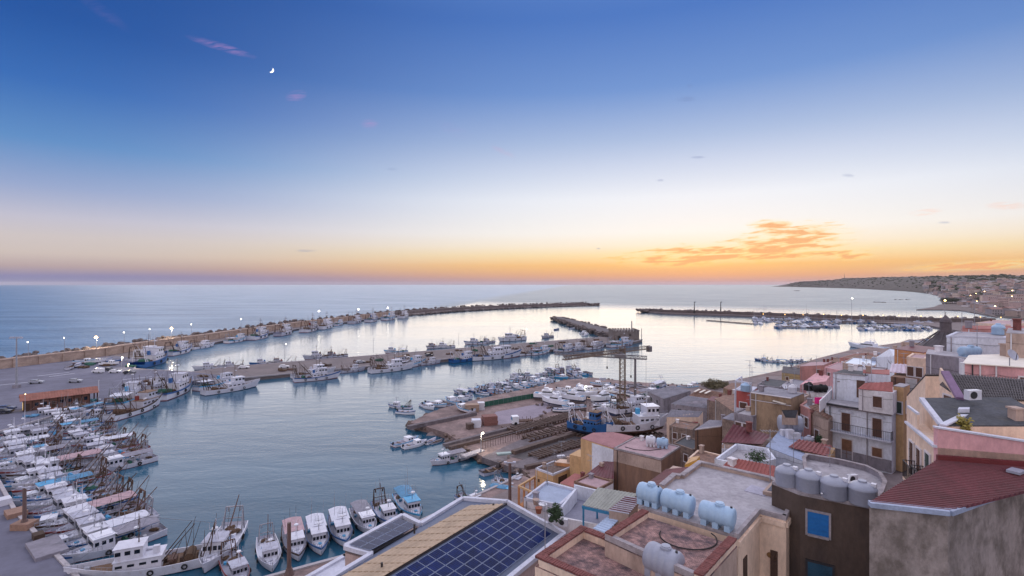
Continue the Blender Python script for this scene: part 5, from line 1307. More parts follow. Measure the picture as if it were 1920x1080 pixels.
wp = B('terrace_wall', 'white terrace parapet in front of the rooftop room', [(1538, 752, 25.2), (1561, 729, 25.4), (1560, 728, 25.4), (1536, 751, 25.2)], base=24, wall=S_WHITE, cat='wall')
B('red_roof_strip', 'low building with faded red roof behind the white rooftop room', [(1618, 700, 27.6), (1668, 703, 27.6), (1668, 694, 27.8), (1618, 694, 27.8)], base=20, wall=S_BWHITE, roofm=R_RED)
# house with narrow gable left of white house
ng = B('narrow_gabled_house', 'narrow pinkish house with brown tiled lean-to roof beside the white three storey house', [(1516, 775, 22.6), (1553, 790, 22.6), (1565, 777, 23.0), (1536, 762, 23.0)], base=15, wall=S_BEI)
sheetroof(ng.r, (P(1516, 762, 23.6), P(1552, 786, 22.8), P(1566, 776, 23.0), P(1530, 757, 23.8)), 8, .05, R_BTILE)
ng.balcony(0, .5, -3.4, 1.9, .6, S_YEL); ng.win(0, .45, -2.4, .7, 1.7, SHUT, name='door')
yw = B('yellow_corner_house', 'yellow walled corner house under a red and white striped lean-to', [(1480, 842, 20.6), (1556, 858, 20.6), (1566, 840, 20.8), (1500, 826, 20.8)], base=15, wall=S_YEL)
sheetroof(yw.r, (P(1478, 838, 20.9), P(1552, 856, 20.7), P(1560, 836, 21.3), P(1497, 824, 21.3)), 9, .09, mat('striped_red_sheet', (140, 84, 84), .7, .3, 6))
yw.win(0, .4, -1.0, .35, .35, DKW)
# white walls + big grey tank roof terrace
wt3 = B('pale_terrace_house', 'pale blue-white terrace house carrying the big grey tank', [(1436, 838, 20.9), (1512, 868, 20.4), (1540, 838, 20.4), (1468, 800, 20.6)], base=14, wall=S_BWHITE, roofm=mat('pale_blue_roof', (156, 168, 196), .9, .1, .6, stain=((120, 128, 150), .5, .6)))
htank(P(1482, 812, 20.7), 2.5, .95, -.2, TKG, 'very large grey horizontal tank on the pale terrace')
for (px, py, lb) in ((1470, 817, 'left white box below the very large grey tank'), (1481, 822, 'middle tall white box below the very large grey tank'), (1493, 823, 'right white box below the very large grey tank')):
    o = MB().box((0, 0, .35), (.7, .6, .7 if px != 1481 else 1.3)).add([], []).build('storage_box', TKW); o.location = P(px, py, 20.7); tag(o, lb, 'box')
B('slate_awning', 'small dark slate awning roof above the very large grey tank', [(1469, 783, 22.8), (1492, 784, 22.8), (1496, 770, 23.6), (1466, 770, 23.6)], base=22.0, wall=S_BEI, roofm=R_ASPH, cat='roof')
# dark red roofed house and its white terrace
drh = B('dark_red_roof_house', 'beige house with smooth dark red roof in the middle of the town', [(1353, 833, 20.9), (1427, 837, 20.9), (1447, 820, 21.0), (1376, 800, 22.3)], base=13, wall=S_BEI)
sheetroof(drh.r, (P(1352, 829, 21.15), P(1428, 833, 21.15), P(1446, 816, 21.3), P(1375, 795, 22.6)), 10, .03, R_DRED)
drh.win(0, .18, -1.2, 1.2, 1.4, GRYW); MB().tube(P(1355, 860, 18), P(1355, 832, 21), .06).build('post', PVC, drh.r)
wtr = B('white_terrace', 'white walled terrace between the dark red roof and the orange-red ribbed roof', [(1340, 872, 20.6), (1398, 884, 20.6), (1455, 872, 20.6), (1440, 851, 20.6), (1380, 842, 20.6)], base=13, wall=S_BWHITE, roofm=R_CONC, par=(.6, S_BWHITE, .2), cat='terrace')
orr = B('red_ribbed_roof', 'orange-red ribbed roof beside the left grey upright tank', [(1352, 879, 23.3), (1446, 903, 23.3), (1452, 878, 23.9), (1370, 861, 23.9)], base=13, wall=S_BEI, cat='house')
sheetroof(orr.r, (P(1352, 876, 23.45), P(1449, 901, 23.45), P(1454, 874, 24.1), P(1371, 858, 24.1)), 13, .06, R_RED)
# red corrugated sheets behind the grey roof parapet
rc = B('red_corrugated_shed', 'shed with dark red corrugated sheets running down behind the grey concrete roof', [(1214, 911, 20.0), (1237, 917, 20.0), (1298, 880, 20.3), (1262, 873, 20.3)], base=8, wall=S_BEI, cat='shed')
sheetroof(rc.r, (P(1212, 908, 20.1), P(1250, 880, 20.1), P(1297, 875, 21.0), P(1240, 914, 21.0)), 14, .07, R_DRED)
B('yellow_wall_house', 'bright ochre wall peeking up behind the corner of the grey roof', [(1284, 872, 19.0), (1306, 863, 20.0), (1312, 856, 20.0), (1296, 858, 19.5)], base=8, wall=mat('bright_ochre', (206, 152, 62), .85, .1), roofm=S_YEL)
# ---------------------------------------------------------------- lower centre terraces
lr = B('pale_blue_roof_house', 'house with flat pale blue roof and white rim beyond the solar building', [(982, 938), (1050, 952), (1082, 922), (1024, 906)], 15.3, base=3, wall=S_WHITE, roofm=mat('pale_blue_screed', (158, 170, 194), .8, .08, .6, stain=((136, 144, 168), .4, .5)))
lr.parapet(.3, COP, .25)
wt4 = B('white_terrace', 'white walled sunken terrace with a plant and blue pergola in the lower centre', [(1038, 985), (1078, 934), (1186, 962), (1170, 1012)], 14.6, base=3, wall=S_WHITE, roofm=mat('lilac_floor', (142, 142, 160), .85, .08, .6), cat='terrace')
wt4.parapet(1.5, S_BWHITE, .22, edges=[1]); wt4.parapet(.9, S_BWHITE, .22, edges=[0]); wt4.parapet(.9, S_WHITE, .22, edges=[3])
mb = MB(); mb.bar(P(1054, 962, 15.1), P(1080, 928, 15.6), .22, 1.4); mb.build('side_wall', S_BWHITE, wt4.r)
pg = empty('pergola', P(1140, 960, 14.7), 'bright blue pergola with grey-green corrugated roof on the white terrace', 'pergola')
k1, k2, k3, k4 = P(1092, 947, 17.3), P(1158, 962, 17.3), P(1196, 926, 17.7), P(1121, 914, 17.7)
MB().sheet(k4, k3, k2, k1, 12, .04, .02).build('corrugated_roof', R_GRN, pg)
for a, b in ((k1, k2), (k1, k4)): MB().bar(a - Vector((0, 0, .2)), b - Vector((0, 0, .2)), .12, .24).build('beam', TEAL, pg)
for f in (.03, .95):
    a = k1.lerp(k2, f); MB().bar(Vector((a.x, a.y, 14.7)), a - Vector((0, 0, .3)), .16).build('post', TEAL, pg)
a = k1.lerp(k4, .95); MB().bar(Vector((a.x, a.y, 14.7)), a - Vector((0, 0, .3)), .16).build('post', TEAL, pg)
rs_ = B('slatted_red_roof', 'red slatted roof with white battens beside the green pergola roof', [(1142, 959, 17.4), (1178, 966, 17.4), (1200, 938, 17.8), (1172, 932, 17.8)], base=14, wall=S_BEI, cat='roof')
sheetroof(rs_.r, (P(1142, 956, 17.5), P(1173, 931, 18.0), P(1202, 936, 18.0), P(1180, 963, 17.5)), 9, .09, R_DRED)
q = MB()
for k in range(9):
    f = k / 8; q.bar(P(1142, 956, 17.55).lerp(P(1173, 931, 18.05), f), P(1180, 963, 17.55).lerp(P(1202, 936, 18.05), f), .05, .1)
q.build('battens', COP, rs_.r)
ms = empty('metal_canopy', P(1135, 990, 14), 'bluish ribbed metal canopy next to the brick coping', 'canopy')
MB().sheet(P(1112, 991, 16.4), P(1143, 966, 16.8), P(1164, 971, 16.8), P(1136, 1000, 16.4), 8, .07, .02).build('metal_sheet', R_ALU, ms)
for px, py in ((1114, 992), (1135, 1000)): MB().tube(P(px, py, 16.35), Vector(P(px, py, 16.35)) * 1 - Vector((0, 0, 2.6)), .04).build('post', STEEL, ms)
g = 'air conditioners on the white terrace wall'
pa = P(1036, 981, 15.6); ac(pa, -.35, 'left air conditioner of the pair below the potted shrub', g); ac(P(1056, 986, 15.6), -.3, 'right air conditioner of the pair below the potted shrub', g)
# planted pot
pl = empty('potted_shrub', P(1041, 968, 15.6), 'dark green bushy potted shrub on the white terrace wall', 'plant')
MB().lathe([(.22, 0), (.3, .45), (.33, .5), (.28, .5)], Matrix.Translation(P(1041, 968, 15.6)), 12).build('pot', mat('terracotta', (150, 92, 72), .9), pl)
def leafball(c, r, n, seed, sq=1.2, leaf=.11):
    rd = random.Random(seed); q = MB()
    for i in range(n):
        th, ph = rd.uniform(0, 6.283), math.acos(rd.uniform(-1, 1)); rr_ = r * rd.uniform(.35, 1.05) * (1 + .3 * math.sin(3 * th + ph * 4))
        p = Vector(c) + Vector((rr_ * math.sin(ph) * math.cos(th), rr_ * math.sin(ph) * math.sin(th), sq * rr_ * math.cos(ph)))
        a = Vector((rd.uniform(-1, 1), rd.uniform(-1, 1), rd.uniform(-1, 1))).normalized() * leaf; b = a.orthogonal().normalized() * leaf * .45
        q.add([p - a, p + b, p + a, p - b], [(0, 1, 2, 3)])
    return q
LEAF = mat('dark_leaves', (58, 78, 52), .8, .3, 3, bump=0); LEAFD = mat('dry_leaves', (108, 100, 78), .9, .3, 3, bump=0)
o = leafball(P(1041, 962, 16.9), .62, 1500, 4).build('foliage', LEAF, pl); o['kind'] = 'stuff'
MB().tube(P(1041, 968, 15.9), P(1041, 962, 16.7), .05).build('stem', DKW, pl)
for i, (px, py, w_, m_, lb) in enumerate(((1005, 946, .5, S_BEI, 'clay pot on the white ledge left of the shrub'), (1018, 955, .6, TKW, 'white round table on the ledge left of the shrub'), (1010, 962, .5, mat('terracotta'), 'terracotta pot near the solar roof corner'))):
    p = P(px, py, 15.2); o = MB().lathe([(w_ * .5, 0), (w_ * .7, .5), (w_ * .75, .55), (.05, .5)], Matrix.Identity(4), 12).build('plant_pot' if i != 1 else 'garden_table', m_); o.location = p; tag(o, lb, 'pot' if i != 1 else 'table')
# brown block with two tanks, pink roof block, yellow houses
bb = B('brown_cube_house', 'tall brown rendered block with flat pink roof and two tanks', [(1151, 842), (1240, 863), (1276, 839)], 15.2, base=3, wall=S_BRN, roofm=R_PINK); bb.parapet(.2, COPG, .22)
MB().path([P(1172, 838, 15.3), P(1190, 843, 15.3), P(1215, 845, 15.3), P(1240, 842, 15.3)], .05).build('pipe', RUB, bb.r)
htank(P(1220, 836, 15.3), 1.35, .62, -.3, TKW, 'white tank on the pink roof of the brown block'); htank(P(1242, 839, 15.3), 1.6, .58, -.3, TKB, 'light blue tank beside the white one on the brown block')
a, b, t, nn, L_ = bb.edge(0); MB().bar(a + nn * .03 - Vector((0, 0, .9)), b + nn * .03 - Vector((0, 0, .9)), .06, 1.5).build('stained_band', S_BEI, bb.r)
py_ = B('yellow_and_white_house', 'ochre and white house with pale red gently pitched roof left of the brown block', [(1089, 822, 14.0), (1150, 841, 14.0), (1188, 819, 14.2), (1150, 811, 14.4), (1112, 812, 14.4)], base=3, wall=S_YEL, roofm=mat('faded_red_roof', (160, 116, 120), .9, .1, .6, stain=((136, 100, 106), .4, .8)))
a, b, t, nn, L_ = py_.edge(0); MB().prism([xy(a.lerp(b, .36) + nn * .04), xy(b + nn * .04), xy(b - nn * .1), xy(a.lerp(b, .36) - nn * .1)], 5, 13.85).build('white_panel_wall', S_BWHITE, py_.r)
ra = B('red_awning_house', 'small house under a dark red lean-to roof against the brown block', [(1100, 892, 11.6), (1150, 898, 11.6), (1150, 872, 12.3), (1132, 868, 12.3)], base=3, wall=S_CREAM)
sheetroof(ra.r, (P(1096, 891, 11.85), P(1151, 898, 11.85), P(1151, 866, 12.7), P(1131, 865, 12.7)), 8, .04, R_DRED); ra.win(0, .35, -1.1, 1.0, 1.6, IRON, frame=None); ra.win(0, .78, -1.0, 1.0, 1.4, TEAL, frame=None)
ys = B('small_yellow_house', 'small ochre house with brown gravel roof and white rim by the slipway', [(1004, 880), (1037, 892), (1072, 877)], 8.0, base=1, wall=S_YEL, roofm=mat('gravel_roof', (104, 86, 80), .95, .3, 3, stain=((168, 160, 160), .5, 2), bump=.6)); ys.parapet(.25, COP, .22); ys.win(1, .5, -1.3, 2.2, 1.4, DKW, frame=None); ys.win(0, .2, -1.6, .3, .5, DKW, frame=None)
ym = B('yellow_block', 'plain ochre block between the small yellow house and the ochre and white house', [(1068, 853), (1090, 858), (1108, 848)], 10.4, base=1, wall=S_YEL, roofm=S_YEL)
B('yellow_lean_to', 'low ochre lean-to behind the small yellow house', [(1040, 867, 8.6), (1070, 870, 8.6), (1080, 864, 8.8)], base=1, wall=S_ORG, roofm=S_CREAM)
rr2 = B('red_flat_house', 'low house with flat bright red roof behind the pale blue roof', [(1050, 906, 9.6), (1088, 918, 9.6), (1105, 895, 9.8), (1078, 888, 9.8)], base=2, wall=S_CREAM, roofm=R_RED)
wb = B('white_house', 'white walled house with brown coping behind the pergola', [(1076, 906), (1122, 920), (1150, 905)], 13.6, base=3, wall=S_WHITE, roofm=R_PINK); wb.parapet(.25, S_BRN, .2)
ob = empty('orange_terrace', P(985, 950, 3), 'orange framed open terrace above the small boats', 'terrace')
ob_c = [P(973, 912, 6.4), P(1000, 924, 6.4), P(1030, 905, 6.4)]; ob_c.append(ob_c[0] + ob_c[2] - ob_c[1])
MB().prism([xy(p) for p in ob_c], 1, 3.6).build('base_wall', S_ORG, ob)
for p in ob_c: MB().bar(Vector((p.x, p.y, 3.6)), Vector((p.x, p.y, 6.4)), .35).build('pillar', S_ORG, ob)
for i in range(4):
    a, b = ob_c[i], ob_c[(i + 1) % 4]
    for k in (1, 2): p = a.lerp(b, k / 3); MB().bar(Vector((p.x, p.y, 3.6)), Vector((p.x, p.y, 6.2)), .2).build('pillar', S_ORG, ob)
    MB().bar(a + Vector((0, 0, .003 * i)), b + Vector((0, 0, .003 * i)), .3, .28).build('beam', S_YEL, ob)
# ---------------------------------------------------------------- mid town behind
tn = B('tan_house', 'large tan stained house with long white gutter lines in the mid town', [(1408, 736), (1484, 747), (1508, 738), (1440, 726)], 24.0, base=12, wall=S_TAN, roofm=R_ETER); tn.cornice(0, .02, FRM, .1, .16); tn.cornice(0, -.9, FRM, .07, .1)
a, b, t, nn, L_ = tn.edge(0); MB().bar(a.lerp(b, .58) + nn * .3 - Vector((0, 0, .55)), a.lerp(b, .88) + nn * .3 - Vector((0, 0, .75)), .6, .06).build('white_awning', R_WHT, tn.r)
for k in range(4):
    p = tn.p[1].lerp(tn.p[2], .2 + .2 * k)
rt = B('red_tower_house', 'narrow red and white tower house with rooftop shelter', [(1379, 731, 23.0), (1409, 736, 23.0), (1420, 727, 23.0)], base=12, wall=S_RED, roofm=COP); rt.win(0, .5, -2.0, 1.0, .8, SHUT); rt.parapet(.12, COP, .2)
a, b, t, nn, L_ = rt.edge(0); MB().bar(a + nn * .03 - Vector((0, 0, 3.2)), b + nn * .03 - Vector((0, 0, 3.2)), .07, 1.5).build('white_band', COP, rt.r); 
for f in (.0, 1.0): p = a.lerp(b, f); MB().bar(p + nn * .03, p + nn * .03 - Vector((0, 0, 4)), .2).build('corner_trim', COP, rt.r)
q = MB(); 
for p in (rt.p[0], rt.p[1], rt.p[3]): q.bar(p, p + Vector((0, 0, 1.3)), .12)
q.bar(rt.p[0] + Vector((0, 0, 1.3)), rt.p[1] + Vector((0, 0, 1.3)), .15); q.bar(rt.p[0] + Vector((0, 0, 1.3)), rt.p[3] + Vector((0, 0, 1.3)), .15); q.build('roof_shelter', COP, rt.r)
vtank(P(1398, 733, 23.1), .65, .8, TKB, 'round blue tank on the red and white tower')
st = B('stucco_wall_house', 'broad olive-brown blank wall with curved pale roof edge below the tower', [(1303, 806, 17.2), (1352, 800, 17.6), (1372, 790, 18.0), (1330, 788, 18.0)], base=8, wall=S_BRN, roofm=R_ETER); st.parapet(.1, FRM, .12, edges=[0])
sw2 = B('stone_building', 'long rough stone building with rusty roof left of the tan house', [(1340, 748, 18.6), (1400, 790, 19.6), (1420, 760, 20), (1380, 735, 19.0)], base=8, wall=S_STONE, roofm=R_BTILE)
hg = 'grey fibre-cement sheds behind the shipyard'
h1 = tiled('hangar', 'pale grey gabled shed nearest the water, small openings in its wall', [(1214, 734, 7.6), (1245, 748, 7.6), (1295, 733, 9.2), (1262, 723, 9.2)], 12, R_ETER, S_GRY, base=1, amp=.03, cat='shed'); h1.r['group'] = hg
h2 = tiled('hangar', 'long grey shed with a row of little windows in the middle of the sheds', [(1258, 757, 9.0), (1342, 768, 9.0), (1345, 750, 10.6), (1290, 742, 10.4)], 14, R_ETER, S_GRY, base=1, amp=.03, cat='shed'); h2.r['group'] = hg
for u_ in (.2, .36, .52, .68, .85): h2.win(0, u_, -1.4, .8, .8, IRON, frame=None)
for u_ in (.25, .6): h1.win(0, u_, -1.6, .7, .9, IRON, frame=None)
h3 = tiled('hangar', 'low pinkish shed with a deep red door in front of the long grey shed', [(1250, 782, 9.4), (1310, 782, 9.4), (1318, 772, 10.2), (1258, 768, 10.2)], 12, R_ETER, S_CREAM, base=1, amp=.03, cat='shed'); h3.r['group'] = hg
h3.win(0, .88, -2.2, 1.3, 2.4, mat('deep_red_door', (142, 44, 58), .6), name='door', frame=None); h3.win(0, .4, -2.0, 1.4, 1.2, IRON, frame=None)
h4 = tiled('workshop', 'rusty brown roofed workshop with three white rooflights behind the sheds', [(1292, 742, 9.6), (1350, 752, 9.6), (1362, 738, 10.6), (1312, 728, 10.6)], 10, R_BTILE, S_STONE, base=1, amp=.03, cat='shed')
for k in range(3): a = P(1302 + k * 10, 736 + k * 1.5, 10.3); b = P(1312 + k * 10, 731 + k * 1.5, 10.7); MB().bar(a + Vector((0, 0, .2)), b + Vector((0, 0, .2)), .6, .05).build('rooflight', R_WHT, h4.r)
B('red_patch_roof', 'small dark red roof between the workshop and the tan house', [(1326, 750, 11.4), (1352, 756, 11.4), (1362, 748, 11.8), (1336, 743, 11.8)], base=4, wall=S_STONE, roofm=R_DRED)
B('olive_shed', 'low brown shed on the shore right of the bushes', [(1356, 728, 7.8), (1408, 736, 7.8), (1412, 722, 8.2), (1372, 718, 8.2)], base=1, wall=S_TAN, roofm=R_BTILE, cat='shed')
B('open_shed', 'dark roofed shed left of the tan house above the curved wall', [(1354, 785, 19.4), (1398, 794, 19.4), (1430, 790, 19.8), (1372, 775, 19.8)], base=8, wall=S_STONE, roofm=R_ETER, cat='shed')
# pink group towards the water
B('yellow_harbour_house', 'old yellow house with dark tiled roof standing at the water edge', [(1466, 699, 9.5), (1500, 703, 9.5), (1508, 690, 10.6), (1468, 687, 10.6)], base=1, wall=mat('old_yellow', (168, 148, 112), .9, .15, .6), roofm=R_TILE).win(0, .3, -1.6, .8, 1.0, SHUT)
b_ = B('salmon_house', 'big blank salmon house with one small window near the water', [(1500, 687), (1544, 685), (1560, 678)], 13.0, base=1, wall=S_DPINK, roofm=R_PINK); b_.win(0, .78, -1.9, 1.2, 1.4, SHUT)
B('pink_gable_house', 'bright pink house with gable left of the white rooftop room', [(1500, 722, 22.6), (1548, 716, 23.2), (1556, 706, 23.4), (1530, 700, 23.6)], base=14, wall=S_PINK, roofm=S_PINK).win(0, .85, -1.0, .5, .6, SHUT)
b_ = B('lilac_wall_house', 'pale lilac house wall with rusty streaks under two black tanks', [(1512, 735, 22.0), (1552, 738, 22.0), (1560, 725, 22.2)], base=14, wall=S_WHITE, roofm=R_CONC)
htank(P(1516, 732, 22.1), 1.1, .5, .1, RUB, 'round black tank left of the pair on the lilac wall'); htank(P(1538, 735, 22.1), 2.0, .45, .05, RUB, 'long black tank on the lilac wall')
for (roof, z, wl, rf, lb) in (([(1546, 690), (1580, 697), (1604, 686)], 16.5, S_PINK, R_PINK, 'pink flat roofed house between the salmon house and the white rooftop room'),
                              ([(1580, 682), (1640, 688), (1655, 676)], 18.5, S_BEI, R_ALU, 'house with long greenish metal roof in the crowd right of the salmon house'),
                              ([(1590, 698), (1650, 703), (1664, 692)], 24.5, S_GRY, R_CONC, 'grey flat roof with two dishes behind the white rooftop room'),
                              ([(1575, 672), (1648, 676), (1672, 668)], 14.0, S_DPINK, R_BTILE, 'long low salmon house with brown roof behind the metal roof'),
                              ([(1598, 668), (1650, 672), (1662, 666)], 12.0, S_DPINK, R_BTILE, 'low rusty red warehouse beside the motor yacht'),
                              ([(1655, 684), (1676, 686), (1690, 678)], 21.5, S_DPINK, R_PINK, 'small rosy house left of the orange-brown house'),
                              ([(1545, 678), (1580, 681), (1600, 674)], 10.0, S_STONE, R_BTILE, 'old stone house with brown roof by the small fishing boats'),
                              ([(1455, 742), (1498, 752), (1520, 742)], 22.5, S_BEI, R_ETER, 'cluttered beige house between the tan house and the pink gable'),
                              ([(1468, 723), (1504, 730), (1522, 718)], 15.0, S_GRY, R_ETER, 'grey shed roof left of the bright pink gable'),
                              ([(1420, 722), (1462, 728), (1478, 716)], 12.5, S_GRY, R_ASPH, 'dark flat roof behind the tan house near the bushes'),
                              ([(1500, 762), (1520, 772), (1536, 760)], 23.0, S_DPINK, R_CONC, 'small pinkish tower right of the slate awning'),
                              ([(1255, 800), (1298, 808), (1312, 796)], 11.0, S_STONE, R_BTILE, 'low stone hut with dark roof below the red door shed'),
                              ([(1262, 832), (1300, 846), (1322, 832)], 12.5, S_STONE, R_ASPH, 'dark roofed hut between the brown block and the olive wall'),
                              ([(1290, 862), (1345, 876), (1362, 858)], 16.5, S_CREAM, R_BTILE, 'cream house tucked under the grey concrete roof corner'),
                              ([(1376, 776), (1412, 784), (1440, 772)], 21.0, S_GRY, R_CONC, 'grey ledge roof between the tower and the dark red roof'),
                              ([(1700, 672), (1735, 676), (1745, 668)], 29.0, S_CREAM, R_PINK, 'small cream house right behind the lilac corrugated roof'),
                              ([(1690, 642), (1740, 645), (1752, 640)], 16.0, S_BEI, R_ETER, 'beige warehouse left of the church dome'),
                              ([(1830, 606), (1900, 610), (1930, 604)], 22.0, S_CREAM, R_PINK, 'pale long building above the rose house at the right edge')):
    h_ = B('town_house', lb, roof, z, wall=wl, roofm=rf, par=(.2, wl))
    for u_ in (.25, .65): h_.win(0, u_, -1.5, .8, 1.1, SHUT if wl != S_BEI else DGRN)
g = 'satellite dishes on the grey flat roof'
dish(P(1617, 697, 24.6), .42, .4, 'white satellite dish, left of the pair on the grey flat roof', g, WHT2); dish(P(1628, 699, 24.6), .42, .2, 'white satellite dish, right of the pair on the grey flat roof', g, WHT2)
dish(P(1470, 735, 23.9), .34, .0, 'bright white dish on the edge of the tan house', None, WHT2, .6)
dish(P(1664, 691, 24.6), .45, 1.0, 'grey dish left of the lilac corrugated roof')
for (px, py, z, h_, lb) in ((1406, 736, 24, 4.2, 'tall antenna between the tower and the tan house'), (1410, 733, 24, 3.2, 'shorter antenna beside the tall one by the tower'), (1444, 908, 25.6, 3.4, 'thin black antenna in front of the left grey upright tank'), (1488, 868, 20.5, 2.8, 'thin antenna on the pale terrace near the striped lean-to'),
                        (1266, 805, 12, 4.5, 'white flagpole like mast beside the low stone hut'), (1556, 876, 21.7, 1.8, 'short antenna on the curved terrace')):
    antenna(P(px, py, z), h_, lb, px * .1)
# pots, laundry and bush
ld_ = empty('laundry_line', P(1538, 752, 24.4), 'clothes line with bright magenta cloth beside the white terrace', 'laundry')
MB().box(P(1536, 751, 24.9), (1.0, .08, .7)).build('magenta_cloth', mat('magenta_cloth', (216, 44, 128), .8), ld_); MB().box(P(1545, 749, 24.9), (.5, .06, .7)).build('white_cloth', WHT2, ld_)
for i, (px, py, r_, sq_, lb, m_) in enumerate(((1337, 722, 3.2, .55, 'dry spreading bush on the shore behind the workshop', LEAFD), (1352, 722, 2.6, .5, 'dry bush right of the spreading bush on the shore', LEAFD), (1419, 857, .9, .6, 'dark low plants on the wall above the orange-red ribbed roof', LEAF), (1806, 796, .35, 1.2, 'small yellow-green plant on the pink terrace corner', mat('yellow_leaves', (150, 138, 70), .8)), (1536, 823, .35, 1.2, 'small dark plant on the narrow balcony', LEAF))):
    z_ = (2.5, 2.5, 23.2, 30.3, 20.6)[i]; c = P(px, py, z_ + r_ * .3); t = empty('bush', c - Vector((0, 0, r_ * .5)), lb, 'bush')
    leafball(c, r_, 2600 if r_ > 2 else 500, 30 + i, sq_, .3 if r_ > 2 else .1).build('foliage', m_, t)['kind'] = 'stuff'
    MB().path([c - Vector((0, 0, r_ * .7)), c + Vector((.1 * r_, 0, 0)), c + Vector((.4 * r_, .1, r_ * .4))], .04 * r_).build('trunk', DKW, t)

# chimneys, pipes and cables that belong to the houses
rq = random.Random(64)
for h_ in ALLB:
    if h_.n != 4 or h_.r['category'] != 'house' or h_ in (b1, b2): continue
    big = (h_.p[1] - h_.p[0]).length
    if big < 2.5: continue
    for k in range(1 + (big > 5)):
        a, b, t, nn, L_ = h_.edge(rq.choice([2, 3])); p = a.lerp(b, rq.uniform(.2, .8)) - nn * rq.uniform(.5, .9); hh = rq.uniform(.5, 1.0)
        q = MB(); q.box((p.x, p.y, p.z + hh / 2), (.42, .5, hh), rz=math.atan2(t.y, t.x)); q.box((p.x, p.y, p.z + hh + .05), (.55, .62, .1), rz=math.atan2(t.y, t.x)); q.build('chimney', rq.choice([S_BEI, S_GRY, S_WHITE, BRK]), h_.r)
    h_.pipe(0, rq.uniform(.06, .14), rq.choice([PVC, IRON, COPG]), .045)
    a, b, t, nn, L_ = h_.edge(0)
    dz_ = -rq.uniform(.5, 1.2); pts = [a + nn * .05 + t * (L_ * k / 6) + Vector((0, 0, dz_ - .12 * math.sin(math.pi * (k % 3) / 3))) for k in range(7)]
    MB().path(pts, .014, n=3).build('cable', IRON, h_.r)

# brick courses in the mossy roof paving
t_ = R_MOSS.node_tree; bs_ = t_.nodes['Principled BSDF']; lk_ = bs_.inputs['Base Color'].links[0].from_socket
tx_ = t_.nodes.new('ShaderNodeTexCoord'); mp_ = t_.nodes.new('ShaderNodeMapping'); mp_.inputs['Rotation'].default_value = (0, 0, R(32)); t_.links.new(tx_.outputs['Object'], mp_.inputs[0])
bt_ = t_.nodes.new('ShaderNodeTexBrick'); bt_.inputs['Scale'].default_value = 3.2; bt_.inputs['Color1'].default_value = (.72, .72, .72, 1); bt_.inputs['Color2'].default_value = (1.15, 1.1, 1.08, 1); bt_.inputs['Mortar'].default_value = (.55, .55, .58, 1); bt_.inputs['Mortar Size'].default_value = .03
t_.links.new(mp_.outputs[0], bt_.inputs['Vector']); t_.links.new(mixc(1.0, lk_, bt_.outputs['Color'], tree=t_, bt='MULTIPLY'), bs_.inputs['Base Color'])
def short(lb, n):
    w = lb.split()[:n]
    while w[-1] in ('with', 'and', 'of', 'a', 'the', 'at', 'in', 'on', 'by', 'between', 'right', 'under', 'behind', 'one', 'its', 'long', 'small', 'big', 'left', 'flat', 'white', 'dark', 'red', 'two'): w = w[:-1]
    return ' '.join(w)
for h_ in ALLB[::2]:
    if h_.n != 4 or h_.r['category'] != 'house' or h_ in (b1, b2) or (h_.p[1] - h_.p[0]).length < 2.5: continue
    p = h_.p[3].lerp(h_.c, .25); antenna((p.x, p.y, p.z), rq.uniform(1.8, 3.2), 'thin antenna on the roof of the ' + short(h_.r['label'], 9), rq.uniform(0, 3))
for h_ in ALLB[1::3]:
    if h_.n != 4 or h_.r['category'] != 'house' or h_ in (b1, b2) or (h_.p[1] - h_.p[0]).length < 4 or h_.c.y < 40: continue
    p = h_.p[2].lerp(h_.c, .45); vtank((p.x, p.y, p.z + .08), .5, .7, rq.choice([TKB, TKG, TKW]), 'small round tank on the roof of the ' + short(h_.r['label'], 8))
# ---------------------------------------------------------------- marina breakwater, pontoons and boats
MWP = [(1212, 584.5), (1240, 587), (1300, 589), (1370, 591), (1440, 593.5), (1520, 597), (1600, 600), (1700, 603.5), (1800, 606), (1880, 606)]
mw = empty('marina_breakwater', P(1400, 592, 0), 'long low dark breakwater sheltering the marina on the right', 'breakwater')
mi_ = [P(a, b, 1.2) for a, b in MWP]
mo_ = [p + Vector((-p.y * 0 + 4, 16, 0)) for p in mi_]
strip_wall('quay', [p - Vector((0, 0, 0)) for p in mi_], mo_, -2, 1.6, mat('marina_quay', (116, 104, 106), .9, .12, .2), mw)
strip_wall('wall', [p + Vector((3, 10, 0)) for p in mi_], mo_, 1.6, 5.0, mat('marina_wall', (98, 88, 90), .9, .15, .2), mw)
q = MB(); r5 = random.Random(9)
for a, b in zip(mo_, mo_[1:]):
    for i in range(int((b - a).length / 1.3)):
        p = a.lerp(b, r5.random()); rs += 1; q.rock((p.x + r5.uniform(-1, 1), p.y + r5.uniform(-3, 5), r5.uniform(1.5, 5.2)), r5.uniform(1.3, 2.4), rs)
for i in range(70):
    p = mi_[0] + Vector((r5.uniform(-9, 4), r5.uniform(-4, 20), r5.uniform(-.5, 3))); rs += 1; q.rock(p, r5.uniform(1.3, 2.4), rs)
q.build('armour_rocks', ROCK, mw)['kind'] = 'stuff'
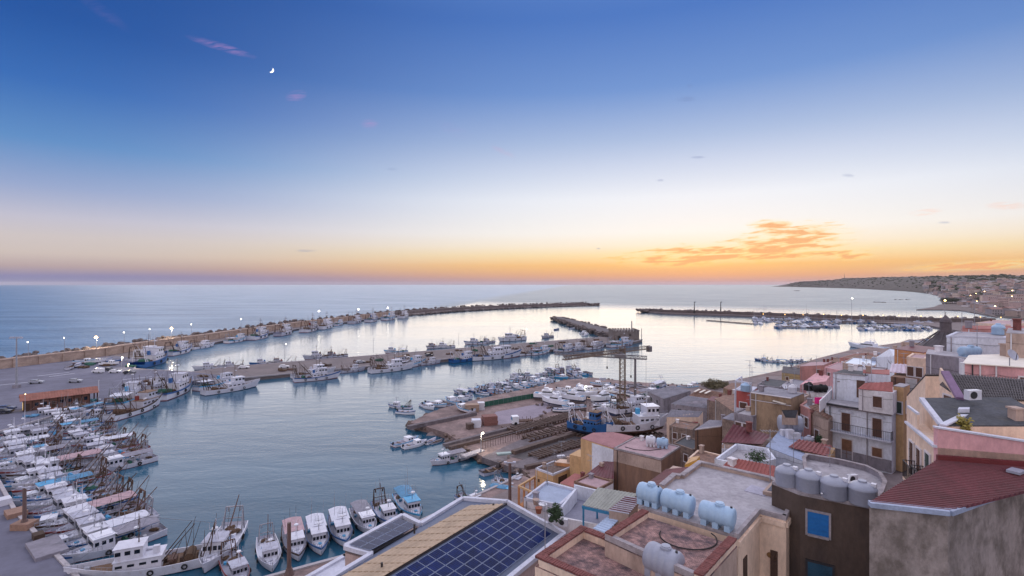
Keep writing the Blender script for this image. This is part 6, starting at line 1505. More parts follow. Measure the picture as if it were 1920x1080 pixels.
# land root of the marina and the lagoon shore
slab('marina_quay', [xy(P(1560, 604, 1.2)), xy(P(1640, 604, 1.2)), xy(P(1745, 611, 1.2)), xy(P(1840, 628, 1.2)), (500, 360), (620, 480), (560, 540), xy(P(1880, 606, 1.2)), xy(P(1700, 603.3, 1.2))], mat('marina_quay'), 1.4, label='low dark quay land between the marina and the town')
for k, (a, b) in enumerate((((1326, 600.5), (1412, 607)), ((1410, 600), (1530, 601)), ((1455, 611), (1538, 615)), ((1530, 601), (1640, 604)), ((1608, 612), (1745, 616)))):
    p, q_ = P(*a, .5), P(*b, .5); o = MB().bar(p, q_, 2.6, .6).build('floating_pontoon', mat('pontoon', (92, 82, 84), .9)); o.data.transform(Matrix.Translation(-p)); o.location = p
    tag(o, ['thin floating pontoon reaching out alone at the left of the marina', 'pontoon under the back rows of moored marina boats', 'pontoon with the densest rows of marina boats in front', 'pontoon joining the marina rows to its root', 'pontoon of the separate right hand group of marina boats'][k], 'pontoon')
def simple_boat(L, B, sail, m):
    q = MB(); h = L * .11; n = 6; vs = []
    for i in range(n + 1):
        t = i / n; w = B / 2 * (.8 + .2 * math.sin(min(1, t / .4) * 1.57)) * (1 if t < .5 else max(.03, 1 - ((t - .5) / .5) ** 2)); x = -L / 2 + L * t; g = h * (1 + .35 * t * t)
        vs += [(x, w, g), (x - .04 * L * (t > .7), w * .8, -.2), (x - .04 * L * (t > .7), -w * .8, -.2), (x, -w, g)]
    q.v = vs
    for i in range(n):
        a = 4 * i; b = a + 4
        q.f += [(a, a + 1, b + 1, b), (a + 2, a + 3, b + 3, b + 2), (a, b, b + 3, a + 3)]; q.m += [0, 0, 0]
    q.f.append((0, 3, 2, 1)); q.m.append(0)
    q.add([(-L * .15, -B * .3, h), (L * .2, -B * .22, h), (L * .2, B * .22, h), (-L * .15, B * .3, h), (-L * .12, -B * .26, h + L * .1), (L * .08, -B * .2, h + L * .1), (L * .08, B * .2, h + L * .1), (-L * .12, B * .26, h + L * .1)],
          [(0, 1, 5, 4), (1, 2, 6, 5), (2, 3, 7, 6), (3, 0, 4, 7), (4, 5, 6, 7)], 1 if not sail else 0)
    if sail: q.tube((L * .08, 0, h), (L * .08, 0, h + L * 1.1), .07, n=4, mi=2); q.bar((L * .08, 0, h + 1.4), (-L * .38, 0, h + 1.3), .22, .25, mi=3)
    return q
SB = []
for i, (L_, B_, sail, m_) in enumerate(((8, 2.8, False, WHT2), (10, 3.2, True, WHT2), (7, 2.5, False, GRYW), (12, 3.6, True, WHT), (9, 3, False, BLU))):
    o = simple_boat(L_, B_, sail, m_).build('marina_boat', [m_, GLS, STEEL, TARP]); SB.append(o)
used0 = set()
MLAB = 'small pale boat in the crowded rows of the distant marina'
def mboat(i, p, rz, sc):
    o = SB[i] if i not in used0 else SB[i].copy()
    if i in used0: COL.objects.link(o)
    used0.add(i); o.location = (p.x, p.y, 0); o.rotation_euler = (0, 0, rz); o.scale = (sc,) * 3; tag(o, ['small white motor boat', 'white sailing boat with a mast', 'small greyish motor boat', 'large white sailing boat', 'blue hulled motor boat'][i] + ' in the crowded distant marina', 'boat', 'boats in the distant marina')
SB[0].data.materials[0] = GRYW; SB[3].data.materials[0] = GRYW  # greyer paint swapped in: backlit shade of these white hulls put into their colour
for (x0, y0, x1, y1, n, ny) in ((1412, 596, 1520, 604, 20, 3), (1455, 604, 1575, 617, 24, 4), (1560, 600, 1640, 608, 16, 2), (1608, 611, 1745, 620, 20, 3), (1700, 604, 1800, 609, 14, 1), (1410, 606, 1430, 609, 3, 1)):
    for i in range(n):
        for j in range(ny):
            if r5.random() < .12: continue
            px = x0 + (x1 - x0) * (i + r5.uniform(.1, .9)) / n; pyy = y0 + (y1 - y0) * (j + .5) / ny + (px - x0) * (-.015 if x0 == 1455 else .01)
            mboat(r5.choice([0, 0, 1, 2, 2, 3, 4]), P(px, pyy, 0), R(80) + r5.uniform(-.2, .2) + (math.pi if j % 2 else 0), r5.uniform(.8, 1.15))
# tall lamps and light towers of the marina and shore
LAMPW = mat('white_lamp_light', (255, 246, 226), emit=14); LAMPY = mat('warm_lamp_light', (255, 206, 130), emit=16); LAMPG = mat('greenish_lamp_light', (226, 255, 190), emit=14)
def lamp(base, h, label, m=LAMPW, r=.3, group=None, arm=.9, light=0, pole=None, rz=0, name='street_lamp', col=(1, .85, .6)):
    t = empty(name, base, label, 'street lamp', group, rz)
    MB().tube((0, 0, 0), (0, 0, h), .09 * max(1, h / 9), .06 * max(1, h / 9), n=6).build('pole', pole or STEEL, t, local=True)
    MB().bar((0, 0, h), (arm, 0, h + .1), .08).build('arm', pole or STEEL, t, local=True)
    if m is not None:
        q = MB(); q.lathe([(r * .3, r * .9), (r, 0), (r * .7, -r * .5), (r * .1, -r * .6)], Matrix.Translation((arm, 0, h - r * .2)), 10); q.build('lamp_head', m, t, local=True)
    if light:
        ld = bpy.data.lights.new('lamp_light', 'POINT'); ld.energy = light; ld.color = col; ld.shadow_soft_size = .4
        lo = bpy.data.objects.new('lamp_light', ld); link(lo, t); lo.location = (arm, 0, h - r - .5)
    return t
def bw_pt(px, off=3.0):
    """point on the breakwater walkway in the direction of pixel column px"""
    k = (px - 960) / FPX; best = None
    mid = [(a + b) / 2 for a, b in zip(WL, WO)]
    for a, b in zip(mid, mid[1:]):
        fa, fb2 = a.x - k * a.y, b.x - k * b.y
        if fa * fb2 <= 0: t = fa / (fa - fb2); return a.lerp(b, t)
    return mid[-1]
g = 'lit lamps along the breakwater wall'
for k, (px, py, r_, m_, lab, li) in enumerate(((53, 641, .2, LAMPW, 'faint white lamp on the wall near the tall unlit mast, first from the left', 0), (121, 633, .2, LAMPW, 'faint white lamp between the first one and the bright warm lamp', 0), (181, 632, .75, LAMPY, 'bright warm lamp on the wall above the blue trawler basin, left of two bright ones', 2500),
        (233, 623, .24, LAMPW, 'small white lamp just right of the left bright warm lamp', 0), (281, 617, .24, LAMPW, 'small white lamp just left of the right bright lamp', 0), (322, 615, .75, LAMPY, 'bright lamp on the wall, right of the two bright ones', 2500), (359, 608, .24, LAMPW, 'small white lamp first beyond the two bright ones', 0),
        (452, 598, .4, LAMPW, 'small white lamp second beyond the two bright ones', 0), (598, 583, .8, LAMPW, 'white lamp far along the curve, left of three', 0), (672, 580, .75, LAMPW, 'white lamp far along the curve, middle of three', 0), (727, 577, .8, LAMPW, 'white lamp far along the curve, right of three', 0))):
    p = bw_pt(px); top = P(px, py, d=p.y).z; lamp((p.x, p.y, H1), top - H1, lab, m_, r_, g, .6, li, rz=-1.2)
lamp(P(31, 727, 1.5), 1, 'x', None)
o = [x for x in bpy.data.objects if x.get('label') == 'x' and x.name.startswith('street_lamp')][0]
hm = o; 
for c in list(hm.children): bpy.data.objects.remove(c)
hm.name = 'light_mast'; tag(hm, 'very tall unlit floodlight mast on the asphalt apron at the left', 'light mast')
d31 = hm.location.y; hh_ = P(31, 632, d=d31).z - 1.5
MB().tube((0, 0, 0), (0, 0, hh_), .35, .16, n=8).build('pole', STEEL, hm, local=True); MB().box((0, 0, .5), (1.6, 1.6, 1.0)).build('base', CONC, hm, local=True)
q = MB(); q.bar((-2.2, 0, hh_), (2.2, 0, hh_), .25); [q.box((x, -.2, hh_ - .25), (.6, .4, .45)) for x in (-2, -.8, .8, 2)]; q.build('floodlights', GRYW, hm, local=True)['kind'] = 'stuff'
lamp(P(47, 776, 1.5), P(47, 739, d=P(47, 776, 1.5).y).z - 1.5, 'thin lit pole lamp at the left front corner of the brown shed', LAMPY, .12, arm=.1)
lamp(P(185, 745, 1.5), P(185, 713, d=P(185, 745, 1.5).y).z - 1.5, 'thin white pole lamp at the right end of the brown shed', None, .1, arm=.3, pole=WHT2)
g = 'lamps on the middle pier'
for k, px in enumerate((533, 700, 860, 985, 1045, 1083)):
    f = (px - 960) / FPX; # centre line of pier y = 288 + .694*(x+ 31)
    y = (246 + .694 * 115) / (1 - .694 * f); lamp((f * y, y, 1.5), 7.5, '%s lamp from the left on the middle pier' % ORD[k], LAMPW if k in (0, 3) else None, .25, g, .8)
lamp(P(902, 848, 1.5), 4.2, 'bright white lamp shining over the boatyard slipway', LAMPW, .24, light=420, arm=.4)
lamp(P(1096, 745, 1.5), 3.5, 'bright lamp behind the covered yachts in the boatyard', LAMPW, .35, light=500, arm=.4)
lamp(P(1198, 772, 1.5), P(1198, 751, d=P(1198, 772, 1.5).y).z - 1.5, 'greenish work lamp beside the grey crane post', LAMPG, .35, light=420, arm=.2, col=(.85, 1, .6))
lamp(P(228, 690, 1.5), 4.6, 'white lamp among the boats and crates on the apron', LAMPW, .35, light=500, arm=.3)
lamp(P(240, 694, 1.5), 2.6, 'low yellowish lamp beside the crates on the apron', LAMPY, .3, light=350, arm=.3)
lamp(P(1597, 604, 1.4), P(1597, 562, d=P(1597, 604, 1.4).y).z, 'tall lit lamp standing alone on the marina breakwater', LAMPW, .6, arm=.5)
lamp(P(1771, 607, 1.4), P(1771, 566, d=P(1771, 607, 1.4).y).z, 'tall lit lamp behind the church lantern', LAMPY, .8, arm=.5)
for px, lb in ((1302, 'left light tower standing on the marina breakwater'), (1352, 'right light tower standing on the marina breakwater')):
    p = P(px, 589, 1.2) + Vector((2, 6, 0)); t = empty('light_tower', p, lb, 'tower')
    MB().tube((0, 0, 0), (0, 0, 15), .9, .3, n=5).build('mast', IRON, t, local=True); MB().box((.6, 0, 14.6), (2, .8, .8)).build('lamp_housing', IRON, t, local=True)
g = 'small warm lights around the marina'
for k in range(13):
    px = 1430 + k * 37 + r5.uniform(-5, 5); p = P(px, 597 + (px - 1430) * .02 + r5.uniform(-1, 1.5), 1.4)
    o = MB().tube((0, 0, 0), (0, 0, 5), .12, n=4).add([], []); q = MB(); q.lathe([(.1, 5.6), (.45, 5.2), (.1, 4.9)], Matrix.Identity(4), 8)
    t = empty('street_lamp', p, 'small warm light on a low post around the marina', 'street lamp', g); o.build('pole', STEEL, t, local=True); q.build('lamp_head', mat('dim_warm_lamp', (255, 196, 110), emit=5), t, local=True)
# poles by the near quays
def column(loc, h, label, base=True, arms=True):
    t = empty('quay_lamp_column', loc, label, 'lamp column')
    MB().tube((0, 0, 0), (0, 0, h), .27, .23, n=12).build('column', mat('brown_painted_steel', (104, 84, 82), .6, .12, 1), t, local=True)
    MB().tube((0, 0, 0), (0, 0, .9), .6, .36, n=10).build('foot', mat('brown_painted_steel'), t, local=True)
    if arms:
        q = MB(); q.bar((-.7, 0, h), (.7, 0, h), .18); q.box((-.7, 0, h + .1), (.5, .5, .2)); q.box((.7, 0, h + .1), (.5, .5, .2)); q.build('floodlights', GRYW, t, local=True)
    if base: MB().box((0, 0, -.0), (2.6, 1.9, 1.1)).build('plinth', mat('orange_brown_plinth', (148, 118, 104), .9, .15, 1, stain=((120, 88, 80), .5, 1)), t, local=True)
    return t
column(P(46, 985, 1.9), 5.6, 'brown lamp column on an orange brown block at the left quay', True)
column(P(542, 1078, 1.5), P(542, 980, d=P(542, 1078, 1.5).y).z - 1.5, 'thick brown lamp column at the near quay between white boats', False, False)
column(P(956, 965, 1.5), P(956, 868, d=P(956, 965, 1.5).y).z - 1.5, 'thick brown lamp column rising behind the solar roof ridge', False, True)
# left quay slabs
for k, (px, py, sx, sy, sz_, m_, lb) in enumerate(((88, 1030, 6.5, 3.4, .5, CONC, 'raised concrete slab on the left quay in front of the lamp column'), (30, 965, 3.0, 2.4, .7, mat('orange_brown_plinth'), 'low orange brown block at the left quay edge'), (8, 945, 2.0, 1.6, 1.0, TKW, 'white box at the left quay edge behind the lamp column'), (72, 1010, 1.6, 1.2, .8, DKW, 'dark crate on the raised concrete slab'))):
    p = P(px, py, 1.5); o = MB().box((0, 0, sz_ / 2), (sx, sy, sz_), rz=-.66).build('quay_block', m_); o.location = p; tag(o, lb, 'block')
# ---------------------------------------------------------------- brown terminal shed
shd = empty('brown_shed', P(110, 765, 1.5), 'long brown harbour shed with rusty gabled roof and open porch at its right end', 'shed')
sa_, sb_ = P(44, 772, 1.5), P(168, 756, 1.5); tt = (sb_ - sa_).normalized(); nn = Vector((tt.y, -tt.x, 0)); wd = 5.5
hs = 3.1
SHB = mat('brown_panel_wall', (112, 76, 66), .8, .15, .6, stain=((80, 58, 54), .5, .8)); SHR = mat('rusty_red_roof', (146, 96, 84), .8, .15, .5, stain=((110, 76, 70), .5, .8))
corners = [sa_, sb_, sb_ - nn * wd, sa_ - nn * wd]
MB().prism([xy(p) for p in corners], 1.5, 1.5 + hs).build('wall', SHB, shd)
rg0, rg1 = sa_ - nn * wd / 2 - tt * .8, sb_ - nn * wd / 2 + tt * 2.2
f0, f1 = sa_ + nn * .7 - tt * .8, sb_ + nn * .7 + tt * 2.2; k0, k1_ = sa_ - nn * (wd + .7) - tt * .8, sb_ - nn * (wd + .7) + tt * 2.2
zr_, ze = 1.5 + hs + 1.5, 1.5 + hs
U = lambda p, z: Vector((p.x, p.y, z))
MB().sheet(U(f0, ze), U(f1, ze), U(rg1, zr_), U(rg0, zr_), 26, .04, .05).build('front_roof', SHR, shd); MB().sheet(U(rg0, zr_), U(rg1, zr_), U(k1_, ze), U(k0, ze), 26, .04, .05).build('rear_roof', SHR, shd)
MB().add([U(sa_, ze), U(sa_ - nn * wd, ze), U(sa_ - nn * wd / 2, zr_ - .1), U(sb_, ze), U(sb_ - nn * wd, ze), U(sb_ - nn * wd / 2, zr_ - .1)], [(0, 1, 2), (3, 5, 4)]).build('gable', SHB, shd)
Ls_ = (sb_ - sa_).length
for k in range(9): p = sa_ + tt * Ls_ * k / 8 + nn * .06; MB().box((p.x, p.y, 1.5 + hs / 2), (.25, .14, hs), rz=math.atan2(tt.y, tt.x)).build('pilaster', mat('dark_brown_trim', (70, 48, 44), .8), shd)
for k in range(8): p = sa_ + tt * Ls_ * (k + .5) / 8 + nn * .04; MB().box((p.x, p.y, 1.5 + (1.7 if k % 3 else 1.1)), (.8, .08, 1.0 if k % 3 else 2.1), rz=math.atan2(tt.y, tt.x)).build('window' if k % 3 else 'door', GLS if k % 3 else DKW, shd)
p = sa_ - nn * wd * .5 - tt * .03; MB().box((p.x, p.y, 2.6), (.08, 1.1, 2.0), rz=math.atan2(tt.y, tt.x)).build('lit_doorway', mat('lit_window', (255, 214, 120), emit=1.2), shd)
for s_ in (f1 - tt * .4, k1_ - tt * .4): MB().bar(U(s_, 1.5), U(s_, ze), .25).build('porch_post', mat('dark_brown_trim'), shd)
# ---------------------------------------------------------------- cars
def car(label, body, L=4.2, van=False):
    t = empty('parked_car' if not van else 'parked_van', (0, 0, 0), label, 'car' if not van else 'van', 'vehicles parked on the apron and pier')
    w = 1.7; pr = [(-L / 2, .35), (-L / 2, .85), (-L * .44, .95), (-L * .36, 1.42), (L * .05, 1.45), (L * .2, 1.0), (L * .46, .88), (L / 2, .7), (L / 2, .35)] if not van else [(-L / 2, .35), (-L / 2, 1.9), (-L * .46, 2.0), (L * .22, 2.0), (L * .34, 1.2), (L * .47, 1.05), (L / 2, .8), (L / 2, .35)]
    q = MB(); n = len(pr); vs = [(x, sd * w / 2 * (.86 if z > 1.05 and not van else 1), z) for sd in (-1, 1) for x, z in pr]
    q.add(vs, [tuple(range(n)), tuple(range(2 * n - 1, n - 1, -1))] + [(i, n + i, n + (i + 1) % n, (i + 1) % n) for i in range(n)]); q.build('body', body, t, local=True)
    for sd in (-1, 1):
        q = MB(); z = 1.2 if not van else 1.5; q.box((-L * .15 if not van else L * .17, sd * w / 2 * (.90 if not van else 1.0), z), (L * .42 if not van else L * .14, .04, .32)); q.build('side_window', GLS, t, local=True)
    M = Matrix.Rotation(R(52) if not van else R(35), 3, 'Y')
    MB().box((L * .13 if not van else L * .285, 0, 1.23 if not van else 1.6), (.05, w * .78, .5 if not van else .75), M=Matrix.Rotation(-R(50) if not van else -R(25), 3, 'Y')).build('windscreen', GLS, t, local=True)
    for x in (-L * .3, L * .3):
        for sd in (-1, 1): q = MB(); q.tube((x, sd * (w / 2 - .2), .32), (x, sd * (w / 2 + .01), .32), .32, n=12); q.build('wheel', RUB, t, local=True)
    return proto_tree(t)
CW = mat('white_car_paint', (214, 216, 226), .25, .02, bump=0); CS = mat('silver_car_paint', (150, 154, 168), .25, .02, bump=0); CK = mat('dark_car_paint', (44, 48, 62), .25, .02, bump=0); CB = mat('blue_car_paint', (40, 58, 104), .25, .02, bump=0)
cars = {'w': car('x', CW), 's': car('x', CS), 'k': car('x', CK), 'v': car('x', CW, 4.9, True), 'b': car('x', CB)}
for kd, px, py, rz, lb in (('s', 68, 719, .3, 'silver car parked alone near the tall floodlight mast'), ('s', 141, 717, .25, 'silver car parked alone behind the brown shed roof'), ('v', 184, 699, 2.9, 'white van, larger of the vehicles near the crates on the apron'), ('w', 216, 699, .1, 'white car parked just right of the white van'),
                           ('k', 201, 695, 3.0, 'dark car parked between the white van and white car'), ('k', 243, 701, .2, 'dark car parked by the low yellowish lamp'), ('v', 231, 659, .1, 'white van parked against the breakwater wall'), ('w', 457, 691, .3, 'white car parked on the pier near its left end'),
                           ('w', 533, 690, .5, 'white car parked on the pier by the first lamp'), ('k', 243, 725, .2, 'dark car beside the trawlers right of the brown shed'), ('k', 6, 775, .3, 'dark car at the left edge next to the brown shed'), ('b', 12, 769, .3, 'dark blue car behind the one at the left edge'), ('w', 760, 672, .6, 'white car half way along the middle pier'),
                           ('k', 805, 668, .6, 'dark car parked on the middle pier right of the white one'), ('s', 676, 681, .6, 'silver car on the middle pier left of the white one')):
    p = P(px, py, 1.53); place(cars[kd], p, rz, lb, 'vehicles parked on the apron and pier')
# nets, crates on the apron and pier
for k, (px, py, s_, m_, lb) in enumerate(((155, 690, 2.2, NETB, 'brown heap of nets left of the white van on the apron'), (170, 684, 2.6, NETG, 'green heap of nets behind the white van'), (200, 686, 2.4, NETB, 'brown net heap under the bow of the small boats'), (245, 688, 2.2, NETG, 'bright green net heap beside the yellowish lamp'), (110, 768, 1.6, mat('orange_nets', (150, 96, 64), .95, .2, 5, bump=.8), 'orange net heap in front of the brown shed'),
                                         (140, 763, 1.8, NETB, 'brown net heap in front of the brown shed doors'), (60, 781, 1.4, TARP, 'blue tarpaulin heap beside the brown shed corner'), (178, 752, 1.8, mat('turquoise_nets', (64, 128, 140), .9, .2, 4, bump=.6), 'turquoise net heap at the porch of the brown shed'), (240, 722, 2.0, NETB, 'dark gear pile by the car right of the brown shed'), (275, 715, 1.8, RUST, 'rusty gear pile at the root of the pier'),
                                         (380, 706, 1.8, NETB, 'brown gear pile at the pier corner'), (545, 694, 1.6, RUST, 'rusty gear pile on the pier beside the second trawler'), (690, 680, 1.6, NETB, 'net heap on the pier by the silver car'), (860, 658, 2.0, NETB, 'net heap at the middle of the pier'), (1000, 645, 2.0, NETG, 'green net heap near the outer end of the pier'))):
    p = P(px, py, 1.5); q = MB(); rd = random.Random(k)
    for j in range(5): rs += 1; q.rock((rd.uniform(-1, 1) * s_, rd.uniform(-.6, .6) * s_, .3), s_ * rd.uniform(.4, .7), rs, .5)
    o = q.build('net_heap', m_); o.location = p; tag(o, lb, 'nets', kind='stuff'); o['category'] = 'nets'
rd = random.Random(91)
for k in range(16):
    x = -95 + k * 10.6 + rd.uniform(-2, 2); y = 200 + .694 * (x + 105) + rd.uniform(6, 26); q = MB()
    for j in range(4): rs += 1; q.rock((rd.uniform(-1.6, 1.6), rd.uniform(-1, 1), .3), rd.uniform(.6, 1.3), rs, .55)
    for j in range(3): q.box((rd.uniform(-2, 2), rd.uniform(-1.5, 1.5), .5), (1.2, .8, 1.0), rz=rd.uniform(0, 3))
    o = q.build('gear_heap', (NETB, DKW, RUST, NETG)[k % 4]); o.location = (x, y, 1.5); tag(o, '%s heap of %s gear from the left on the middle pier' % (ORD[k], ('brown net', 'dark', 'rusty', 'green net')[k % 4]), 'fishing gear', kind='stuff')
# small boats hauled out on the apron
g = 'small boats ashore on the apron'
for k, (px, py, rz) in enumerate(((145, 686, 1.9), (132, 690, 2.0), (160, 679, .3), (180, 679, .4), (196, 676, .3), (215, 678, .5), (206, 683, .2))):
    place([SK[0], SK[4], SK[3], SK[1], SK[0], SK[2], SK[1]][k], P(px, py, 2.0) , rz, '%s small boat from the left ashore among nets on the apron' % ORD[k], g, 1.2)
# ---------------------------------------------------------------- boatyard
CR = [skiff('x', 8, 2.8, (RED, WHT2, WHT2), cab=True), skiff('x', 7, 2.5, (DKB, LBL, WHT), cab=True)]
g = 'boats moored along the outer edge of the boatyard'
NM = {id(a): b for a, b in zip(SK + CU, SD + CD)}; NM[id(CR[0])] = 'white cabin cruiser'; NM[id(CR[1])] = 'light blue cabin cruiser'
ORD = ORD + ['forty-first', 'forty-second', 'forty-third', 'forty-fourth', 'forty-fifth', 'forty-sixth', 'forty-seventh', 'forty-eighth', 'forty-ninth', 'fiftieth', 'fifty-first', 'fifty-second', 'fifty-third', 'fifty-fourth', 'fifty-fifth', 'fifty-sixth', 'fifty-seventh', 'fifty-eighth', 'fifty-ninth', 'sixtieth']
line = [P(762, 781, 0), P(800, 768, 0), P(845, 757, 0), P(905, 743, 0), P(960, 733, 0), P(1020, 719, 0), P(1062, 708, 0), P(1115, 702, 0)]
k = 0; rb = random.Random(5)
for row in range(3):
    for a, b in zip(line, line[1:]):
        L_ = (b - a).length; n_ = int(L_ / (3.3 if row == 0 else 4.4)); t = (b - a).normalized(); nn = Vector((-t.y, t.x, 0))
        for i in range(n_):
            if row and a.x < -10 and rb.random() < .7: continue
            if row == 2 and (a.x < 5 or rb.random() < .3): continue
            if rb.random() < .1: continue
            p = a.lerp(b, (i + .5) / n_) + nn * (1.5 + row * 6.5 + rb.uniform(-1, 1)); k += 1
            if row == 0: sk = rb.choice([SK[0], SK[1], SK[3], CR[0], CR[1], CU[3], CU[1], SK[4]]); sc = rb.uniform(.9, 1.2) if sk not in (CU[3], CU[1]) else .62
            else: sk = rb.choice([CU[1], CU[3], CU[0], CR[0], CU[7], CU[2]]); sc = .66 if sk not in CR else 1.1
            place(sk, (p.x, p.y, 0), math.atan2(nn.y, nn.x) + rb.uniform(-.3, .3) + (math.pi if rb.random() < .4 else 0), NM[id(sk)] + ', %s from the tip along boatyard shore' % ORD[min(k, len(ORD)) - 1], g, sc)
PILE = mat('weathered_timber', (96, 80, 76), .9, .22, 1.5, stain=((62, 52, 52), .5, 1.5), bump=.5)
SLP = mat('slipway_concrete', (112, 104, 110), .92, .16, .4, stain=((70, 64, 68), .6, .3), bump=.5, bs=3)
def beamthing(name, label, a, b, w, h, m=SLP, z=1.5, step=None):
    a, b = P(*a, z), P(*b, z); t = empty(name, (a + b) / 2 - Vector((0, 0, z)), label, 'slipway'); d = (b - a).normalized(); L_ = (b - a).length; n_ = max(1, int(L_ / (step or 4)))
    for i in range(n_): MB().bar(a + d * (L_ * i / n_ + .03) + Vector((0, 0, h / 2)), a + d * (L_ * (i + 1) / n_ - .03) + Vector((0, 0, h / 2)), w, h).build('beam', m, t)
    return t
beamthing('slip_wall', 'long narrow concrete slip wall running into the water at the upper left of the boatyard', (765, 805), (892, 778), 1.3, .9)
beamthing('slip_wall', 'narrow rail wall beside the rocks in the middle of the boatyard', (832, 838), (958, 805), 1.0, .7)
beamthing('slip_wall', 'second narrow rail wall parallel to the one by the rocks', (842, 843), (965, 812), 1.0, .7, PILE)
beamthing('slip_wall', 'dark rail wall leading from the water to the blue boat', (962, 852), (1090, 812), 1.2, .8, PILE)
beamthing('slip_wall', 'lowest rail wall near the small yellow house', (985, 880), (1075, 862), 1.0, .7, PILE)
beamthing('jetty', 'short pale jetty beside the moored cabin boat', (868, 858), (905, 846), 1.8, .4, CURB, 1.2)
def plane_thing(name, label, pts, m, z):
    ps = [P(*p, z) for p in pts]; o = MB().prism([xy(p) for p in ps], z - 1.2, z).build(name, m); tag(o, label, kind='structure')
plane_thing('slipway', 'pale concrete slipway apron under the bright lamp', ((903, 857), (985, 820), (1040, 815), (1000, 842), (935, 868)), SLP, 1.52)
plane_thing('slipway', 'dark wet slipway bed running up to the hauled boats', ((958, 856), (1090, 806), (1130, 815), (1010, 868)), mat('wet_slip', (74, 68, 72), .7, .2, .5, bump=.4), 1.56)
plane_thing('slipway', 'grey slipway with cross timbers beside the yellow house', ((945, 872), (1060, 838), (1090, 850), (990, 880)), SLP, 1.6)
plane_thing('yard_road', 'paler worn track across the boatyard', ((905, 800), (930, 772), (1060, 748), (1075, 755), (985, 790)), mat('worn_track', (146, 136, 150), .95, .1, .3), 1.51)
# cradles: sleepers across rails
def cradle(label, a, b, w, n_, h=.8):
    a, b = P(*a, 1.6), P(*b, 1.6); t = empty('boat_cradle', (a + b) / 2, label, 'cradle'); d = (b - a).normalized(); nn = Vector((-d.y, d.x, 0))
    for s_ in (-1, 1): MB().bar(a + nn * s_ * w * .36, b + nn * s_ * w * .36, .35, .3).build('rail', RUST, t)
    rd = random.Random(n_)
    for i in range(n_):
        p = a.lerp(b, (i + .5) / n_); MB().bar(p - nn * w / 2 + Vector((0, 0, h + rd.uniform(-.1, .1))), p + nn * w / 2 + Vector((0, 0, h + rd.uniform(-.1, .1))), .34, .3).build('cross_timber', PILE, t)
        for s_ in (-1, 1): MB().bar(p + nn * s_ * w * .36 + Vector((0, 0, .1)), p + nn * s_ * w * .36 + Vector((0, 0, h)), .25).build('post', DKW, t)
    return t
cradle('dark timber cradle with many cross beams left of the blue boat', (960, 812), (1075, 782), 4.5, 22)
cradle('second dark timber cradle just below the long one', (985, 826), (1085, 798), 3.6, 14, .6)
cradle('low timber cradle beside the wet slipway', (1000, 858), (1085, 832), 4.0, 15, .4)
fnp = empty('picket_fence', P(940, 835, 1.5), 'line of thin posts along the slipway behind the bright lamp', 'fence')
a, b = P(905, 842, 1.5), P(1000, 815, 1.5)
for i in range(22):
    p = a.lerp(b, i / 21); MB().bar(p, p + Vector((0, 0, 2.0)), .1).build('post', PILE, fnp)
MB().bar(a + Vector((0, 0, 1.8)), b + Vector((0, 0, 1.8)), .06).build('top_wire', STEEL, fnp)
gf = empty('green_net_fence', P(950, 762, 1.5), 'low dark green net fence along the boatyard shore', 'fence')
a, b = P(898, 765, 1.5), P(1010, 745, 1.5)
MB().bar(a + Vector((0, 0, .8)), b + Vector((0, 0, .8)), .15, 1.5).build('netting', NETG, gf)
for i in range(14): p = a.lerp(b, i / 13); MB().bar(p, p + Vector((0, 0, 1.9)), .14).build('post', STEEL, gf)
# hauled out boats
def onland(tr, pxa, pxb, zw, lab, sc, grp=None, flip=False):
    a, b = P(*pxa, zw), P(*pxb, zw); c = (a + b) / 2; o = place(tr, (c.x, c.y, zw), math.atan2(b.y - a.y, b.x - a.x) + (math.pi if flip else 0), lab, grp, sc); return o, c
WB = trawler('x', 15.5, 5.8, (RUST, WHT, WHT), roofm=WHT2, gm=WHT, seed=21, net=NETB, house='fore', funnel=LBL)
o, c = onland(WB, (1136, 806), (1248, 800), 3.3, 'big white fishing boat hauled out on the slip beside the grey crane post', 1.08)
st1 = cradle('rusty cradle under the big white hauled out boat', (1145, 822), (1238, 816), 4.5, 9, .5)
BB = trawler('x', 12, 4.6, (DKB, BLU, BLU), cab=BLU, gm=WHT, seed=23, drum=False, net=NETB, funnel=WHT, roofm=WOOD)
o, c = onland(BB, (1082, 802), (1136, 812), 3.0, 'bright blue hulled boat hauled out with tall white gantry legs', .95)
st2 = cradle('cradle under the bright blue hauled out boat', (1085, 815), (1132, 824), 3.5, 6, .4)
onland(TR[1], (1150, 775), (1222, 762), 3.0, 'white trawler with grey roofs hauled out behind the big white boat', .72)
onland(CU[6], (1190, 748), (1240, 740), 2.4, 'white boat under grey cover hauled out near the crane tower', .9)
onland(CU[0], (1215, 735), (1255, 722), 2.2, 'white boat with canvas on the shore right of the crane tower', .9)
g = 'covered yachts ashore in the boatyard'
YS = yacht('x', 13, 3.9)
for k, (a, b, lb) in enumerate((((1018, 752), (1060, 759), 'white motor yacht ashore, nearest of the covered group'), ((1012, 744), (1050, 746), 'white motor yacht ashore, left rear of the covered group'), ((1050, 745), (1090, 750), 'white motor yacht ashore, middle of the covered group'), ((1075, 740), (1112, 744), 'white motor yacht ashore, right rear of the covered group'), ((1112, 752), (1145, 748), 'white motor yacht ashore alone beside the lamp post with boxes'))):
    onland(YS, a, b, 2.4, lb, .72 + .05 * (k % 2), g, flip=k % 2 == 0)
onland(SK[0], (1043, 770), (1066, 771), 1.9, 'small pale blue boat lying on the dirt of the boatyard', 1.0)
onland(SK[1], (1100, 790), (1120, 780), 1.9, 'small white boat between the blue hull and the covered yachts', 1.0)
onland(CR[0], (1120, 772), (1145, 765), 2.0, 'white cabin boat ashore behind the bright blue hull', 1.0)
g = 'small boats ashore around the boatyard'
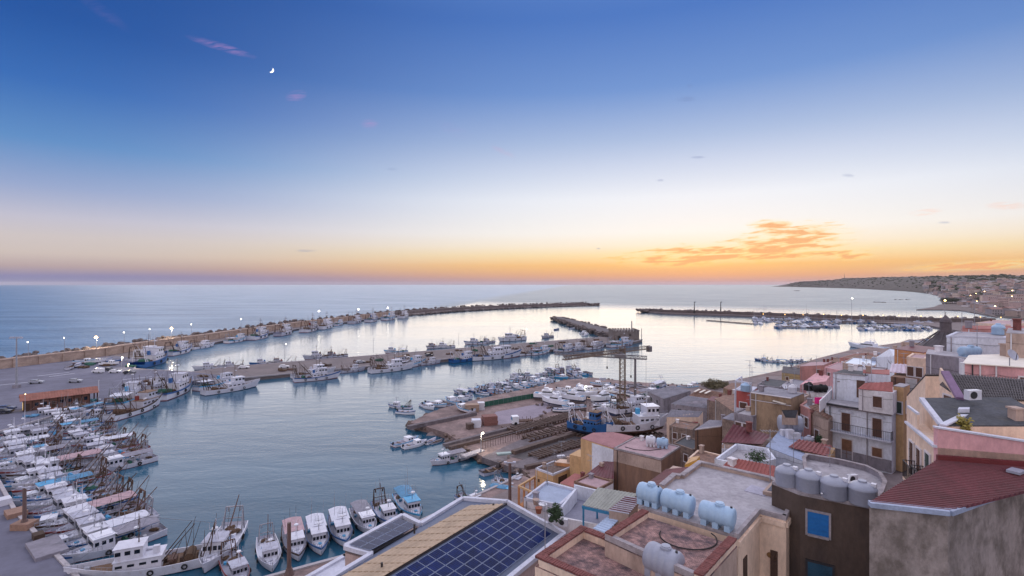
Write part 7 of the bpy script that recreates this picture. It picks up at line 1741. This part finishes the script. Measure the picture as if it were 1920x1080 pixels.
WH = ['just left of the tower crane', 'just right of the tower crane', 'right of the grey crane post', 'in front of the pale grey shed', 'left behind the tower crane foot', 'beside the floodlight pole', 'left of the floodlight pole at the shore', 'behind the workshop, leftmost', 'behind the workshop, second',
      'behind the workshop, third', 'at the right foot of the tower crane', 'between the crane and the pale shed', 'behind the covered yachts at left', 'farthest left behind the covered yachts', 'behind the covered yachts in the middle', 'behind the covered yachts at right', 'between blue hull and floodlight pole', 'in front of the covered yachts', 'below the tower crane', 'beside the tan cabin box']
for k in range(20):
    px, pyy = [(1165, 726), (1188, 724), (1205, 728), (1235, 727), (1150, 735), (1140, 728), (1125, 722), (1290, 728), (1300, 724), (1312, 722), (1180, 740), (1215, 745), (1062, 733), (1035, 738), (1090, 731), (1110, 733), (1130, 760), (1075, 765), (1150, 757), (870, 768)][k]
    sk = rb.choice([SK[0], SK[1], SK[3], CR[0], SK[4]]); place(sk, P(px, pyy, 1.95), rb.uniform(0, 6.28), NM[id(sk)] + ' ashore ' + WH[k], g, rb.uniform(.9, 1.15))
# yard machines and piles
tk = empty('yard_truck', P(978, 795, 1.5), 'small truck with white and blue cab and rusty flatbed on the dirt', 'truck', rz=.25)
MB().box((-1.8, 0, 1.3), (1.7, 1.8, 1.9)).build('cab', WHT2, tk, local=True); MB().box((-2.66, 0, 1.6), (.05, 1.5, .7)).build('windscreen', TARP, tk, local=True); MB().box((.9, 0, .9), (3.9, 1.8, .25)).build('flatbed', RUST, tk, local=True)
q = MB(); [q.bar((x, s_ * .85, 1.0), (x, s_ * .85, 1.7), .1) for x in (-.7, .4, 1.6, 2.7) for s_ in (-1, 1)]; q.build('stakes', RUST, tk, local=True)
for x in (-1.8, 1.8):
    for s_ in (-.85, .85): MB().tube((x, s_ - .12, .42), (x, s_ + .12, .42), .42, n=12).build('wheel', RUB, tk, local=True)
for k, (px, py, sx, sy, sz_, rz, m_, lb) in enumerate(((918, 796, 4.2, 2.8, 2.4, .3, mat('stacked_planks', (136, 96, 92), .9, .3, 6, sz=6, bump=.6), 'stack of reddish planks on the yard dirt'), (893, 800, 2.6, 2.2, 1.9, .1, CANV, 'pale wrapped bundle beside the reddish planks'), (881, 804, 1.8, 1.6, 1.4, .5, PILE, 'dark heap at the left of the wrapped bundle'), (885, 772, 4.0, 2.4, 2.2, .25, mat('tan_container', (160, 136, 122), .8, .1), 'tan cabin box near the green net fence'), (902, 768, 2.0, 2.0, 2.2, .2, TKW, 'small white hut left of the green net fence'),
                                                     (1158, 756, 3, 2, 1.5, .3, PILE, 'timber stack at the crane foot'), (1250, 764, 1.6, 1.6, 2.0, 0, TKW, 'white water tank box on the shed side of the big white boat'), (1230, 757, 4, 2.5, 1.6, .4, RUST, 'rusty scrap heap right of the greenish lamp'), (1245, 745, 4, 3, 1.8, .1, DKW, 'dark gear heap before the pale grey shed'), (1120, 796, 2, 1.4, 1.6, .2, TKW, 'white box beneath the bright blue hull'), (1010, 805, 3, 1, .7, .3, PILE, 'loose timbers beside the long cradle'), (945, 852, 3.2, 1.2, .35, .3, mat('pale_sheet', (150, 168, 170), .7), 'pale blue-green sheet lying on the slipway'), (1052, 858, 1.8, .8, .5, .3, TKW, 'small white dinghy like box near the yellow house'))):
    q = MB(); rd = random.Random(k + 40); n_ = 4
    for j in range(n_): q.box((rd.uniform(-.05, .05), rd.uniform(-.05, .05), sz_ * (j + .5) / n_), (sx * rd.uniform(.86, 1), sy * rd.uniform(.86, 1), sz_ / n_ * .94), rz=rd.uniform(-.05, .05))
    o = q.build('yard_pile', m_); o.location = P(px, py, 1.5); o.rotation_euler = (0, 0, rz); tag(o, lb, 'pile', kind='stuff')
q = MB(); rd = random.Random(77)
for j in range(420):
    px = rd.uniform(930, 1260); pyy = rd.uniform(735, 860)
    if pyy > 735 + (px - 900) * .3 + 60 or (px < 1000 and pyy < 800): continue
    p = P(px, pyy, 1.5); s_ = rd.uniform(.2, .8); q.box((p.x, p.y, 1.5 + s_ * .3), (s_ * rd.uniform(.6, 3), s_ * .6, s_ * .7), rz=rd.uniform(0, 3))
o = q.build('yard_clutter', mat('mixed_scrap', (108, 92, 90), .9, .5, .35, stain=((190, 190, 200), .3, .5))); tag(o, 'scattered scrap, timber ends and gear over the boatyard', 'clutter', kind='stuff')
# floodlight pole with boxes
t = empty('floodlight_pole', P(1130, 747, 1.5), 'pole with a cluster of floodlight boxes behind the covered yachts', 'light pole')
hh_ = P(1130, 712, d=t.location.y).z - 1.5; MB().tube((0, 0, 0), (0, 0, hh_), .14, .1).build('pole', STEEL, t, local=True)
for s_ in (-.75, 0, .75): MB().box((s_, 0, hh_ + .2), (.6, .5, .8)).build('floodlight', GRYW, t, local=True)
# cranes
def lattice(mb, a, b, w, n, r=.09, tri=False):
    a, b = Vector(a), Vector(b); d = (b - a).normalized(); up = Vector((0, 0, 1)) if abs(d.z) < .9 else Vector((1, 0, 0)); s_ = d.cross(up).normalized() * w / 2; u_ = s_.cross(d).normalized() * w / 2
    cs = [s_ + u_, s_ - u_, -s_ - u_, -s_ + u_] if not tri else [s_ - u_, -s_ - u_, u_ * 1.2]
    k = len(cs)
    for c in cs: mb.tube(a + c, b + c, r, n=4)
    for i in range(n):
        p, q_ = a.lerp(b, i / n), a.lerp(b, (i + 1) / n)
        for j in range(k):
            c, e = cs[j], cs[(j + 1) % k]; mb.tube(p + c, q_ + e, r * .6, n=3, caps=False); mb.tube(p + c, p + e, r * .6, n=3, caps=False)
YC = mat('crane_yellow_paint', (108, 90, 78), .6, .15, 1, stain=((96, 70, 60), .5, 2)); GC = mat('crane_grey_paint', (110, 106, 112), .6, .12, 1)
tb = P(1167, 764, 1.5); cz = 18.3
cr = empty('tower_crane', tb, 'rusty yellow lattice tower crane with long horizontal jib over the boatyard', 'crane')
q = MB(); lattice(q, tb, (tb.x, tb.y, cz + 1.2), 1.5, 14, .11); q.build('tower', YC, cr)
dj = Vector((14, 11.3, 0)).normalized(); top = Vector((tb.x, tb.y, cz))
q = MB(); lattice(q, top + dj * .8, top - dj * 24.5, .9, 22, .13, True); q.build('jib', YC, cr)
q = MB(); lattice(q, top, top + dj * 13.5, .9, 11, .08, True); q.build('counter_jib', YC, cr)
MB().box(top + dj * 13 - Vector((0, 0, .5)), (1.4, 1.2, 1.7), rz=.7).build('counterweight', GC, cr); MB().box(top + Vector((0, 0, -1.0)) - dj * 1.3, (1.3, 1.2, 1.6), rz=.7).build('cab', GC, cr)
q = MB(); ap = top + Vector((0, 0, 3.0)); q.tube(top, ap, .15, n=4); q.tube(ap, top - dj * 14 + Vector((0, 0, .4)), .035, n=3); q.tube(ap, top + dj * 12 + Vector((0, 0, .4)), .035, n=3); q.build('tie_bars', GC, cr)
MB().box((tb.x, tb.y, 2.0), (3.4, 3.4, 1.0)).build('base', CONC, cr)
pb = P(1191, 775, 1.5); c2 = empty('jib_crane', pb, 'grey single post crane with horizontal arm beside the big white boat', 'crane'); zt = P(1191, 672, d=pb.y).z
MB().tube(pb, (pb.x, pb.y, zt), .42, .3, n=10).build('post', GC, c2)
dd_ = (P(1205, 672.5, zt) - P(1052, 664, zt)); dd_.z = 0; dd_.normalize(); tp = Vector((pb.x, pb.y, zt + .3))
q = MB(); lattice(q, tp + dd_ * 3.2, tp - dd_ * 24, .8, 22, .13, True); q.build('jib', GC, c2)
MB().box(tp - dd_ * 4.2 + Vector((0, 0, .2)), (3.0, 1.0, .9), rz=math.atan2(dd_.y, dd_.x)).build('machinery_box', GC, c2); MB().box(tp - dd_ * 12, (1.2, .8, .9), rz=math.atan2(dd_.y, dd_.x)).build('trolley', GC, c2)
q = MB(); 
for s_, l_ in ((3.0, 9.5), (-1.2, 5.5), (-8, 3.4)): p = tp + dd_ * s_; q.tube(p, p - Vector((0, 0, l_)), .035, n=3); 
q.build('hoist_cables', IRON, c2)
for s_, l_ in ((-1.2, 5.5), (-8, 3.4)): p = tp + dd_ * s_; MB().box(p - Vector((0, 0, l_)), (.35, .35, .7)).build('hook', IRON, c2)
# ---------------------------------------------------------------- islets, spit, far town, moon
for k, (px, py, w_, lb) in enumerate(((1650, 567, 26, 'low dark skerry in the bay, left of the two near ones'), (1692, 562, 26, 'low dark skerry in the bay, right of the two near ones'), (1495, 545.5, 36, 'tiny dark rock far out in front of the headland'))):
    p = P(px, py, 0); q = MB(); rd = random.Random(k); s_ = p.y / FPX
    for j in range(14): rs += 1; q.rock((p.x + rd.uniform(-11, 11) * s_ * (1 if k < 2 else .4), p.y + rd.uniform(-10, 10), 0), s_ * rd.uniform(1.0, 2.2), rs, .55)
    tag(q.build('skerry', ROCK, org=p), lb, 'rock')
sp = [P(1718, 582, 0), P(1750, 577, 0), P(1762, 572, 0), P(1800, 570, 0), P(1850, 583, 0), P(1870, 596, 0), P(1840, 590, 0), P(1800, 583, 0), P(1765, 582, 0)]
o = MB().prism([xy(p) for p in sp], -2, 1.2).build('rocky_spit', mat('spit_sand', (108, 96, 96), .95, .2, .05)); tag(o, 'dark rocky spit reaching into the bay behind the marina', kind='structure')
o = MB().prism([xy(P(*p, 0)) for p in ((1762, 563), (1790, 560), (1830, 566), (1800, 570), (1768, 571))], -2, 2).build('rocky_spit', mat('spit_sand')); tag(o, 'second low spit with trees behind the marina', kind='structure')
g = 'trees on the low spit'
TREEM = mat('far_tree_green', (62, 66, 56), .95, .3, .3, bump=0)
for k in range(9):
    p = P(1768 + k * 3.6, 568 + (k % 3) * .8, 2); t = empty('pine_tree', p, 'round dark tree in the clump on the low spit', 'tree', g)
    MB().tube((0, 0, 0), (0, 0, 4), .3, .2).build('trunk', DKW, t, local=True); o = leafball((0, 0, 6.5), 5.2, 260, 90 + k, .75, 1.0).build('crown', TREEM, t, local=True); o['kind'] = 'stuff'
HM = [mat('far_wall_%s' % n_, c_, .9, .1, .2) for n_, c_ in (('cream', (200, 184, 178)), ('rose', (184, 160, 160)), ('white', (212, 206, 212)), ('tan', (170, 152, 148)), ('grey', (154, 148, 156)))]
WIND = mat('far_window', (62, 58, 68), .4)
FARR = [mat('far_roof_red', (148, 118, 114), .9, .15), mat('far_roof_grey', (150, 142, 148), .9, .1)]
protos = []
for k in range(10):
    rd = random.Random(k); w_, d_, h_ = rd.uniform(9, 18), rd.uniform(8, 13), rd.choice([4, 7, 7, 10]); q = MB(); q.box((0, 0, h_ / 2 - 1), (w_, d_, h_ + 2), mi=0)
    if k % 2: q.add([(-w_ / 2 - .3, -d_ / 2 - .3, h_), (w_ / 2 + .3, -d_ / 2 - .3, h_), (w_ / 2 + .3, d_ / 2 + .3, h_), (-w_ / 2 - .3, d_ / 2 + .3, h_), (-w_ / 2, 0, h_ + 2.2), (w_ / 2, 0, h_ + 2.2)], [(0, 1, 5, 4), (2, 3, 4, 5), (1, 2, 5), (3, 0, 4)], 2)
    else: q.box((0, 0, h_ + .2), (w_ + .4, d_ + .4, .4), mi=2)
    for fl in range(int(h_ / 3.2)):
        for x in range(int(w_ / 3)): q.box((-w_ / 2 + 1.5 + 3 * x, -d_ / 2 - .03, 1.8 + 3.2 * fl), (1.1, .1, 1.4), mi=1)
    protos.append((q, HM[k % 5], FARR[(k // 2) % 2]))
pm = []
for q, a, b in protos: o = q.build('far_house', [a, WIND, b]); pm.append(o.data); bpy.data.objects.remove(o)
rd = random.Random(12); n_ = 0; cells = []
while n_ < 285:
    px = rd.uniform(1735, 1990); t_ = rd.random() ** 1.6 * .62 if px > 1760 else rd.uniform(.02, .3)
    if px < 1800 and rd.random() < .5: continue
    t_ = max(.03, t_)
    d_, z_ = coast_z(px, t_); x_ = (px - 960) / FPX * d_
    if any((x_ - a) ** 2 + (d_ - b) ** 2 < 20 ** 2 for a, b in cells): continue
    cells.append((x_, d_))
    o = bpy.data.objects.new('far_house', pm[rd.randrange(10)]); COL.objects.link(o); s_ = 1 + max(0, d_ - 1200) / 3500
    o.location = (x_, d_, z_ - .5); o.rotation_euler = (0, 0, rd.uniform(-.6, .6)); o.scale = (s_,) * 3; tag(o, 'small pale house in the scattered town on the far coast', 'house', 'houses of the town on the far coast'); n_ += 1
q = MB()
for j in range(1300):
    px = rd.uniform(1480, 1990); t_ = rd.uniform(.05, 1.0) ** .8; d_, z_ = coast_z(px, t_); rs += 1
    if rd.random() < (.3 if px < 1740 else .35): continue
    s_ = rd.uniform(5, 12) * (.6 + d_ / 3200) * (.42 if px < 1740 else .8); q.rock(((px - 960) / FPX * d_, d_, z_ + s_ * .2), s_, rs, .45)
tag(q.build('far_trees', mat('far_scrub', (70, 74, 60), .95, .3, .02, bump=0)), 'dark scattered trees and scrub over the far hills', 'trees', kind='stuff')
for k in range(8):
    px = rd.uniform(1800, 1915); t_ = rd.uniform(.02, .3); d_, z_ = coast_z(px, t_); t = empty('street_lamp', ((px - 960) / FPX * d_, d_, z_), 'tiny warm street light in the far coast town', 'street lamp', 'street lights of the far town')
    MB().tube((0, 0, 0), (0, 0, 9), .2, n=4).build('pole', STEEL, t, local=True); MB().box((0, 0, 9.4), (1.0, 1.0, .7)).build('lamp_head', LAMPY, t, local=True)
t = empty('radio_mast', P(1583, 522, d=6200), 'thin mast on the top of the headland', 'mast'); MB().tube((0, 0, -20), (0, 0, 55), 3, 1.2, n=5).build('pole', IRON, t, local=True)
DM = 30000; mc = P(508.5, 131.5, d=DM); rM = 4.8 / FPX * DM
q = MB(); n_ = 20; pts = []
ang = R(-38)
for i in range(n_ + 1): a = -math.pi / 2 + math.pi * i / n_; pts.append((rM * math.cos(a), rM * math.sin(a)))
for i in range(n_ + 1): a = math.pi / 2 - math.pi * i / n_; pts.append((rM * .42 * math.cos(a), rM * .97 * math.sin(a)))
vs = []
for dy_ in (-20, 20):
    for x, z in pts: vs.append((x * math.cos(ang) - z * math.sin(ang), dy_, x * math.sin(ang) + z * math.cos(ang)))
m_ = len(pts); fs = [(i, i + 1, m_ - 2 - i, m_ - 1 - i) for i in range(n_)] + [(m_ + i, m_ + m_ - 1 - i, m_ + m_ - 2 - i, m_ + i + 1) for i in range(n_)] + [(i, (i + 1) % m_, m_ + (i + 1) % m_, m_ + i) for i in range(m_)]
q.add(vs, fs); o = q.build('moon', mat('moonlight', (255, 250, 240), emit=1.25)); o.location = mc; tag(o, 'slender bright crescent moon in the upper left sky', 'moon')
HM_ = bpy.data.materials.new('haze_air'); HM_.use_nodes = True; ht_ = HM_.node_tree; [ht_.nodes.remove(x) for x in list(ht_.nodes) if x.type == 'BSDF_PRINCIPLED']
pv = ht_.nodes.new('ShaderNodeVolumePrincipled'); pv.inputs['Color'].default_value = (.92, .9, .95, 1); pv.inputs['Density'].default_value = 1.7e-5; pv.inputs['Anisotropy'].default_value = .3
ht_.links.new(pv.outputs[0], ht_.nodes['Material Output'].inputs['Volume'])
hz_ = MB().box((0, 0, 96), (88000, 88000, 208)).build('haze', HM_); tag(hz_, 'thin evening haze over the sea and far coast', kind='stuff')
# drop prototypes that were never placed, hang the rest
for p_ in TR + CU + SK + [YA, YS, WB, BB] + CR + list(cars.values()):
    if not any(p_ is x for x in PLACED):
        def kill(tr):
            for k in tr[1]: kill(k)
            bpy.data.objects.remove(tr[0])
        kill(p_)
